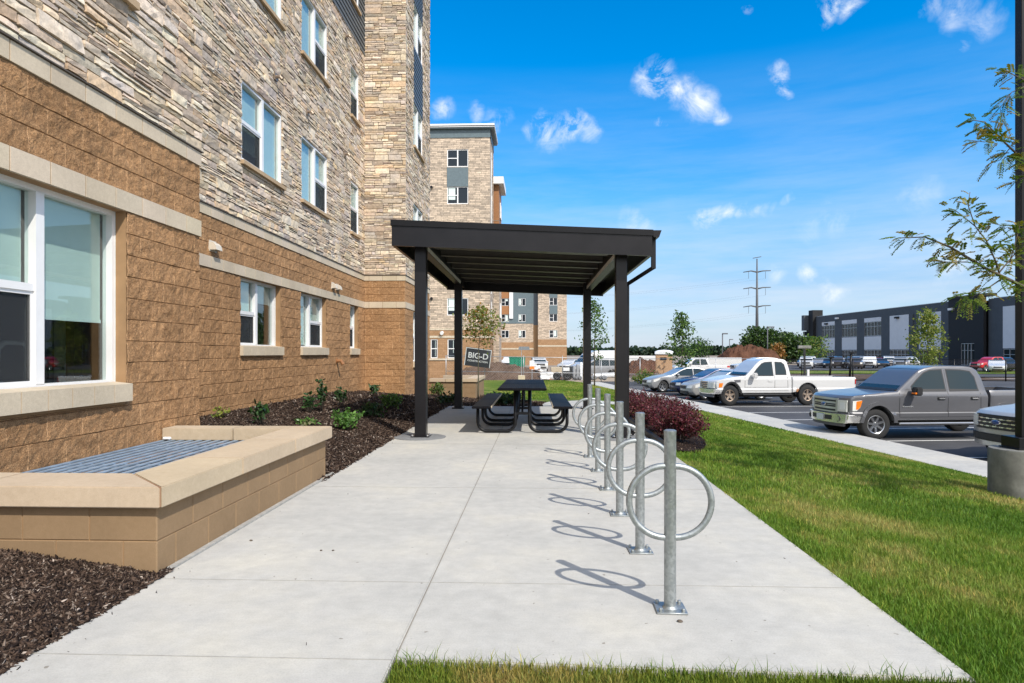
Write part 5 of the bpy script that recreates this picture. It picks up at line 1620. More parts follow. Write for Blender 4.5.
    # nose
    if not old:
        m = MB(); c.front(m, .70, 1.085, -.62, .62, .10, .018, 0.03, 14); g = m.build('grille', M['alloy'], t, autosmooth=30)
        m = MB()
        for (z0, z1) in ((.735, .785), (.845, .885), (.985, 1.03), (.90, .93)):
            c.front(m, z0, z1, -.55, .55, .10, .026, .03, 14, 1)
        m.build('grille_opening', M['plastic_black'], g)
        bm = bmesh.new(); m = MB(); bmesh.ops.create_uvsphere(bm, u_segments=20, v_segments=8, radius=1)
        m.addbm(bm, Matrix.Translation((.072, 0, .90)) @ Matrix.Diagonal((.02, .12, .05, 1))); e = m.build('emblem', M['chrome'], g, smooth=True)
        bm = bmesh.new(); m = MB(); bmesh.ops.create_uvsphere(bm, u_segments=20, v_segments=8, radius=1)
        m.addbm(bm, Matrix.Translation((.066, 0, .90)) @ Matrix.Diagonal((.02, .105, .04, 1))); m.build('emblem_field', M['badge_blue'], g, smooth=True)
        for sg in (-1, 1):
            a_, b_ = (.64, .93) if sg > 0 else (-.93, -.64)
            m = MB(); c.front(m, .735, 1.04, a_, b_, .088, .014, .02, 6); hl = m.build('headlight', M['lamp_clear'], t, autosmooth=30)
            m = MB(); pl = [(.17, .76), (.17, 1.03), (.44, 1.05), (.40, .86), (.30, .77)]; c.side(m, pl, .008, .0, (sg,)); m.build('headlight_wrap', M['lamp_clear'], hl)
            m = MB(); pl = [(.27, .80), (.28, 1.02), (.46, 1.045), (.41, .88), (.34, .81)]; c.side(m, pl, .012, .0, (sg,)); m.build('turn_lamp', M['lamp_amber'], hl)
            m = MB(); c.front(m, .79, .98, a_ + .06, b_ - .08, .088, .019, .02, 4, 2); m.build('reflector', M['trim_white'], hl)
        m = MB(); c.front(m, .43, .67, -.97, .97, .03, .03, 0, 18, 4)
        c.solid(m, [(.05, .44), (.03, .50), (.05, .66), (.52, .66), (.50, .56), (.44, .44)], bev=.03)
        bp = m.build('front_bumper', M['chrome'], t, autosmooth=35)
        m = MB(); c.front(m, .50, .62, -.52, -.22, .03, .036); c.front(m, .50, .62, .22, .52, .03, .036); m.build('air_intake', M['plastic_black'], bp)
        m = MB(); c.front(m, .34, .435, -.85, .85, .08, .01, 0, 14); c.front(m, .665, .735, -.96, .96, .10, .012, 0, 14); m.build('valance', M['plastic_black'] if 0 else M['plastic_grey'], t)
        for sg in (-1, 1):
            m = MB(); P_ = c.D((.03, sg * .74, .54)); m.lathe([(.075, -.04), (.065, -.034), (.05, .01), (.0001, .012)], (P_.x, P_.y, P_.z), 'x', 18); m.build('fog_lamp', M['plastic_black'], bp)
        m = MB(); m.cbox(-.035, -.012, -.16, .16, .47, .63, .004); pt = m.build('number_plate', M['plate'], bp)
        # wheel arch flares
        m = MB()
        for cx, rr_ in ((fx, ar_),):
            o_ = arc(cx, az, rr_ + .10, 178, 2, 18); i_ = arc(cx, az, rr_ + .005, 178, 2, 18)
            for k in range(18): c.side(m, [i_[k], o_[k], o_[k + 1], i_[k + 1]], .004, .04, n=9)
        m.build('arch_flare', paintm, t, autosmooth=50); m = MB()
        cx = rx
        o_ = arc(cx, az, ar_ + .075, 174, 6, 18); i_ = arc(cx, az, ar_ + .005, 174, 6, 18)
        for k in range(18): c.side(m, [i_[k], o_[k], o_[k + 1], i_[k + 1]], .004, .022, n=9)
        m.build('arch_flare', paintm, t, autosmooth=50)
        m = MB()
        for sg in (-1, 1): m.cbox(fx + .58, rx - .58, sg * (W / 2 - .02) - .09, sg * (W / 2 - .02) + .09, .40, .46, .02)
        m.build('running_board', M['alloy'], t)
        m = MB(); c.side(m, [(1.70, .86), (2.0, .86), (2.0, .895), (1.70, .895)], .003, .006); m.build('nameplate', M['chrome'], t)
    else:
        m = MB(); c.front(m, .70, .955, -.48, .48, .11, .018, .05, 14); g = m.build('grille', M['chrome'], t, autosmooth=30)
        m = MB()
        for i in range(3): c.front(m, .725 + i * .075, .775 + i * .075, -.44, -.02, .115, .024, .05, 8, 1); c.front(m, .725 + i * .075, .775 + i * .075, .02, .44, .115, .024, .05, 8, 1)
        m.build('grille_opening', M['plastic_grey'], g)
        for sg in (-1, 1):
            a_, b_ = (.50, .88) if sg > 0 else (-.88, -.50)
            m = MB(); c.front(m, .70, .93, a_, b_, .092, .016, .03, 6); hl = m.build('headlight', M['lamp_clear'], t, autosmooth=30)
            m = MB(); c.side(m, [(.22, .73), (.24, .90), (.46, .91), (.40, .74)], .008, .0, (sg,)); m.build('turn_lamp', M['lamp_amber'], hl)
        m = MB(); c.front(m, .50, .665, -.95, .95, .03, .03, 0, 18, 4); c.solid(m, [(.05, .46), (.03, .52), (.05, .665), (.50, .665), (.47, .56), (.40, .46)], bev=.03)
        m.build('front_bumper', M['chrome'], t, autosmooth=35)
        m = MB(); c.front(m, .34, .49, -.88, .88, .06, .01, 0, 14); m.build('valance', M['plastic_grey'], t)
        m = MB()
        o_ = arc(fx, az, ar_ + .06, 178, 2, 18); i_ = arc(fx, az, ar_ - .01, 178, 2, 18)
        for k in range(18): c.side(m, [i_[k], o_[k], o_[k + 1], i_[k + 1]], .004, .03, n=9)
        m.build('arch_flare', M['plastic_black'], t)
        m = MB()
        for sg in (-1, 1): m.cbox(fx + .55, 3.7, sg * (W / 2 - .03) - .07, sg * (W / 2 - .03) + .07, .41, .47, .02)
        m.build('running_board', M['plastic_black'], t)
        m = MB(); c.side(m, [(1.12, .93), (1.40, .94), (1.40, 1.04), (1.06, 1.03)], .003, .004); m.build('side_vent', M['plastic_grey'], t)
        m = MB(); c.side(m, [(rx - .55, bz0 - .04), (rx - .52, bz0 + .10), (rx - .40, bz0 + .06), (rx - .47, bz0 - .06)], .004); m.build('rust_patch', M['siding_brown'], t)
    for x in (fx, rx):
        for sg in (-1, 1): wheel(t, x, sg * (W / 2 - .17), wr, .27, 7 if not old else 5, 'alloy' if not old else 'steel_rust', rr=.60 if not old else .55)
    return t
def car(name, label, cat, paintm, kind='sedan', group='parked cars and trucks', detail=True):
    t = thing(name, label, cat, (0, 0, 0), 0, group)
    if kind == 'sedan':
        L_, W, belt, wr, fx, rx, zb = 4.75, 1.82, .93, .33, .92, 3.68, .24
        up = [(.12, .30), (.03, .40), (.02, .60), (.07, .73), (.25, .81), (.7, .91), (1.2, .98), (1.42, 1.01), (1.75, 1.16), (2.10, 1.34), (2.40, 1.435), (2.8, 1.46), (3.15, 1.435), (3.5, 1.33), (3.85, 1.15), (4.05, 1.06), (4.45, 1.03), (4.66, .98), (4.72, .80), (4.75, .55), (4.65, .32)]
        g1 = [(1.62, .985), (1.88, 1.16), (2.16, 1.30), (2.42, 1.375), (2.70, 1.39), (2.72, .975)]
        g2 = [(2.81, .975), (2.79, 1.39), (3.10, 1.37), (3.42, 1.27), (3.70, 1.10), (3.72, 1.0)]
        ws = (1.46, 1.01, 2.26, 1.405); rw = (3.93, 1.12, 3.30, 1.41); hl = (.58, .74, [(.14, .60), (.16, .74), (.66, .85), (.54, .72), (.26, .61)])
    elif kind == 'suv':
        L_, W, belt, wr, fx, rx, zb = 4.9, 1.95, 1.08, .38, .93, 3.80, .30
        up = [(.14, .36), (.05, .48), (.04, .80), (.08, .98), (.22, 1.06), (.7, 1.12), (1.2, 1.16), (1.36, 1.19), (1.65, 1.38), (1.95, 1.58), (2.2, 1.69), (2.6, 1.75), (3.4, 1.76), (4.1, 1.72), (4.5, 1.66), (4.66, 1.50), (4.80, 1.12), (4.88, .95), (4.9, .60), (4.8, .38)]
        g1 = [(1.72, 1.20), (1.95, 1.40), (2.2, 1.57), (2.40, 1.64), (2.62, 1.66), (2.64, 1.17)]
        g2 = [(2.73, 1.17), (2.71, 1.66), (3.5, 1.655), (3.52, 1.17)]
        g3 = [(3.62, 1.18), (3.60, 1.65), (4.15, 1.62), (4.42, 1.30), (4.42, 1.20)]
        ws = (1.40, 1.22, 2.10, 1.66); rw = (4.80, 1.18, 4.60, 1.56); hl = (.80, .98, [(.10, .82), (.12, .98), (.52, 1.03), (.42, .90), (.25, .82)])
    elif kind == 'van':
        L_, W, belt, wr, fx, rx, zb = 5.9, 2.05, 1.35, .36, .95, 4.65, .30
        up = [(.12, .36), (.03, .50), (.05, .85), (.16, 1.05), (.75, 1.28), (1.0, 1.42), (1.35, 1.80), (1.75, 2.25), (2.05, 2.45), (2.5, 2.55), (4.5, 2.57), (5.7, 2.53), (5.82, 2.40), (5.88, 1.2), (5.88, .40)]
        g1 = [(1.15, 1.42), (1.50, 1.82), (1.70, 1.98), (2.15, 1.98), (2.15, 1.35), (1.4, 1.32)]
        g2 = None; ws = (.95, 1.40, 1.80, 2.28); rw = (5.90, 1.4, 5.85, 2.2); hl = (.85, 1.05, [(.08, .85), (.16, 1.03), (.52, 1.14), (.40, .95)])
    elif kind == 'truck':
        L_, W, belt, wr, fx, rx, zb = 5.6, 1.95, 1.18, .39, .95, 4.4, .42
        up = [(.14, .45), (.05, .58), (.06, .95), (.16, 1.08), (.8, 1.15), (1.4, 1.20), (1.75, 1.50), (2.0, 1.72), (2.25, 1.80), (3.2, 1.81), (3.42, 1.74), (3.55, 1.22), (3.62, 1.19), (5.55, 1.17), (5.6, .9), (5.5, .50)]
        g1 = [(1.80, 1.22), (2.05, 1.55), (2.25, 1.70), (2.62, 1.71), (2.62, 1.20)]; g2 = [(2.72, 1.20), (2.72, 1.71), (3.2, 1.70), (3.36, 1.24)]
        ws = (1.46, 1.24, 2.06, 1.72); rw = (3.56, 1.3, 3.46, 1.68); hl = (.80, .98, [(.10, .82), (.12, .98), (.40, 1.02), (.36, .86)])
    c = Car(L_, W, belt, .27 if kind == 'sedan' else .26 if kind == 'suv' else .10 if kind == 'van' else .24, .26, .16, .07)
    az = wr + .01; ar_ = wr + .055
    fa = [(x, z) for x, z in arc(fx, az, ar_, 200, -20, 16) if z > zb]; ra = [(x, z) for x, z in arc(rx, az, ar_, 200, -20, 16) if z > zb]
    out = [(.22, zb)] + up + [(L_ - .25, zb)] + ra[::-1] + fa[::-1]
    m = MB(); c.solid(m, out, bev=.05, nx=.2, nz=.12, seg=2); m.build('body', paintm, t, autosmooth=32)
    m = MB(); m.box(.45, L_ - .4, -W / 2 + .28, W / 2 - .28, zb - .06, zb + .05); m.build('chassis', M['plastic_black'], t)
    gs = [g1] + ([g2] if g2 else []) + ([g3] if kind == 'suv' else [])
    for g in gs:
        m = MB(); c.side(m, grow(g, .02), .002, n=.2); tr = m.build('window_trim', M['plastic_black'], t)
        m = MB(); c.side(m, g, .0045, n=.2); m.build('side_window', M['car_glass'], tr, smooth=True)
    m = MB(); c.screen(m, *ws, .90, .82); m.build('windscreen', M['car_glass'], t, smooth=True)
    m = MB(); c.screen(m, rw[0], rw[1], rw[2], rw[3], .82, .78); m.build('rear_window', M['car_glass'], t, smooth=True)
    z0, z1, pl = hl
    for sg in (-1, 1):
        m = MB(); a_, b_ = (W * .30, W * .46) if sg > 0 else (-W * .46, -W * .30)
        c.front(m, z0 - .06 + (.06 if kind == 'sedan' else 0), z1 - (.02 if kind == 'sedan' else 0), a_, b_, up[2][0] + .005, .016, .3 if kind == 'sedan' else .05, 4); c.side(m, pl, .006, 0, (sg,)); m.build('headlight', M['lamp_clear'], t)
        m = MB(); c.side(m, [(L_ - .32, belt - .22), (L_ - .34, belt - .05), (L_ - .05, belt - .06), (L_ - .02, belt - .22)], .006, 0, (sg,)); m.build('tail_lamp', M['lamp_red'], t)
        if detail:
            m = MB(); bm = bmesh.new(); bmesh.ops.create_uvsphere(bm, u_segments=10, v_segments=6, radius=1); mxx = ws[0] + .35
            m.addbm(bm, Matrix.Translation((mxx, sg * (W / 2 + .07), belt + .10)) @ Matrix.Diagonal((.09, .11, .075, 1))); m.build('mirror', paintm, t, smooth=True)
    m = MB()
    if kind == 'sedan': c.front(m, .30, .44, -.62, .62, .03, .012, 0, 10); c.front(m, .54, .68, -.46, .46, .03, .016, .1, 10)
    else: c.front(m, .46, .60, -.75, .75, .04, .012, 0, 10); c.front(m, .72, .98, -.55, .55, .05, .012, .05, 10)
    gr_ = m.build('grille', M['plastic_black'], t)
    if detail:
        m = MB()
        xs_ = {'sedan': (1.38, 2.765, 3.62), 'suv': (1.38, 2.685, 3.56), 'van': (1.2, 2.22, 3.3), 'truck': (1.4, 2.67, 3.45)}[kind]
        for x in xs_: c.side(m, strip((x, zb + .16), (x, belt + .02), .010), .002, n=.3)
        m.build('door_seam', M['plastic_black'], t)
        m = MB()
        for x in xs_[1:]: c.side(m, [(x - .22, belt - .12), (x - .05, belt - .12), (x - .05, belt - .085), (x - .22, belt - .085)], .003, .02)
        m.build('door_handle', paintm, t)
    for x in (fx, rx):
        for sg in (-1, 1): wheel(t, x, sg * (W / 2 - .13), wr, .22, 5 if kind == 'sedan' else 6, 'alloy', 24, .64, detail)
    return t

def alongD(D):          # kerb coordinate of a side at this depth
    # K1 is depth 13.1 on the kerb; depth shrinks with offset into the park only slightly
    return (D - 13.1) / (8.6 / (K0 - K1).length)
WG = 2.0
g = pickup('pickup_truck', 'dark grey crew cab pickup with chrome front bumper parked nose to the pavement', 'pickup truck', M['paint_grey'])
place(g, -.50, 0, alongD(17.35) + 1.0 + .02)
wt = pickup('pickup_truck', 'white extended cab pickup with rusty wheels beside the empty stalls', 'pickup truck', M['paint_white'], crew=False, bedL=2.95, old=True); wt.scale = (1, 1, 1.09)
place(wt, .33, 0, alongD(28.6) + .98)
s2 = car('silver_car', 'silver sedan squeezed between the white pickup and the blue car', 'car', M['paint_pearl']); place(s2, .55, 0, alongD(31.9) + .91)
bl = car('blue_car', 'deep blue sedan, second from the far end of the parked row', 'car', M['paint_blue']); place(bl, 1.0, 0, alongD(34.9) + .91)
s1 = car('silver_car', 'silver sedan at the far end of the parked row near the portable toilet', 'car', M['paint_silver']); place(s1, .45, 0, alongD(38.4) + .91)
ex = car('silver_suv', 'light silver suv with black mesh grille half hidden behind the lamp post', 'suv', M['paint_pearl'], 'suv')
place(ex, .62, 0, alongD(12.75) + .98)
# grille and badge on the near suv
cc = Car(4.9, 1.95, 1.08, .26, .26, .16, .07)
m = MB(); cc.front(m, .70, 1.0, -.66, .66, .05, .02, .05, 16); gg = m.build('grille_surround', M['plastic_black'], ex, autosmooth=30)
m = MB()
for k, z in enumerate((.76, .84, .92)):
    y = -.58 + (.09 if k % 2 else 0)
    while y < .52: cc.front(m, z - .013, z + .013, y, y + .10, .052 , .03, .05, 2, 1); y += .19
for z in (.76, .84, .92): cc.front(m, z - .004, z + .004, -.58, .58, .052, .028, .05, 8, 1)
cc.front(m, .75, .93, -.006, .006, .052, .027, .05, 1, 2)
m.build('grille_mesh', M['chrome'], gg)
for s_, mt, dx_ in ((1.0, 'chrome', 0), (.84, 'badge_blue', -.006)):
    bm = bmesh.new(); m = MB(); bmesh.ops.create_uvsphere(bm, u_segments=20, v_segments=8, radius=1)
    m.addbm(bm, Matrix.Translation((.03 + dx_, 0, .85)) @ Matrix.Diagonal((.02, .13 * s_, .052 * s_, 1))); m.build('emblem', M[mt], gg, smooth=True)
m = MB(); cc.front(m, .34, .44, -.86, .86, .06, .02, 0, 12); m.build('skid_plate', M['alloy'], ex)
m = MB(); cc.front(m, .45, .60, -.90, .90, .04, .022, 0, 12); cc.front(m, .47, .58, -.5, .5, .04, .03, 0, 8); m.build('lower_intake', M['plastic_black'], ex)

def split_sides(t):
    # left and right twins become parts of their own
    def go(o):
        kids = [k for k in bpy.data.objects if k.parent == o]
        twin = None
        if o.type == 'MESH' and o.parent is not None:
            me = o.data; n = len(me.vertices); co_ = np.empty(n * 3); me.vertices.foreach_get('co', co_); y = co_.reshape(-1, 3)[:, 1]
            if n and (y > .3).any() and (y < -.3).any() and not (np.abs(y) < .28).any():
                twin = o.copy(); twin.data = me.copy(); COL.objects.link(twin)
                for ob_, sg in ((o, -1), (twin, 1)):
                    if ob_ is o: ob_.data = me.copy()
                    bm = bmesh.new(); bm.from_mesh(ob_.data); bmesh.ops.delete(bm, geom=[v for v in bm.verts if v.co.y * sg < 0], context='VERTS'); bm.to_mesh(ob_.data); bm.free()
        for k in kids:
            tw = go(k)
            if twin is not None:
                if tw is not None: tw.parent = twin
                elif k.type == 'MESH' and len(k.data.vertices) and k.data.vertices[0].co.y > 0: k.parent = twin
        return twin
    go(t)
def bg(t, px, D, head, z=-1.0):
    x, y = at(px, D); t.location = (x, y, z); t.rotation_euler = (0, 0, head + TH)
# facing: head = angle of the tail direction (+x local) in view space; pi/2 = nose towards the viewpoint
EDG = math.pi / 2
v = car('white_van', 'tall white cargo van parked beyond the construction fence', 'van', M['paint_white'], 'van', 'vehicles beyond the construction fence'); bg(v, 571, 66.0, R(22))
v = car('grey_suv', 'grey suv parked side on in front of the tall white van', 'suv', M['paint_silver'], 'suv', 'vehicles beyond the construction fence'); bg(v, 569, 60, R(-2), -1.0)
v = car('white_suv', 'white suv facing the camera between the far building and the white van', 'suv', M['paint_white'], 'suv', 'vehicles beyond the construction fence'); bg(v, 541, 82, EDG + R(4))
v = car('white_truck', 'white pickup facing the camera beside the green bin', 'pickup truck', M['paint_white'], 'truck', 'vehicles beyond the construction fence'); bg(v, 506, 88, EDG - R(14))
v = car('white_car', 'small white car nosed in left of the tall white van', 'car', M['paint_white'], 'sedan', 'vehicles beyond the construction fence'); bg(v, 562, 84, EDG - R(30))
v = car('white_truck', 'white pickup side on behind the tree and the portable toilet', 'pickup truck', M['paint_white'], 'truck', 'vehicles beyond the construction fence'); bg(v, 669, 62, R(0))
v = car('white_suv', 'white topped vehicle right in front of the big dirt mound', 'suv', M['paint_white'], 'suv', 'vehicles beyond the construction fence'); bg(v, 731, 66, R(2), -.9)
v = car('red_truck', 'bright red pickup by the dark office building entrance', 'pickup truck', M['paint_red'], 'truck', 'vehicles in the far car park'); bg(v, 973, 84, R(6))
v = pickup('maroon_pickup', 'maroon pickup whose tailgate shows behind the grey truck', 'pickup truck', M['paint_maroon'], crew=True, old=False)
v.location = kp(alongD(20.2) + .98, 17.2, ZL); v.rotation_euler = (0, 0, math.atan2(-KN.y, -KN.x))
far = [(806, 96, 'suv', 'paint_white', 'white suv at the left end of the far car park'), (820, 104, 'sedan', 'paint_silver', 'silver sedan right of the white suv in the far car park'), (829, 100, 'sedan', 'paint_dark', 'dark sedan beside the bright green tree in the far car park'),
       (838, 98, 'suv', 'paint_brown', 'brown suv seen through the left part of the black fence'), (849, 102, 'sedan', 'paint_silver', 'silver sedan between the two brown vehicles far off'), (856, 94, 'suv', 'paint_brown', 'larger brown suv just left of the white pickup far off'),
       (869, 98, 'truck', 'paint_white', 'white pickup in the middle of the far car park'), (884, 100, 'sedan', 'paint_dark', 'dark sedan right of the far white pickup'), (900, 96, 'suv', 'paint_silver', 'silver suv in front of the dark office building middle'), (914, 99, 'suv', 'paint_white', 'white suv almost hidden by the grey truck roof'),
       (998, 78, 'sedan', 'paint_white', 'white sedan near the red pickup at the right'), (1012, 82, 'suv', 'paint_dark', 'dark suv at the far right behind the lamp post')]
far += [(802, 112, 'sedan', 'paint_dark', 'dark sedan behind the white suv at the end of the far car park'), (812, 116, 'suv', 'paint_white', 'white suv in the back row right of the T shaped sign'), (824, 113, 'sedan', 'paint_pearl', 'pale sedan in the back row before the first pale panel'),
        (834, 115, 'suv', 'paint_dark', 'dark suv in the back row under the first window band'), (845, 113, 'sedan', 'paint_white', 'white sedan in the back row under the second window band'), (861, 116, 'suv', 'paint_silver', 'silver suv in the back row behind the brown suv'),
        (877, 113, 'sedan', 'paint_red', 'dull red sedan in the back row under the third window band'), (891, 115, 'suv', 'paint_white', 'white suv in the back row below the tall pale panel')]
protos = {}
for i, (px, D, k, pm, lab) in enumerate(far):
    o = car({'suv': 'distant_suv', 'sedan': 'distant_car', 'truck': 'distant_truck'}[k], lab, {'suv': 'suv', 'sedan': 'car', 'truck': 'pickup truck'}[k], M[pm], k, 'vehicles in the far car park', False)
    bg(o, px, D, EDG - R(25) + R(8) * math.sin(i * 3))

for o in list(bpy.data.objects):
    if o.parent is None and o.get('category') in ('car', 'suv', 'van', 'pickup truck'): split_sides(o)
lab_ = {'grass': 'short lawn grass', 'mulch': 'dark shredded bark mulch'}
for o, l_ in (('grass', 'lawn grass at the near corner of the lawn beside the walkway'), ('grass.001', 'lawn grass between the red shrubs and the pavement'), ('grass.002', 'lawn grass beyond the shelter up to the site fence'), ('grass.003', 'dry short grass strip along the front end of the walkway'),
              ('grass.004', 'taller grass tips hanging over the front end of the walkway'), ('grass.005', 'grass tips along the long right edge of the walkway'), ('mulch', 'dark bark mulch in front of the window well'), ('mulch.001', 'dark bark mulch between the window well and the shelter'),
              ('mulch.002', 'dark bark mulch behind the shelter posts'), ('mulch.003', 'dark bark mulch under the red barberry shrubs')):
    if o in bpy.data.objects: bpy.data.objects[o]['label'] = l_
# ================================================================== far buildings
def stonetex():
    t = NT('stone_far'); P = t.coord('Object')
    # works on both x- and y-facing walls
    sep = t.n('ShaderNodeSeparateXYZ'); t.l(P, sep.inputs[0]); cb = t.n('ShaderNodeCombineXYZ')
    t.l(t.math('ADD', sep.outputs[0], sep.outputs[1]), cb.inputs[0]); t.l(sep.outputs[2], cb.inputs[1])
    b = t.n('ShaderNodeTexBrick', offset=.37, offset_frequency=2, squash=1.6, squash_frequency=3)
    b.inputs['Scale'].default_value = 1; b.inputs['Brick Width'].default_value = .55; b.inputs['Row Height'].default_value = .15; b.inputs['Mortar Size'].default_value = .012
    b.inputs['Color1'].default_value = (.62, .50, .38, 1); b.inputs['Color2'].default_value = (.30, .25, .20, 1); b.inputs['Mortar'].default_value = (.12, .10, .08, 1); b.inputs['Bias'].default_value = -.15
    w = t.n('ShaderNodeTexNoise'); w.inputs['Scale'].default_value = 1.4; t.l(P, w.inputs['Vector'])
    mx = t.n('ShaderNodeVectorMath', operation='ADD'); sc = t.n('ShaderNodeVectorMath', operation='SCALE'); sc.inputs['Scale'].default_value = .12
    t.l(w.outputs['Color'], sc.inputs[0]); t.l(cb.outputs[0], mx.inputs[0]); t.l(sc.outputs[0], mx.inputs[1]); t.l(mx.outputs[0], b.inputs['Vector'])
    c = t.mix(1.0, b.outputs['Color'], t.ramp(t.noise(P, 3.5, 5, .7), [(.3, .72), (.7, 1.25)]), 'MULTIPLY')
    t.bsdf(c, .9, 0, t.bump(b.outputs['Fac'], -.6, .04), .2); M['stone_far'] = t.m
stonetex()
def blocktex(name, c1, c2):
    t = NT(name); P = t.coord('Object'); sep = t.n('ShaderNodeSeparateXYZ'); t.l(P, sep.inputs[0]); cb = t.n('ShaderNodeCombineXYZ')
    t.l(t.math('ADD', sep.outputs[0], sep.outputs[1]), cb.inputs[0]); t.l(sep.outputs[2], cb.inputs[1])
    b = t.n('ShaderNodeTexBrick'); b.inputs['Scale'].default_value = 1; b.inputs['Brick Width'].default_value = .4; b.inputs['Row Height'].default_value = .2; b.inputs['Mortar Size'].default_value = .008
    b.inputs['Color1'].default_value = (*c1, 1); b.inputs['Color2'].default_value = (*c2, 1); b.inputs['Mortar'].default_value = (.22, .13, .07, 1); t.l(cb.outputs[0], b.inputs['Vector'])
    c = t.mix(1.0, b.outputs['Color'], t.ramp(t.noise(P, 9, 5, .7), [(.3, .8), (.7, 1.2)]), 'MULTIPLY')
    t.bsdf(c, .9, 0, None, .2); M[name] = t.m
blocktex('block_far', (.37, .225, .125), (.30, .18, .095))
blocktex('band_far', (.56, .49, .38), (.52, .46, .35))
def wallbox(mb, fr, u0, u1, z0, z1, holes, t=.35, n=0.0):
    for (a, b, c, d) in rsub([(u0, u1, z0, z1)], holes): mb.fbox(fr, a, b, c, d, n - t, n)
def farwin(par, fr, u0, u1, z0, z1, kind='LR'):
    m = MB(); w = .07; sash(m, fr, u0, u1, z0, z1, w, -.12, -.04); um = (u0 + u1) / 2
    if kind != 'S': m.fbox(fr, um - .05, um + .05, z0 + w, z1 - w, -.12, -.038)
    zm = (z0 + z1) / 2
    if kind != 'S': m.fbox(fr, u0 + w, um - .05, zm - .035, zm + .035, -.12, -.042)
    else: m.fbox(fr, u0 + w, u1 - w, zm - .035, zm + .035, -.12, -.042)
    o = m.build('window', M['vinyl_white'], par, world=True)
    m = MB(); m.fbox(fr, u0 + w * .5, u1 - w * .5, z0 + w * .5, z1 - w * .5, -.10, -.09); m.build('pane', M['far_glass'], o, world=True)
    if rnd() < .6:
        a, b = (um + .06, u1 - w) if rnd() < .5 else (u0 + w, um - .06)
        m = MB(); zz_ = z1 - w - (z1 - z0 - 2 * w) * ru(.3, 1); m.fbox(fr, a + .05, b - .15, zz_, z1 - w, -.088, -.085); m.build('blind', M['blind'], o, world=True)
    return o
def floors(z0=0): return [(1.008 if k == 0 else 1.43 + HZ * k, 2.634 + HZ * k + (0.2 if k else 0)) for k in range(6)]
# --- mid wing: frontal face at depth 57
DM = 57.0
ym = yd(DM, -6)
mw_ = thing('apartment_wing', 'six storey stone clad wing with slate cornice rising behind the shelter', 'building', (-8, ym, -1))
xr_ = (490 - 537) / F * DM
frm = FY(ym); x0_, x1_ = -18.0, xr_
wx = ((447 - 537) / F * DM, (468.3 - 537) / F * DM)
lowx = [((430.5 - 537) / F * DM, (437.5 - 537) / F * DM), ((447.5 - 537) / F * DM, (456 - 537) / F * DM)]
hol = [(wx[0], wx[1], 4.55 + HZ * k, 6.05 + HZ * k) for k in range(5)] + [(a, b, .85, 2.50) for a, b in lowx]
DS = 4.6
frs = FX(xr_); ys0, ys1 = ym, ym + DS
sw = [(ym + 1.6, ym + 3.2)]
hols = [(a, b, 4.55 + HZ * k, 6.05 + HZ * k) for k in range(5) for a, b in sw]
for (za, zb_, mt, nm) in ((-1.2, 2.60, 'block_far', 'block_base'), (2.60, 2.80, 'band_far', 'band_course'), (2.80, 3.28, 'block_far', 'block_frieze'), (3.28, 3.45, 'band_far', 'upper_band'), (3.45, 19.9, 'stone_far', 'stone_wall')):
    m = MB(); e = .03 if 'band' in nm else 0
    wallbox(m, frm, x0_, x1_ + e, za, zb_, hol, .4, e); wallbox(m, frs, ys0 + .41, ys1, za, zb_, hols, .4, e)
    m.build(nm, M[mt], mw_, world=True)
m = MB(); m.box(x0_, x1_ - .01, ym + .42, ym + .6, -1, 19.9) ; m.box(x0_, x1_ - .5, ym + .6, ym + DS, -1, 20.6); m.build('interior', M['interior_wall'], mw_, world=True)
m = MB(); m.fbox(frm, x0_, x1_ + .05, 19.9, 20.75, -.5, .05); m.fbox(frs, ys0, ys1, 19.9, 20.75, -.4, .05); m.build('parapet', M['siding_slate'], mw_, world=True)
m = MB(); m.box(x0_, x1_ + .42, ym - .4, ys1, 20.75, 20.83); m.box(x0_, x1_ + .42, ym - .4, ym - .34, 20.70, 20.98); m.box(x1_ + .35, x1_ + .42, ym - .34, ys1, 20.70, 20.98); m.build('cornice', M['trim_white'], mw_, world=True)
m = MB(); m.box(x0_, x1_ + .34, ym - .33, ys1, 20.60, 20.748); m.build('soffit', M['siding_slate'], mw_, world=True)
for k in range(5): farwin(mw_, frm, wx[0], wx[1], 4.55 + HZ * k, 6.05 + HZ * k)
for a, b in lowx: farwin(mw_, frm, a, b, .85, 2.50, 'S')
for k in range(5):
    for a, b in sw: farwin(mw_, frs, a, b, 4.55 + HZ * k, 6.05 + HZ * k)
for k in (3,):
    m = MB(); m.fbox(frm, wx[0], wx[1], 6.05 + HZ * k - .0 , 4.55 + HZ * (k + 1) - .05, .002, .03); m.build('siding_panel', M['siding_slate'], mw_, world=True)
for a, b in sw:
    m = MB(); m.fbox(frs, a, b, 9.2, 16.9, .0, .0) if 0 else m.fbox(frs, a - .3, a - .1, 6.5, 19, .002, .05); m.build('white_trim', M['trim_white'], mw_, world=True)
m = MB(); m.fbox(frm, lowx[0][0] - .3, lowx[1][1] + .3, .68, .84, -.02, .08); m.build('sill_band', M['band_far'], mw_, world=True)
for k in range(4):
    m = MB(); u = (431.5 - 537) / F * DM; z = 6.0 + HZ * k; P = frm.p
    m.tube([P(u, z, 0), P(u, z, .2)], .12, 8); m.build('wall_vent', M['dark_bronze'], mw_, world=True)
m = MB(); u = (442 - 537) / F * DM; m.tube([frm.p(u, 3.05, 0), frm.p(u, 3.0, .25)], .16, 8); m.build('vent_hood', M['trim_white'], mw_, world=True)
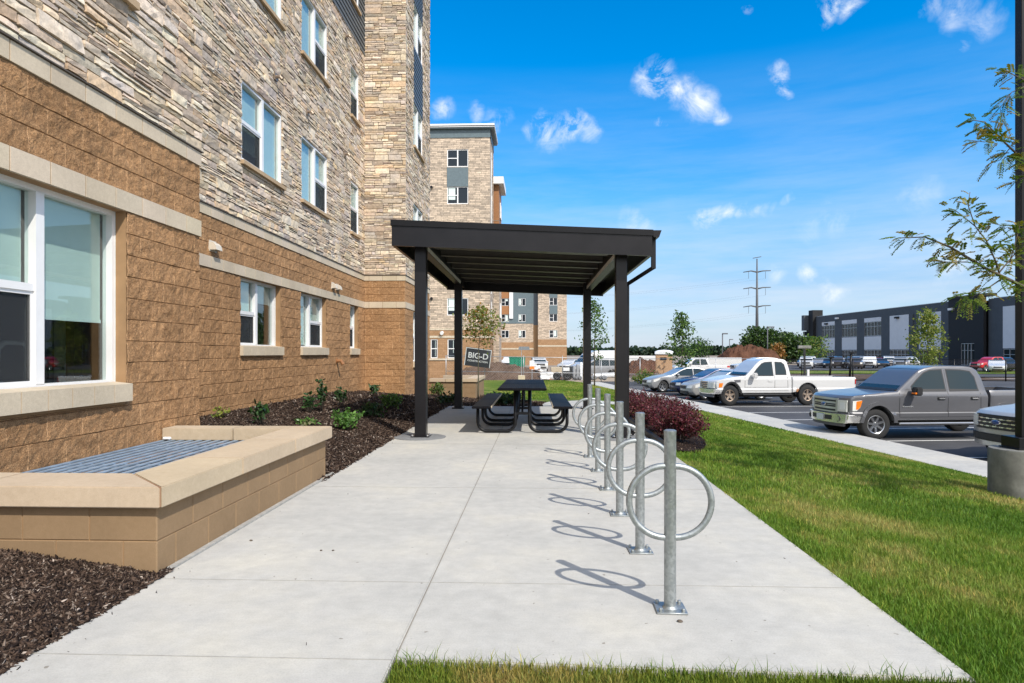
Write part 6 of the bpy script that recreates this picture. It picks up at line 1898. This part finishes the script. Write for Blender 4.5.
# --- brown clad bay behind it
yb_ = yd(62, -4); xb1 = (499 - 537) / F * 62
bw = thing('apartment_wing', 'brown panelled bay with white roof edge just behind the stone wing', 'building', (-6, yb_, -1))
frb = FY(yb_); fbs = FX(xb1)
m = MB(); m.box(-16, xb1, yb_, yb_ + 4.2, 10.2, 17.1); m.build('wall', M['siding_brown'], bw, world=True)
m = MB(); m.box(-16, xb1, yb_, yb_ + 4.2, -1.2, 10.2); m.build('stone_wall', M['stone_far'], bw, world=True)
m = MB(); m.box(-16, xb1 + .45, yb_ - .5, yb_ + 4.4, 17.1, 17.75); m.build('cornice', M['trim_white'], bw, world=True)
m = MB()
for k in range(2): m.fbox(frb, -16, xb1 + .02, 10.5 + 3.2 * k, 10.56 + 3.2 * k, .002, .02)
m.build('panel_joint', M['stone_gap'], bw, world=True)
for k in range(4): farwin(bw, Fr(fbs.o + Vector((.14, 0, 0)), fbs.u, fbs.n), yb_ + 1.2, yb_ + 2.8, 4.6 + HZ * k, 6.05 + HZ * k)
# --- far apartment block, seen under the shelter roof
DF = 132.0
def ux(px): return (px - 537) / F * DF
yf = yd(DF, -2); frf = FY(yf)
fb_ = thing('far_apartment_building', 'distant apartment block of stone, slate and brown panels framed by the shelter', 'building', (-3, yf, -1))
rows = [4.35 + HZ * k for k in range(5)]
secs = [(486, 501, 'stone_far', 0, 'stone_bay'), (501, 533.5, 'stone_far', -1.5, 'stone_wall'), (538, 566.5, 'stone_far', .0, 'stone_wall')]
xa, xb_, xc, xd, xe = ux(470), ux(501), ux(533.5), ux(538), ux(566.5)
def col(px0, px1, n): return [(ux(px0), ux(px1), z, z + 1.5) for z in rows]
c1 = col(501.3, 508.8, 0); c2_ = col(518.5, 525.5, 0); c3 = col(549.3, 557.3, 0)
def wall_(nm, mt, u0, u1, z0, z1, n, holes=()):
    m = MB(); wallbox(m, frf, u0, u1, z0, z1, holes, .5, n); return m.build(nm, M[mt], fb_, world=True)
wall_('stone_wall', 'stone_far', xa, xb_, 4.0, 20.5, .8)
wall_('stone_wall', 'stone_far', xb_, xc, 3.45, 7.2, -.5, c1 + c2_)
wall_('slate_panel', 'siding_slate', xb_, ux(501) + .01, 7.2, 20.5, -.5)
wall_('slate_panel', 'siding_slate', ux(501) + .01, xc, 7.2, 20.5, -.45, c1 + c2_)
wall_('stone_wall', 'stone_far', xd, xe, 4.0, 20.5, 0.8, c3)
wall_('block_base', 'block_far', xd, xe, -1.2, 4.0, .81)
wall_('block_base', 'block_far', xa, xc, -1.2, 3.45, -.44)
m = MB(); m.fbox(frf, xd, xe + .02, 2.55, 2.85, .8, .85); m.fbox(frf, xa, xc, 2.0, 2.3, -.46, -.38); m.build('band_course', M['band_far'], fb_, world=True)
m = MB(); m.box(xa, xe - .02, yf + .9, yf + 16, -1.2, 20.4); m.box(xc, xd, yf + .4, yf + .9, 6.9, 20.5); m.build('core', M['siding'], fb_, world=True)
m = MB(); m.box(xc, xd, yf + .35, yf + .95, -1, 6.9); m.build('recess', M['mortar'], fb_, world=True)
m = MB(); m.fbox(frf, ux(509.3), ux(513), 8.2, 20.5, -.44, -.15); m.fbox(frf, ux(499.4), ux(501.2), 6.8, 20.5, -.3, .92) ; m.build('white_trim', M['trim_white'], fb_, world=True)
for k in range(5):
    z = rows[k]
    if k >= 1:
        m = MB(); m.fbox(frf, ux(501.3), ux(509.2), z + 1.5, z + HZ, -.44, -.36); m.build('brown_panel', M['siding_brown'], fb_, world=True)
        m = MB(); m.fbox(frf, ux(549.3), ux(557.3), z + 1.5, z + HZ, .82, .86); m.build('slate_infill', M['siding_slate'], fb_, world=True)
    frg = Fr(frf.o + Vector((0, .45, 0)), frf.u, frf.n); frh = Fr(frf.o - Vector((0, .8, 0)), frf.u, frf.n)
    farwin(fb_, frg, c1[k][0], c1[k][1], z, z + 1.5); farwin(fb_, frg, c2_[k][0], c2_[k][1], z, z + 1.5); farwin(fb_, frh, c3[k][0], c3[k][1], z, z + 1.5)
m = MB(); m.box(xa, xe + .6, yf - 1.5, yf + 16, 20.5, 20.9); m.build('cornice', M['trim_white'], fb_, world=True)

# --- dark office building at the right
def bq(px):      # point of its long face under a pixel column (view X, D)
    k = (px - 512) / F; D = 87.9 / (k + .0197); return D
Dl, Dr = bq(816), bq(1075)
pl_ = Vector((*at(816, Dl), 0)); pr_ = Vector((*at(1075, Dr), 0))
uu = (pr_ - pl_); LB = uu.length; uu.normalize(); nnv = Vector((uu.y, -uu.x, 0))
if nnv.dot(Vector((0, -1, 0)) + Vector((-1, 0, 0))) < 0: nnv = -nnv
ff = Fr((pl_.x, pl_.y, 0), uu, nnv)
def us(px):      # distance along the face
    D = bq(px); q = Vector((*at(px, D), 0)); return (q - pl_).dot(uu)
ob = thing('office_building', 'long dark slate office building with pale panels and ribbon windows behind the car park', 'building', (pl_.x, pl_.y, -1))
flat('tilt_slate', (.062, .072, .082), .8, var=.1, vs=1); flat('tilt_black', (.008, .0085, .0095), .75, var=.1, vs=1); flat('tilt_light', (.60, .61, .62), .8, var=.04, vs=1)
ZR = 11.3
pan = [(822, 834.8, 'w'), (842, 856.8, 'w'), (864.3, 881.2, 'w'), (889.8, 908.8, 'b'), (919, 941, 'b')]
hol = []
for a, b, k in pan:
    ua, ub = us(a), us(b); hol.append((ua, ub, -1.05, 2.0))
    if k == 'w': hol.append((ua, ub, 5.3, 8.6))
u953, u988 = us(953), us(988.5)
door = (us(965.5), us(979)); hol2 = [(door[0], door[1], -1.1, 3.1)]
p5 = (us(1003), us(1030)); hol3 = [(p5[0], p5[1], -1.05, 2.0)]
m = MB(); wallbox(m, ff, 0, u953, -1.3, ZR, hol, .5); m.build('wall', M['tilt_slate'], ob, world=True)
m = MB(); wallbox(m, ff, u988, LB, -1.3, ZR - .3, hol3, .5); m.build('wall', M['tilt_slate'], ob, world=True)
m = MB(); wallbox(m, ff, u953, u988, -1.3, ZR + .25, hol2, .5, .9); m.fbox(ff, u953 - .2, u988 + .5, ZR + .25, ZR + .75, -1.2, 1.0); m.build('entrance_bay', M['tilt_black'], ob, world=True)
pp_ = []
for a, b, k in pan:
    ua, ub = us(a), us(b)
    pp_ += [(ua, ub, 2.1, 5.2), (ua, ub, 8.65, 9.6)] if k == 'w' else [(ua, ub, 2.1, 9.6)]
for q in pp_ + [(p5[0], p5[1], 2.1, 9.4)]:
    m = MB(); m.fbox(ff, q[0], q[1], q[2], q[3], -.1, .03); m.build('pale_panel', M['tilt_light'], ob, world=True)
def ribbon(ua, ub, z0, z1, n, rows_=1):
    m = MB()
    for i in range(n + 1):
        u = lerp(ua, ub, i / n); m.fbox(ff, u - .05, u + .05, z0, z1, -.25, -.05)
    m.fbox(ff, ua, ub, z0, z0 + .1, -.251, -.051); m.fbox(ff, ua, ub, z1 - .1, z1, -.251, -.051)
    if rows_ > 1: m.fbox(ff, ua, ub, (z0 + z1 * 2) / 3, (z0 + z1 * 2) / 3 + .08, -.249, -.049)
    w = m.build('window', M['fence_steel'], ob, world=True)
    m = MB(); m.fbox(ff, ua, ub, z0, z1, -.2, -.18); m.build('pane', M['far_glass'], w, world=True)
for a, b, k in pan:
    ua, ub = us(a), us(b)
    if k == 'w': ribbon(ua, ub, 5.3, 8.6, 5, 2)
    ribbon(ua, ub, -1.05, 2.0, 5, 2)
ribbon(p5[0], p5[1], -1.05, 2.0, 4, 2)
frd = Fr(ff.o + ff.n * .9, ff.u, ff.n); ff0 = ff; ff = frd; ribbon(door[0], door[1], -1.0, 3.1, 4, 2); ff = ff0
m = MB(); m.fbox(ff, .0, u953 - .5, ZR, ZR + .12, -.6, .06); m.fbox(ff, u988 + 1.3, LB, ZR - .3, ZR - .18, -.6, .06); m.build('roof_edge', M['fence_steel'], ob, world=True)
P = ff.p
m = MB(); m.hexa([P(.2, -1.3, -.5), P(LB, -1.3, -.5), P(LB, -1.3, -40), P(.2, -1.3, -40), P(.2, ZR - .5, -.5), P(LB, ZR - .5, -.5), P(LB, ZR - .5, -40), P(.2, ZR - .5, -40)]); m.build('core', M['tilt_black'], ob, world=True)
# stair tower at the left end
m = MB(); m.fbox(ff, -2.5, 0, -1.3, ZR + 1.9, -1.9, .9); m.build('stair_tower', M['tilt_black'], ob, world=True)
m = MB(); m.fbox(ff, -4, -2.6, 7.6, ZR + .6, -1.5, 2.2); m.fbox(ff, -4, -2.7, -1.3, 7.6, -1.5, .8); m.build('end_bay', M['tilt_slate'], ob, world=True)
m = MB()
for k in range(6): m.fbox(ff, -3.8, -2.8, -1 + k * 1.43, .2 + k * 1.43, .82, 1.9)
m.build('end_glazing', M['far_glass'], ob, world=True)
for u, z in ((us(838), ZR - 1.0), (us(957), ZR - 1.6), (us(827), 9.1), (us(898), 9.1)):
    m = MB(); m.fbox(ff, u - .5, u + .5, z - .2, z + .2, .9 if u > u953 else .03, 1.5 if u > u953 else .6); m.build('wall_lamp', M['trim_white'] if z > ZR - 2 else M['tilt_black'], ob, world=True)
m = MB(); u = us(913.5); m.fbox(ff, u - .12, u + .12, -1.3, 9.6, .02, .3); m.build('downpipe', M['tilt_slate'], ob, world=True)

# ---------------------------------------------------------------- pylon, lamps, mound, portable toilet, clutter
x, y = at(757, 250); ty = thing('power_pylon', 'tall single steel power pylon with three pairs of cross arms', 'pylon', (x, y, -1), TH)
m = MB(); m.tube([(0, 0, -1), (0, 0, 38)], [.75, .22], 10); m.build('mast', M['pylon_steel'], ty, smooth=True)
for z in (32.9, 26.6, 19.7):
    zz_ = z
    for sg in (-1, 1):
        m = MB(); m.tube([(0, 0, zz_), (sg * 2.2, 0, zz_ + .5), (sg * 5.2, 0, zz_ + (.0 if sg < 0 else .6))], [.3, .25, .16], 6); o = m.build('cross_arm', M['pylon_steel'], ty, smooth=True)
        m = MB(); m.tube([(sg * 3.2, 0, zz_ + .2), (sg * 3.2, 0, zz_ - 2.4)], .07, 5); m.build('insulator', M['pylon_steel'], o)
m = MB(); m.tube([(-1.6, 0, 38.2), (1.6, 0, 38.8)], .14, 5); m.build('top_bar', M['pylon_steel'], ty)
for z in (32.9, 26.6, 19.7):
    for sg in (-1, 1):
        a = Vector((sg * 3.2, 0, z - 2.4 + 0.0))
        pts = []
        for i in range(25):
            s_ = i / 24; pts.append(a + Vector((-190 * s_, 40 * s_, -13 * 4 * s_ * (1 - s_) * .5)))
        m = MB(); m.tube(pts, .016, 3, False); m.build('conductor', M['plastic_grey'], ty)
def lamp(px, D, ztop, label, arm=1.1, name='street_lamp'):
    x, y = at(px, D); t = thing(name, label, 'street lamp', (x, y, -1), TH, 'distant lamps'); h = ztop + 1
    m = MB(); m.tube([(0, 0, 0), (0, 0, h)], .11, 6); m.build('pole', M['plastic_grey'], t, smooth=True)
    m = MB(); m.box(0, arm, -.2, .2, h - .12, h + .12); m.build('lamp_head', M['plastic_grey'], t); return t
lamp(722.5, 130, 5.1, 'grey lamp standing left of the big dirt mound', 1.0)
lamp(729.5, 190, 5.2, 'faint thin lamp behind the dirt mound', 1.0)
lamp(767.5, 140, 6.8, 'grey lamp between the two halves of the pylon tree', 1.4)
x, y = at(804.5, 62); t = thing('flat_sign', 'low T shaped sign on a dark post right of the white pickup', 'sign', (x, y, -1), TH)
m = MB(); m.cbox(-.08, .08, -.08, .08, 0, 2.85, .01); m.build('post', M['plastic_black'], t)
m = MB(); m.cbox(-.62, .62, -.10, .10, 2.72, 3.0, .02); m.build('board', M['pier'], t)
m = MB(); m.box(.22, .42, -.1, .1, 0, .75); m.build('marker', M['trim_white'], t)
for px, lab in ((829.5, 'leaning black post, left of the pair beside the far lot'), (849.5, 'taller black post, right of the pair beside the far lot')):
    x, y = at(px, 56.5); t = thing('black_post', lab, 'post', (x, y, -1), TH, 'black posts beside the far lot'); m = MB(); m.tube([(0, 0, 0), (.15, 0, 2.25 if px > 840 else 1.9)], .09, 8); m.build('shaft', M['black_coat'], t, smooth=True)
    m = MB(); m.cbox(.15 - .2, .15 + .2, -.12, .12, (2.25 if px > 840 else 1.9) - .03, (2.25 if px > 840 else 1.9) + .12, .01); m.build('cap', M['black_coat'], t)
def mound(name, label, px, D, w, dp, h, mat, seed, group=None, skew=0, zb=-1.05, flat_=0):
    x, y = at(px, D); t = MB(); N, Q_ = 60, 30; ids = []
    for j in range(Q_ + 1):
        row = []
        for i in range(N + 1):
            u, v = i / N * 2 - 1, j / Q_ * 2 - 1
            e = max(0, 1 - (abs(u + skew * (1 - abs(u)))) ** (2.2 + flat_)) * max(0, 1 - abs(v) ** 2)
            nz = 1 + .28 * noise.fractal(Vector((u * 3.1, v * 2.2, seed)), .8, 2, 5)
            z = h * e ** .7 * nz + .05 * noise.noise(Vector((u * 15, v * 12, seed)))
            row.append(t.vert((u * w / 2, v * dp / 2, max(-.1, z))))
        ids.append(row)
    for j in range(Q_):
        for i in range(N): t.f.append([ids[j][i], ids[j][i + 1], ids[j + 1][i + 1], ids[j + 1][i]])
    o = t.build(name, M[mat], None, recalc=False); o.location = (x, y, zb); o.rotation_euler = (0, 0, TH); tag(o, label, 'dirt mound', group); return o
mound('dirt_mound', 'big dark brown dirt mound left of the pylon trees', 749, 112, 10.5, 8, 3.6, 'dirt_red', 3.3, skew=.30, group='heaps of soil', flat_=2)
mound('dirt_mound', 'low brown soil heap behind the banner fence', 492, 58, 7.5, 5, 1.45, 'dirt', 5.1, group='heaps of soil')
mound('dirt_mound', 'long soil heap ending at the machinery behind the fence', 517, 55.5, 5.5, 4, 1.15, 'dirt', 8.1, group='heaps of soil')
mound('dirt_mound', 'reddish soil heap beyond the fence left of the portable toilet', 644, 74, 4.6, 4, 1.6, 'dirt_red', 9.4, group='heaps of soil')
mound('dirt_mound', 'flat pile of rubble behind the fence between the shelter posts', 606, 55, 6.5, 3, .5, 'dirt_pale', 12.4, group='heaps of soil')
# portable toilet
x, y = at(664, 54); t = thing('portable_toilet', 'tan portable toilet with white domed roof behind the silver sedan', 'portable toilet', (x, y, -1), TH - R(14))
flat('toilet_tan', (.50, .31, .175), .6, var=.05)
m = MB(); m.cbox(-.66, .66, -.66, .66, .0, 2.2, .03); m.build('cabin', M['toilet_tan'], t)
m = MB(); m.cbox(-.55, .55, -.69, -.664, .12, 2.08, .01); d = m.build('door', M['toilet_tan'], t)
m = MB(); m.box(-.015, .015, -.70, -.691, .14, 1.55); m.build('seam', M['siding_brown'], d); m = MB(); m.cbox(-.30, .22, -.71, -.692, 1.72, 1.95, .01); m.build('vent', M['plastic_black'], d)
m = MB(); m.lathe([(1.0, 2.2), (.98, 2.3), (.8, 2.42), (.5, 2.52), (.0001, 2.57)], n=24)
for i, v in enumerate(m.v): m.v[i] = (max(-.74, min(.74, v[0])), max(-.74, min(.74, v[1])), v[2])
m.build('roof', M['trim_white'], t)
# post with a small grey panel and block foot
x, y = at(521.5, 49.5); t = thing('site_sign', 'small grey panel on a slim post standing in a pale block', 'sign', (x, y, H(x, y)), TH)
z0 = H(x, y)
m = MB(); m.cbox(-.26, .26, -.2, .2, 0, .36, .02); m.build('foot', M['bench_edge'], t)
m = MB(); m.tube([(0, 0, .3), (0, 0, zat(347, 49.5) - z0)], .025, 6); m.build('post', M['fence_steel'], t)
m = MB(); zz_ = zat(348.3, 49.5) - z0; m.hexa([(-.24, -.03, zz_ - .13), (.62, -.03, zz_ - .13), (.62, .03, zz_ - .13), (-.24, .03, zz_ - .13), (-.2, .10, zz_ + .13), (.58, .10, zz_ + .13), (.58, .16, zz_ + .13), (-.2, .16, zz_ + .13)]); m.build('panel', M['siding'], t)
# marker with an orange top
x, y = at(532, 52); t = thing('marker_post', 'orange and white marker post by the soil heap', 'marker', (x, y, -.8), TH)
m = MB(); m.tube([(0, 0, 0), (0, 0, 1.2)], .035, 6); m.build('post', M['fence_steel'], t)
m = MB(); m.cbox(-.19, .19, -.03, .03, .85, 1.5, .01); m.build('board', M['trim_white'], t)
m = MB(); m.cbox(-.19, .19, -.04, .04, .82, 1.05, .005); m.build('orange_patch', M['lamp_amber'], t)
# green bin
flat('bin_green', (.01, .22, .13), .5)
x, y = at(518, 78); t = thing('green_bin', 'green site bin between the white pickup and the sign post', 'bin', (x, y, -1), TH)
m = MB(); m.hexa([(-.95, -.6, .1), (.75, -.6, .1), (.75, .6, .1), (-.95, .6, .1), (-1.05, -.7, 1.75), (.85, -.7, 1.75), (.85, .7, 1.75), (-1.05, .7, 1.75)]); m.build('body', M['bin_green'], t)
m = MB(); m.cbox(-1.1, .9, -.75, .75, 1.75, 1.85, .01)
for k in range(4): m.box(-.9 + k * .5, -.85 + k * .5, -.74, -.62, .1, 1.75)
m.build('rim', M['bin_green'], t)
# clutter: compressor with wheels, wrapped pallets, plywood
def clutter(name, label, cat, px, D, builder, zb=-.9, grp='things on the construction ground'):
    x, y = at(px, D); t = thing(name, label, cat, (x, y, zb), TH, grp); builder(t); return t
def sheetpile(t):
    for k in range(5): m = MB(); m.cbox(-.45 + ru(-.03, .03), .5, -.5, .5, .5 + k * .1, .59 + k * .1, .005); m.build('board', M['bench_edge'], t)
    m = MB(); m.box(-.4, .4, -.4, .4, 0, .5); m.build('pallet', M['siding_brown'], t)
clutter('plywood_stack', 'tan stack of plywood on a pallet behind the fence', 'timber stack', 556, 57, sheetpile)
def wrapped(sx_, sy_, sz_, seed):
    def f(t):
        bm = bmesh.new(); bmesh.ops.create_cube(bm, size=1); bmesh.ops.subdivide_edges(bm, edges=bm.edges[:], cuts=5, use_grid_fill=True)
        for v in bm.verts:
            n_ = noise.noise(v.co * 3 + Vector((seed, 0, 0))); v.co *= 1 + .28 * n_; v.co = Vector((v.co.x * sx_, v.co.y * sy_, (v.co.z + .5) * sz_))
        m = MB(); m.addbm(bm); m.build('wrapping', M['trim_white'], t)
        m = MB(); m.box(-sx_ * .5, sx_ * .5, -sy_ * .45, sy_ * .45, -.02, .1); m.build('pallet', M['siding_brown'], t)
    return f
clutter('wrapped_pallet', 'crumpled white wrapped pallet left of the plywood stack', 'pallet', 540, 56, wrapped(.95, .9, .75, 1), -.85)
clutter('wrapped_pallet', 'low white wrapped pallet in front of the plywood stack', 'pallet', 548, 54, wrapped(1.2, .8, .55, 4), -.85)
clutter('wrapped_pallet', 'grey white bundle on top end of the soil heap', 'pallet', 535, 55, wrapped(.8, .6, .35, 7), -.1)
def compressor(t):
    m = MB(); m.cbox(-.45, .45, -.35, .35, .45, 1.1, .06); m.build('hood', M['paint_dark'], t)
    m = MB(); m.cbox(-.8, .5, -.3, .3, .32, .44, .01); m.build('frame', M['fence_steel'], t)
    for sg in (-1, 1): wheel(t, 0, sg * .42, .30, .16, 5, 'trim_white', 18, .5, False)
    m = MB(); m.cbox(-.42, .1, -.36, -.2, .7, 1.0, .02); m.build('panel', M['trim_white'], t)
clutter('site_compressor', 'dark wheeled compressor behind the fence', 'compressor', 568, 53, compressor, -.85)
def tank(t):
    for i in range(3):
        m = MB(); m.lathe([(.0001, 0), (.12, 0), (.12, 1.0 + .15 * i), (.09, 1.1 + .15 * i), (.0001, 1.13 + .15 * i)], (i * .28 - .28, 0, 0), n=16); m.build('cylinder', M['paint_silver' if i != 2 else 'trim_white'], t, autosmooth=40)
clutter('gas_cylinders', 'row of pale upright cylinders beside the rear shelter post', 'cylinders', 577.5, 52.5, tank, -.85)
def wheels_(t):
    for i in range(2): wheel(t, i * .8 - .4, 0, .33, .2, 5, 'plastic_grey', 18, .5, False)
clutter('loose_tyres', 'two loose black tyres standing in front of the compressor', 'tyres', 562, 52.3, wheels_, -.85)
def roll(t):
    m = MB(); m.tube([(-.9, 0, .25), (.9, .1, .3)], .2, 10); m.build('roll', M['trim_white'], t)
clutter('pipe_bundle', 'pale pipe bundle on the ground under the young tree', 'pipes', 604, 54, roll, -.8)
def rubble(t):
    rg_ = random.Random(4)
    for k in range(14):
        bm = bmesh.new(); bmesh.ops.create_icosphere(bm, subdivisions=1, radius=rg_.uniform(.1, .22)); m = MB(); m.addbm(bm, Matrix.Translation((rg_.uniform(-1.6, 1.6), rg_.uniform(-.5, .5), .1))); m.build('stone', M['footing'], t)
clutter('rubble_stones', 'scatter of pale rubble stones in front of the flat pile', 'rubble', 592, 52.5, rubble, -.78)
# planks and low sheds behind mid fence
m = MB(); a, b = at(634, 90), at(655, 90)
x, y = at(645, 95); t = thing('site_trailer', 'long white site trailer beyond the reddish soil heap', 'trailer', (x, y, -1), TH)
m = MB(); m.cbox(-4, 3.2, -1.2, 1.2, .5, 1.9, .05); m.build('body', M['paint_white'], t)
for sx_ in (-2.4, 1.8): wheel(t, sx_, -1.0, .4, .25, 5, 'plastic_grey', 16, .5, False)
x, y = at(708, 78); t = thing('site_trailer', 'white flat topped site trailer right of the cone shaped tree', 'trailer', (x, y, -1), TH)
m = MB(); m.cbox(-2.5, 3.6, -1.2, 1.2, .5, 1.75, .05); m.build('body', M['paint_white'], t)
for sx_ in (-1.6, 2.4): wheel(t, sx_, -1.0, .4, .25, 5, 'plastic_grey', 16, .5, False)
# ================================================================== sky, sun, camera
SUN = Vector((.53, -.755, .9225 * math.tan(R(44.6)))).normalized()
el = math.asin(SUN.z); az_ = math.atan2(SUN.x, SUN.y)
w = bpy.data.worlds.new('World'); scene.world = w; w.use_nodes = True
nt = w.node_tree; nt.nodes.clear()
class WT(NT):
    def __init__(s): s.t = nt; s.out = s.n('ShaderNodeOutputWorld')
t = WT()
sky = t.n('ShaderNodeTexSky', sky_type='NISHITA'); sky.sun_disc = False; sky.sun_elevation = el; sky.sun_rotation = az_; sky.altitude = 0; sky.air_density = 1.0; sky.dust_density = .35; sky.ozone_density = 2.2
hs = t.n('ShaderNodeHueSaturation'); hs.inputs['Saturation'].default_value = SKY_SAT; hs.inputs['Value'].default_value = 1.0; t.l(sky.outputs[0], hs.inputs['Color'])
gam = hs.outputs[0]
tc = t.n('ShaderNodeTexCoord'); dirv = tc.outputs['Generated']
sep = t.n('ShaderNodeSeparateXYZ'); t.l(dirv, sep.inputs[0])
nz = t.n('ShaderNodeTexNoise'); nz.inputs['Scale'].default_value = 22; nz.inputs['Detail'].default_value = 9; nz.inputs['Roughness'].default_value = .68; nz.inputs['Distortion'].default_value = .5; t.l(dirv, nz.inputs['Vector'])
nz2 = t.n('ShaderNodeTexNoise'); nz2.inputs['Scale'].default_value = 17; nz2.inputs['Detail'].default_value = 7; t.l(dirv, nz2.inputs['Vector'])
# wobble the direction so the cloud edges break up
vm = t.n('ShaderNodeVectorMath', operation='SUBTRACT'); t.l(nz2.outputs['Color'], vm.inputs[0]); vm.inputs[1].default_value = (.5, .5, .5)
vs_ = t.n('ShaderNodeVectorMath', operation='SCALE'); vs_.inputs['Scale'].default_value = .055; t.l(vm.outputs[0], vs_.inputs[0])
va = t.n('ShaderNodeVectorMath', operation='ADD'); t.l(dirv, va.inputs[0]); t.l(vs_.outputs[0], va.inputs[1])
def dpix(px, py):
    v = Vector(((px - 512) / F, 1.0, (353 - py) / F)); v = Vector((v.x * CT - v.y * ST, v.x * ST + v.y * CT, v.z)); return v.normalized()
blobs = [(655, 82, 24, .9), (677, 92, 20, .8), (697, 104, 22, .9), (715, 114, 14, .7), (642, 76, 12, .6), (781, 74, 13, .9), (784, 88, 12, .9), (779, 66, 10, .6), (833, -2, 20, 1.0), (852, 6, 14, .8), (548, 131, 20, .8), (570, 128, 20, .85), (585, 131, 14, .6), (533, 134, 10, .5),
         (445, 112, 13, .6), (478, 114, 13, .55), (498, 118, 16, .5), (663, 123, 8, .6), (745, 13, 9, .45), (696, 224, 9, .5), (706, 219, 11, .65), (717, 214, 13, .75), (728, 211, 11, .7), (742, 210, 8, .5), (752, 208, 8, .5), (762, 206, 8, .5), (773, 203, 7, .45), (783, 199, 6, .35), (744, 203, 8, .3), (835, 216, 22, .22), (810, 226, 20, .2), (632, 222, 18, .4), (812, 276, 13, .7), (835, 290, 14, .7), (773, 275, 14, .35), (960, 8, 24, .42), (985, 20, 20, .38), (930, 2, 14, .35), (955, 45, 12, .35), (958, 262, 28, .55), (985, 245, 18, .35), (925, 195, 25, .2)]
acc = None
for px, py, r, s_ in blobs:
    d = t.n('ShaderNodeVectorMath', operation='DISTANCE'); t.l(va.outputs[0], d.inputs[0]); d.inputs[1].default_value = dpix(px, py)
    k = math.cos(math.atan(math.hypot(px - 512, py - 353) / F)); rr = r / F * k * 1.2
    mr = t.n('ShaderNodeMapRange', interpolation_type='SMOOTHSTEP'); mr.inputs['From Min'].default_value = rr; mr.inputs['From Max'].default_value = 0; mr.inputs['To Max'].default_value = s_ * 1.1
    t.l(d.outputs['Value'], mr.inputs['Value'])
    acc = mr.outputs[0] if acc is None else t.math('MAXIMUM', acc, mr.outputs[0])
c = t.math('MULTIPLY', acc, t.math('ADD', t.math('MULTIPLY', nz.outputs['Fac'], 4.6), -1.8), True)
c = t.ramp(c, [(.02, 0), (.35, .35), (.85, .88)])
# thin veils low in the sky
mp = t.n('ShaderNodeMapping'); mp.inputs['Scale'].default_value = (2.2, 2.2, 17); t.l(dirv, mp.inputs[0])
n3 = t.n('ShaderNodeTexNoise'); n3.inputs['Scale'].default_value = 2.2; n3.inputs['Detail'].default_value = 7; n3.inputs['Roughness'].default_value = .6; t.l(mp.outputs[0], n3.inputs['Vector'])
veil = t.ramp(n3.outputs['Fac'], [(.36, 0.0), (.66, 1.0)])
elev = t.ramp(sep.outputs[2], [(.0, 1.0), (.10, .9), (.22, .35), (.40, 0.0)])
veil = t.math('MULTIPLY', t.math('MULTIPLY', veil, elev), VEIL)
col = t.mix(t.math('MULTIPLY', elev, HAZE0), gam, (CLR * .43, CLR * .60, CLR * .93))
col = t.mix(veil, col, (CLR * .92, CLR * 1.02, CLR * 1.16))
# unseen cloud cover added behind and above the view to neutralise blue shadows
sp2 = t.n('ShaderNodeVectorMath', operation='DOT_PRODUCT'); t.l(dirv, sp2.inputs[0]); sp2.inputs[1].default_value = (.15, -.93, .32)
back = t.ramp(sp2.outputs['Value'], [(.10, 0.0), (.42, 1.0)])
n5 = t.n('ShaderNodeTexNoise'); n5.inputs['Scale'].default_value = 2.6; n5.inputs['Detail'].default_value = 7; n5.inputs['Roughness'].default_value = .6; t.l(dirv, n5.inputs['Vector'])
cb_ = t.math('MULTIPLY', back, t.ramp(n5.outputs['Fac'], [(.36, 0.0), (.54, .95)]))
col = t.mix(cb_, col, (CLR * 1.75, CLR * 1.75, CLR * 1.8))
col = t.mix(c, col, (CLR * 1.25, CLR * 1.3, CLR * 1.36))
bgn = t.n('ShaderNodeBackground'); bgn.inputs['Strength'].default_value = SKY_STR; t.l(col, bgn.inputs['Color']); t.l(bgn.outputs[0], t.out.inputs[0])
ld = bpy.data.lights.new('Sun', 'SUN'); ld.energy = SUN_E; ld.angle = R(.53); ld.color = (1.0, .94, .85)
lo = bpy.data.objects.new('Sun', ld); COL.objects.link(lo); lo.rotation_euler = SUN.to_track_quat('Z', 'Y').to_euler(); lo.location = (5, -5, 20)
cam = bpy.data.cameras.new('Camera'); co = bpy.data.objects.new('Camera', cam); COL.objects.link(co)
co.location = (0, 0, CAMZ); co.rotation_euler = (R(90), 0, TH)
cam.sensor_width = 36; cam.lens = 36 * F / 1024; cam.shift_y = 11.5 / 1024; cam.clip_end = 5000; cam.clip_start = .05
scene.camera = co
scene.view_settings.view_transform = 'Standard'; scene.view_settings.look = 'None'; scene.view_settings.exposure = EXPO; scene.view_settings.gamma = 1
scene.view_settings.use_curve_mapping = False
scene.cycles.use_denoising = True
scene.cycles.max_bounces = 6; scene.cycles.transparent_max_bounces = 12; scene.cycles.diffuse_bounces = 3; scene.cycles.glossy_bounces = 3; scene.cycles.caustics_reflective = False; scene.cycles.caustics_refractive = False
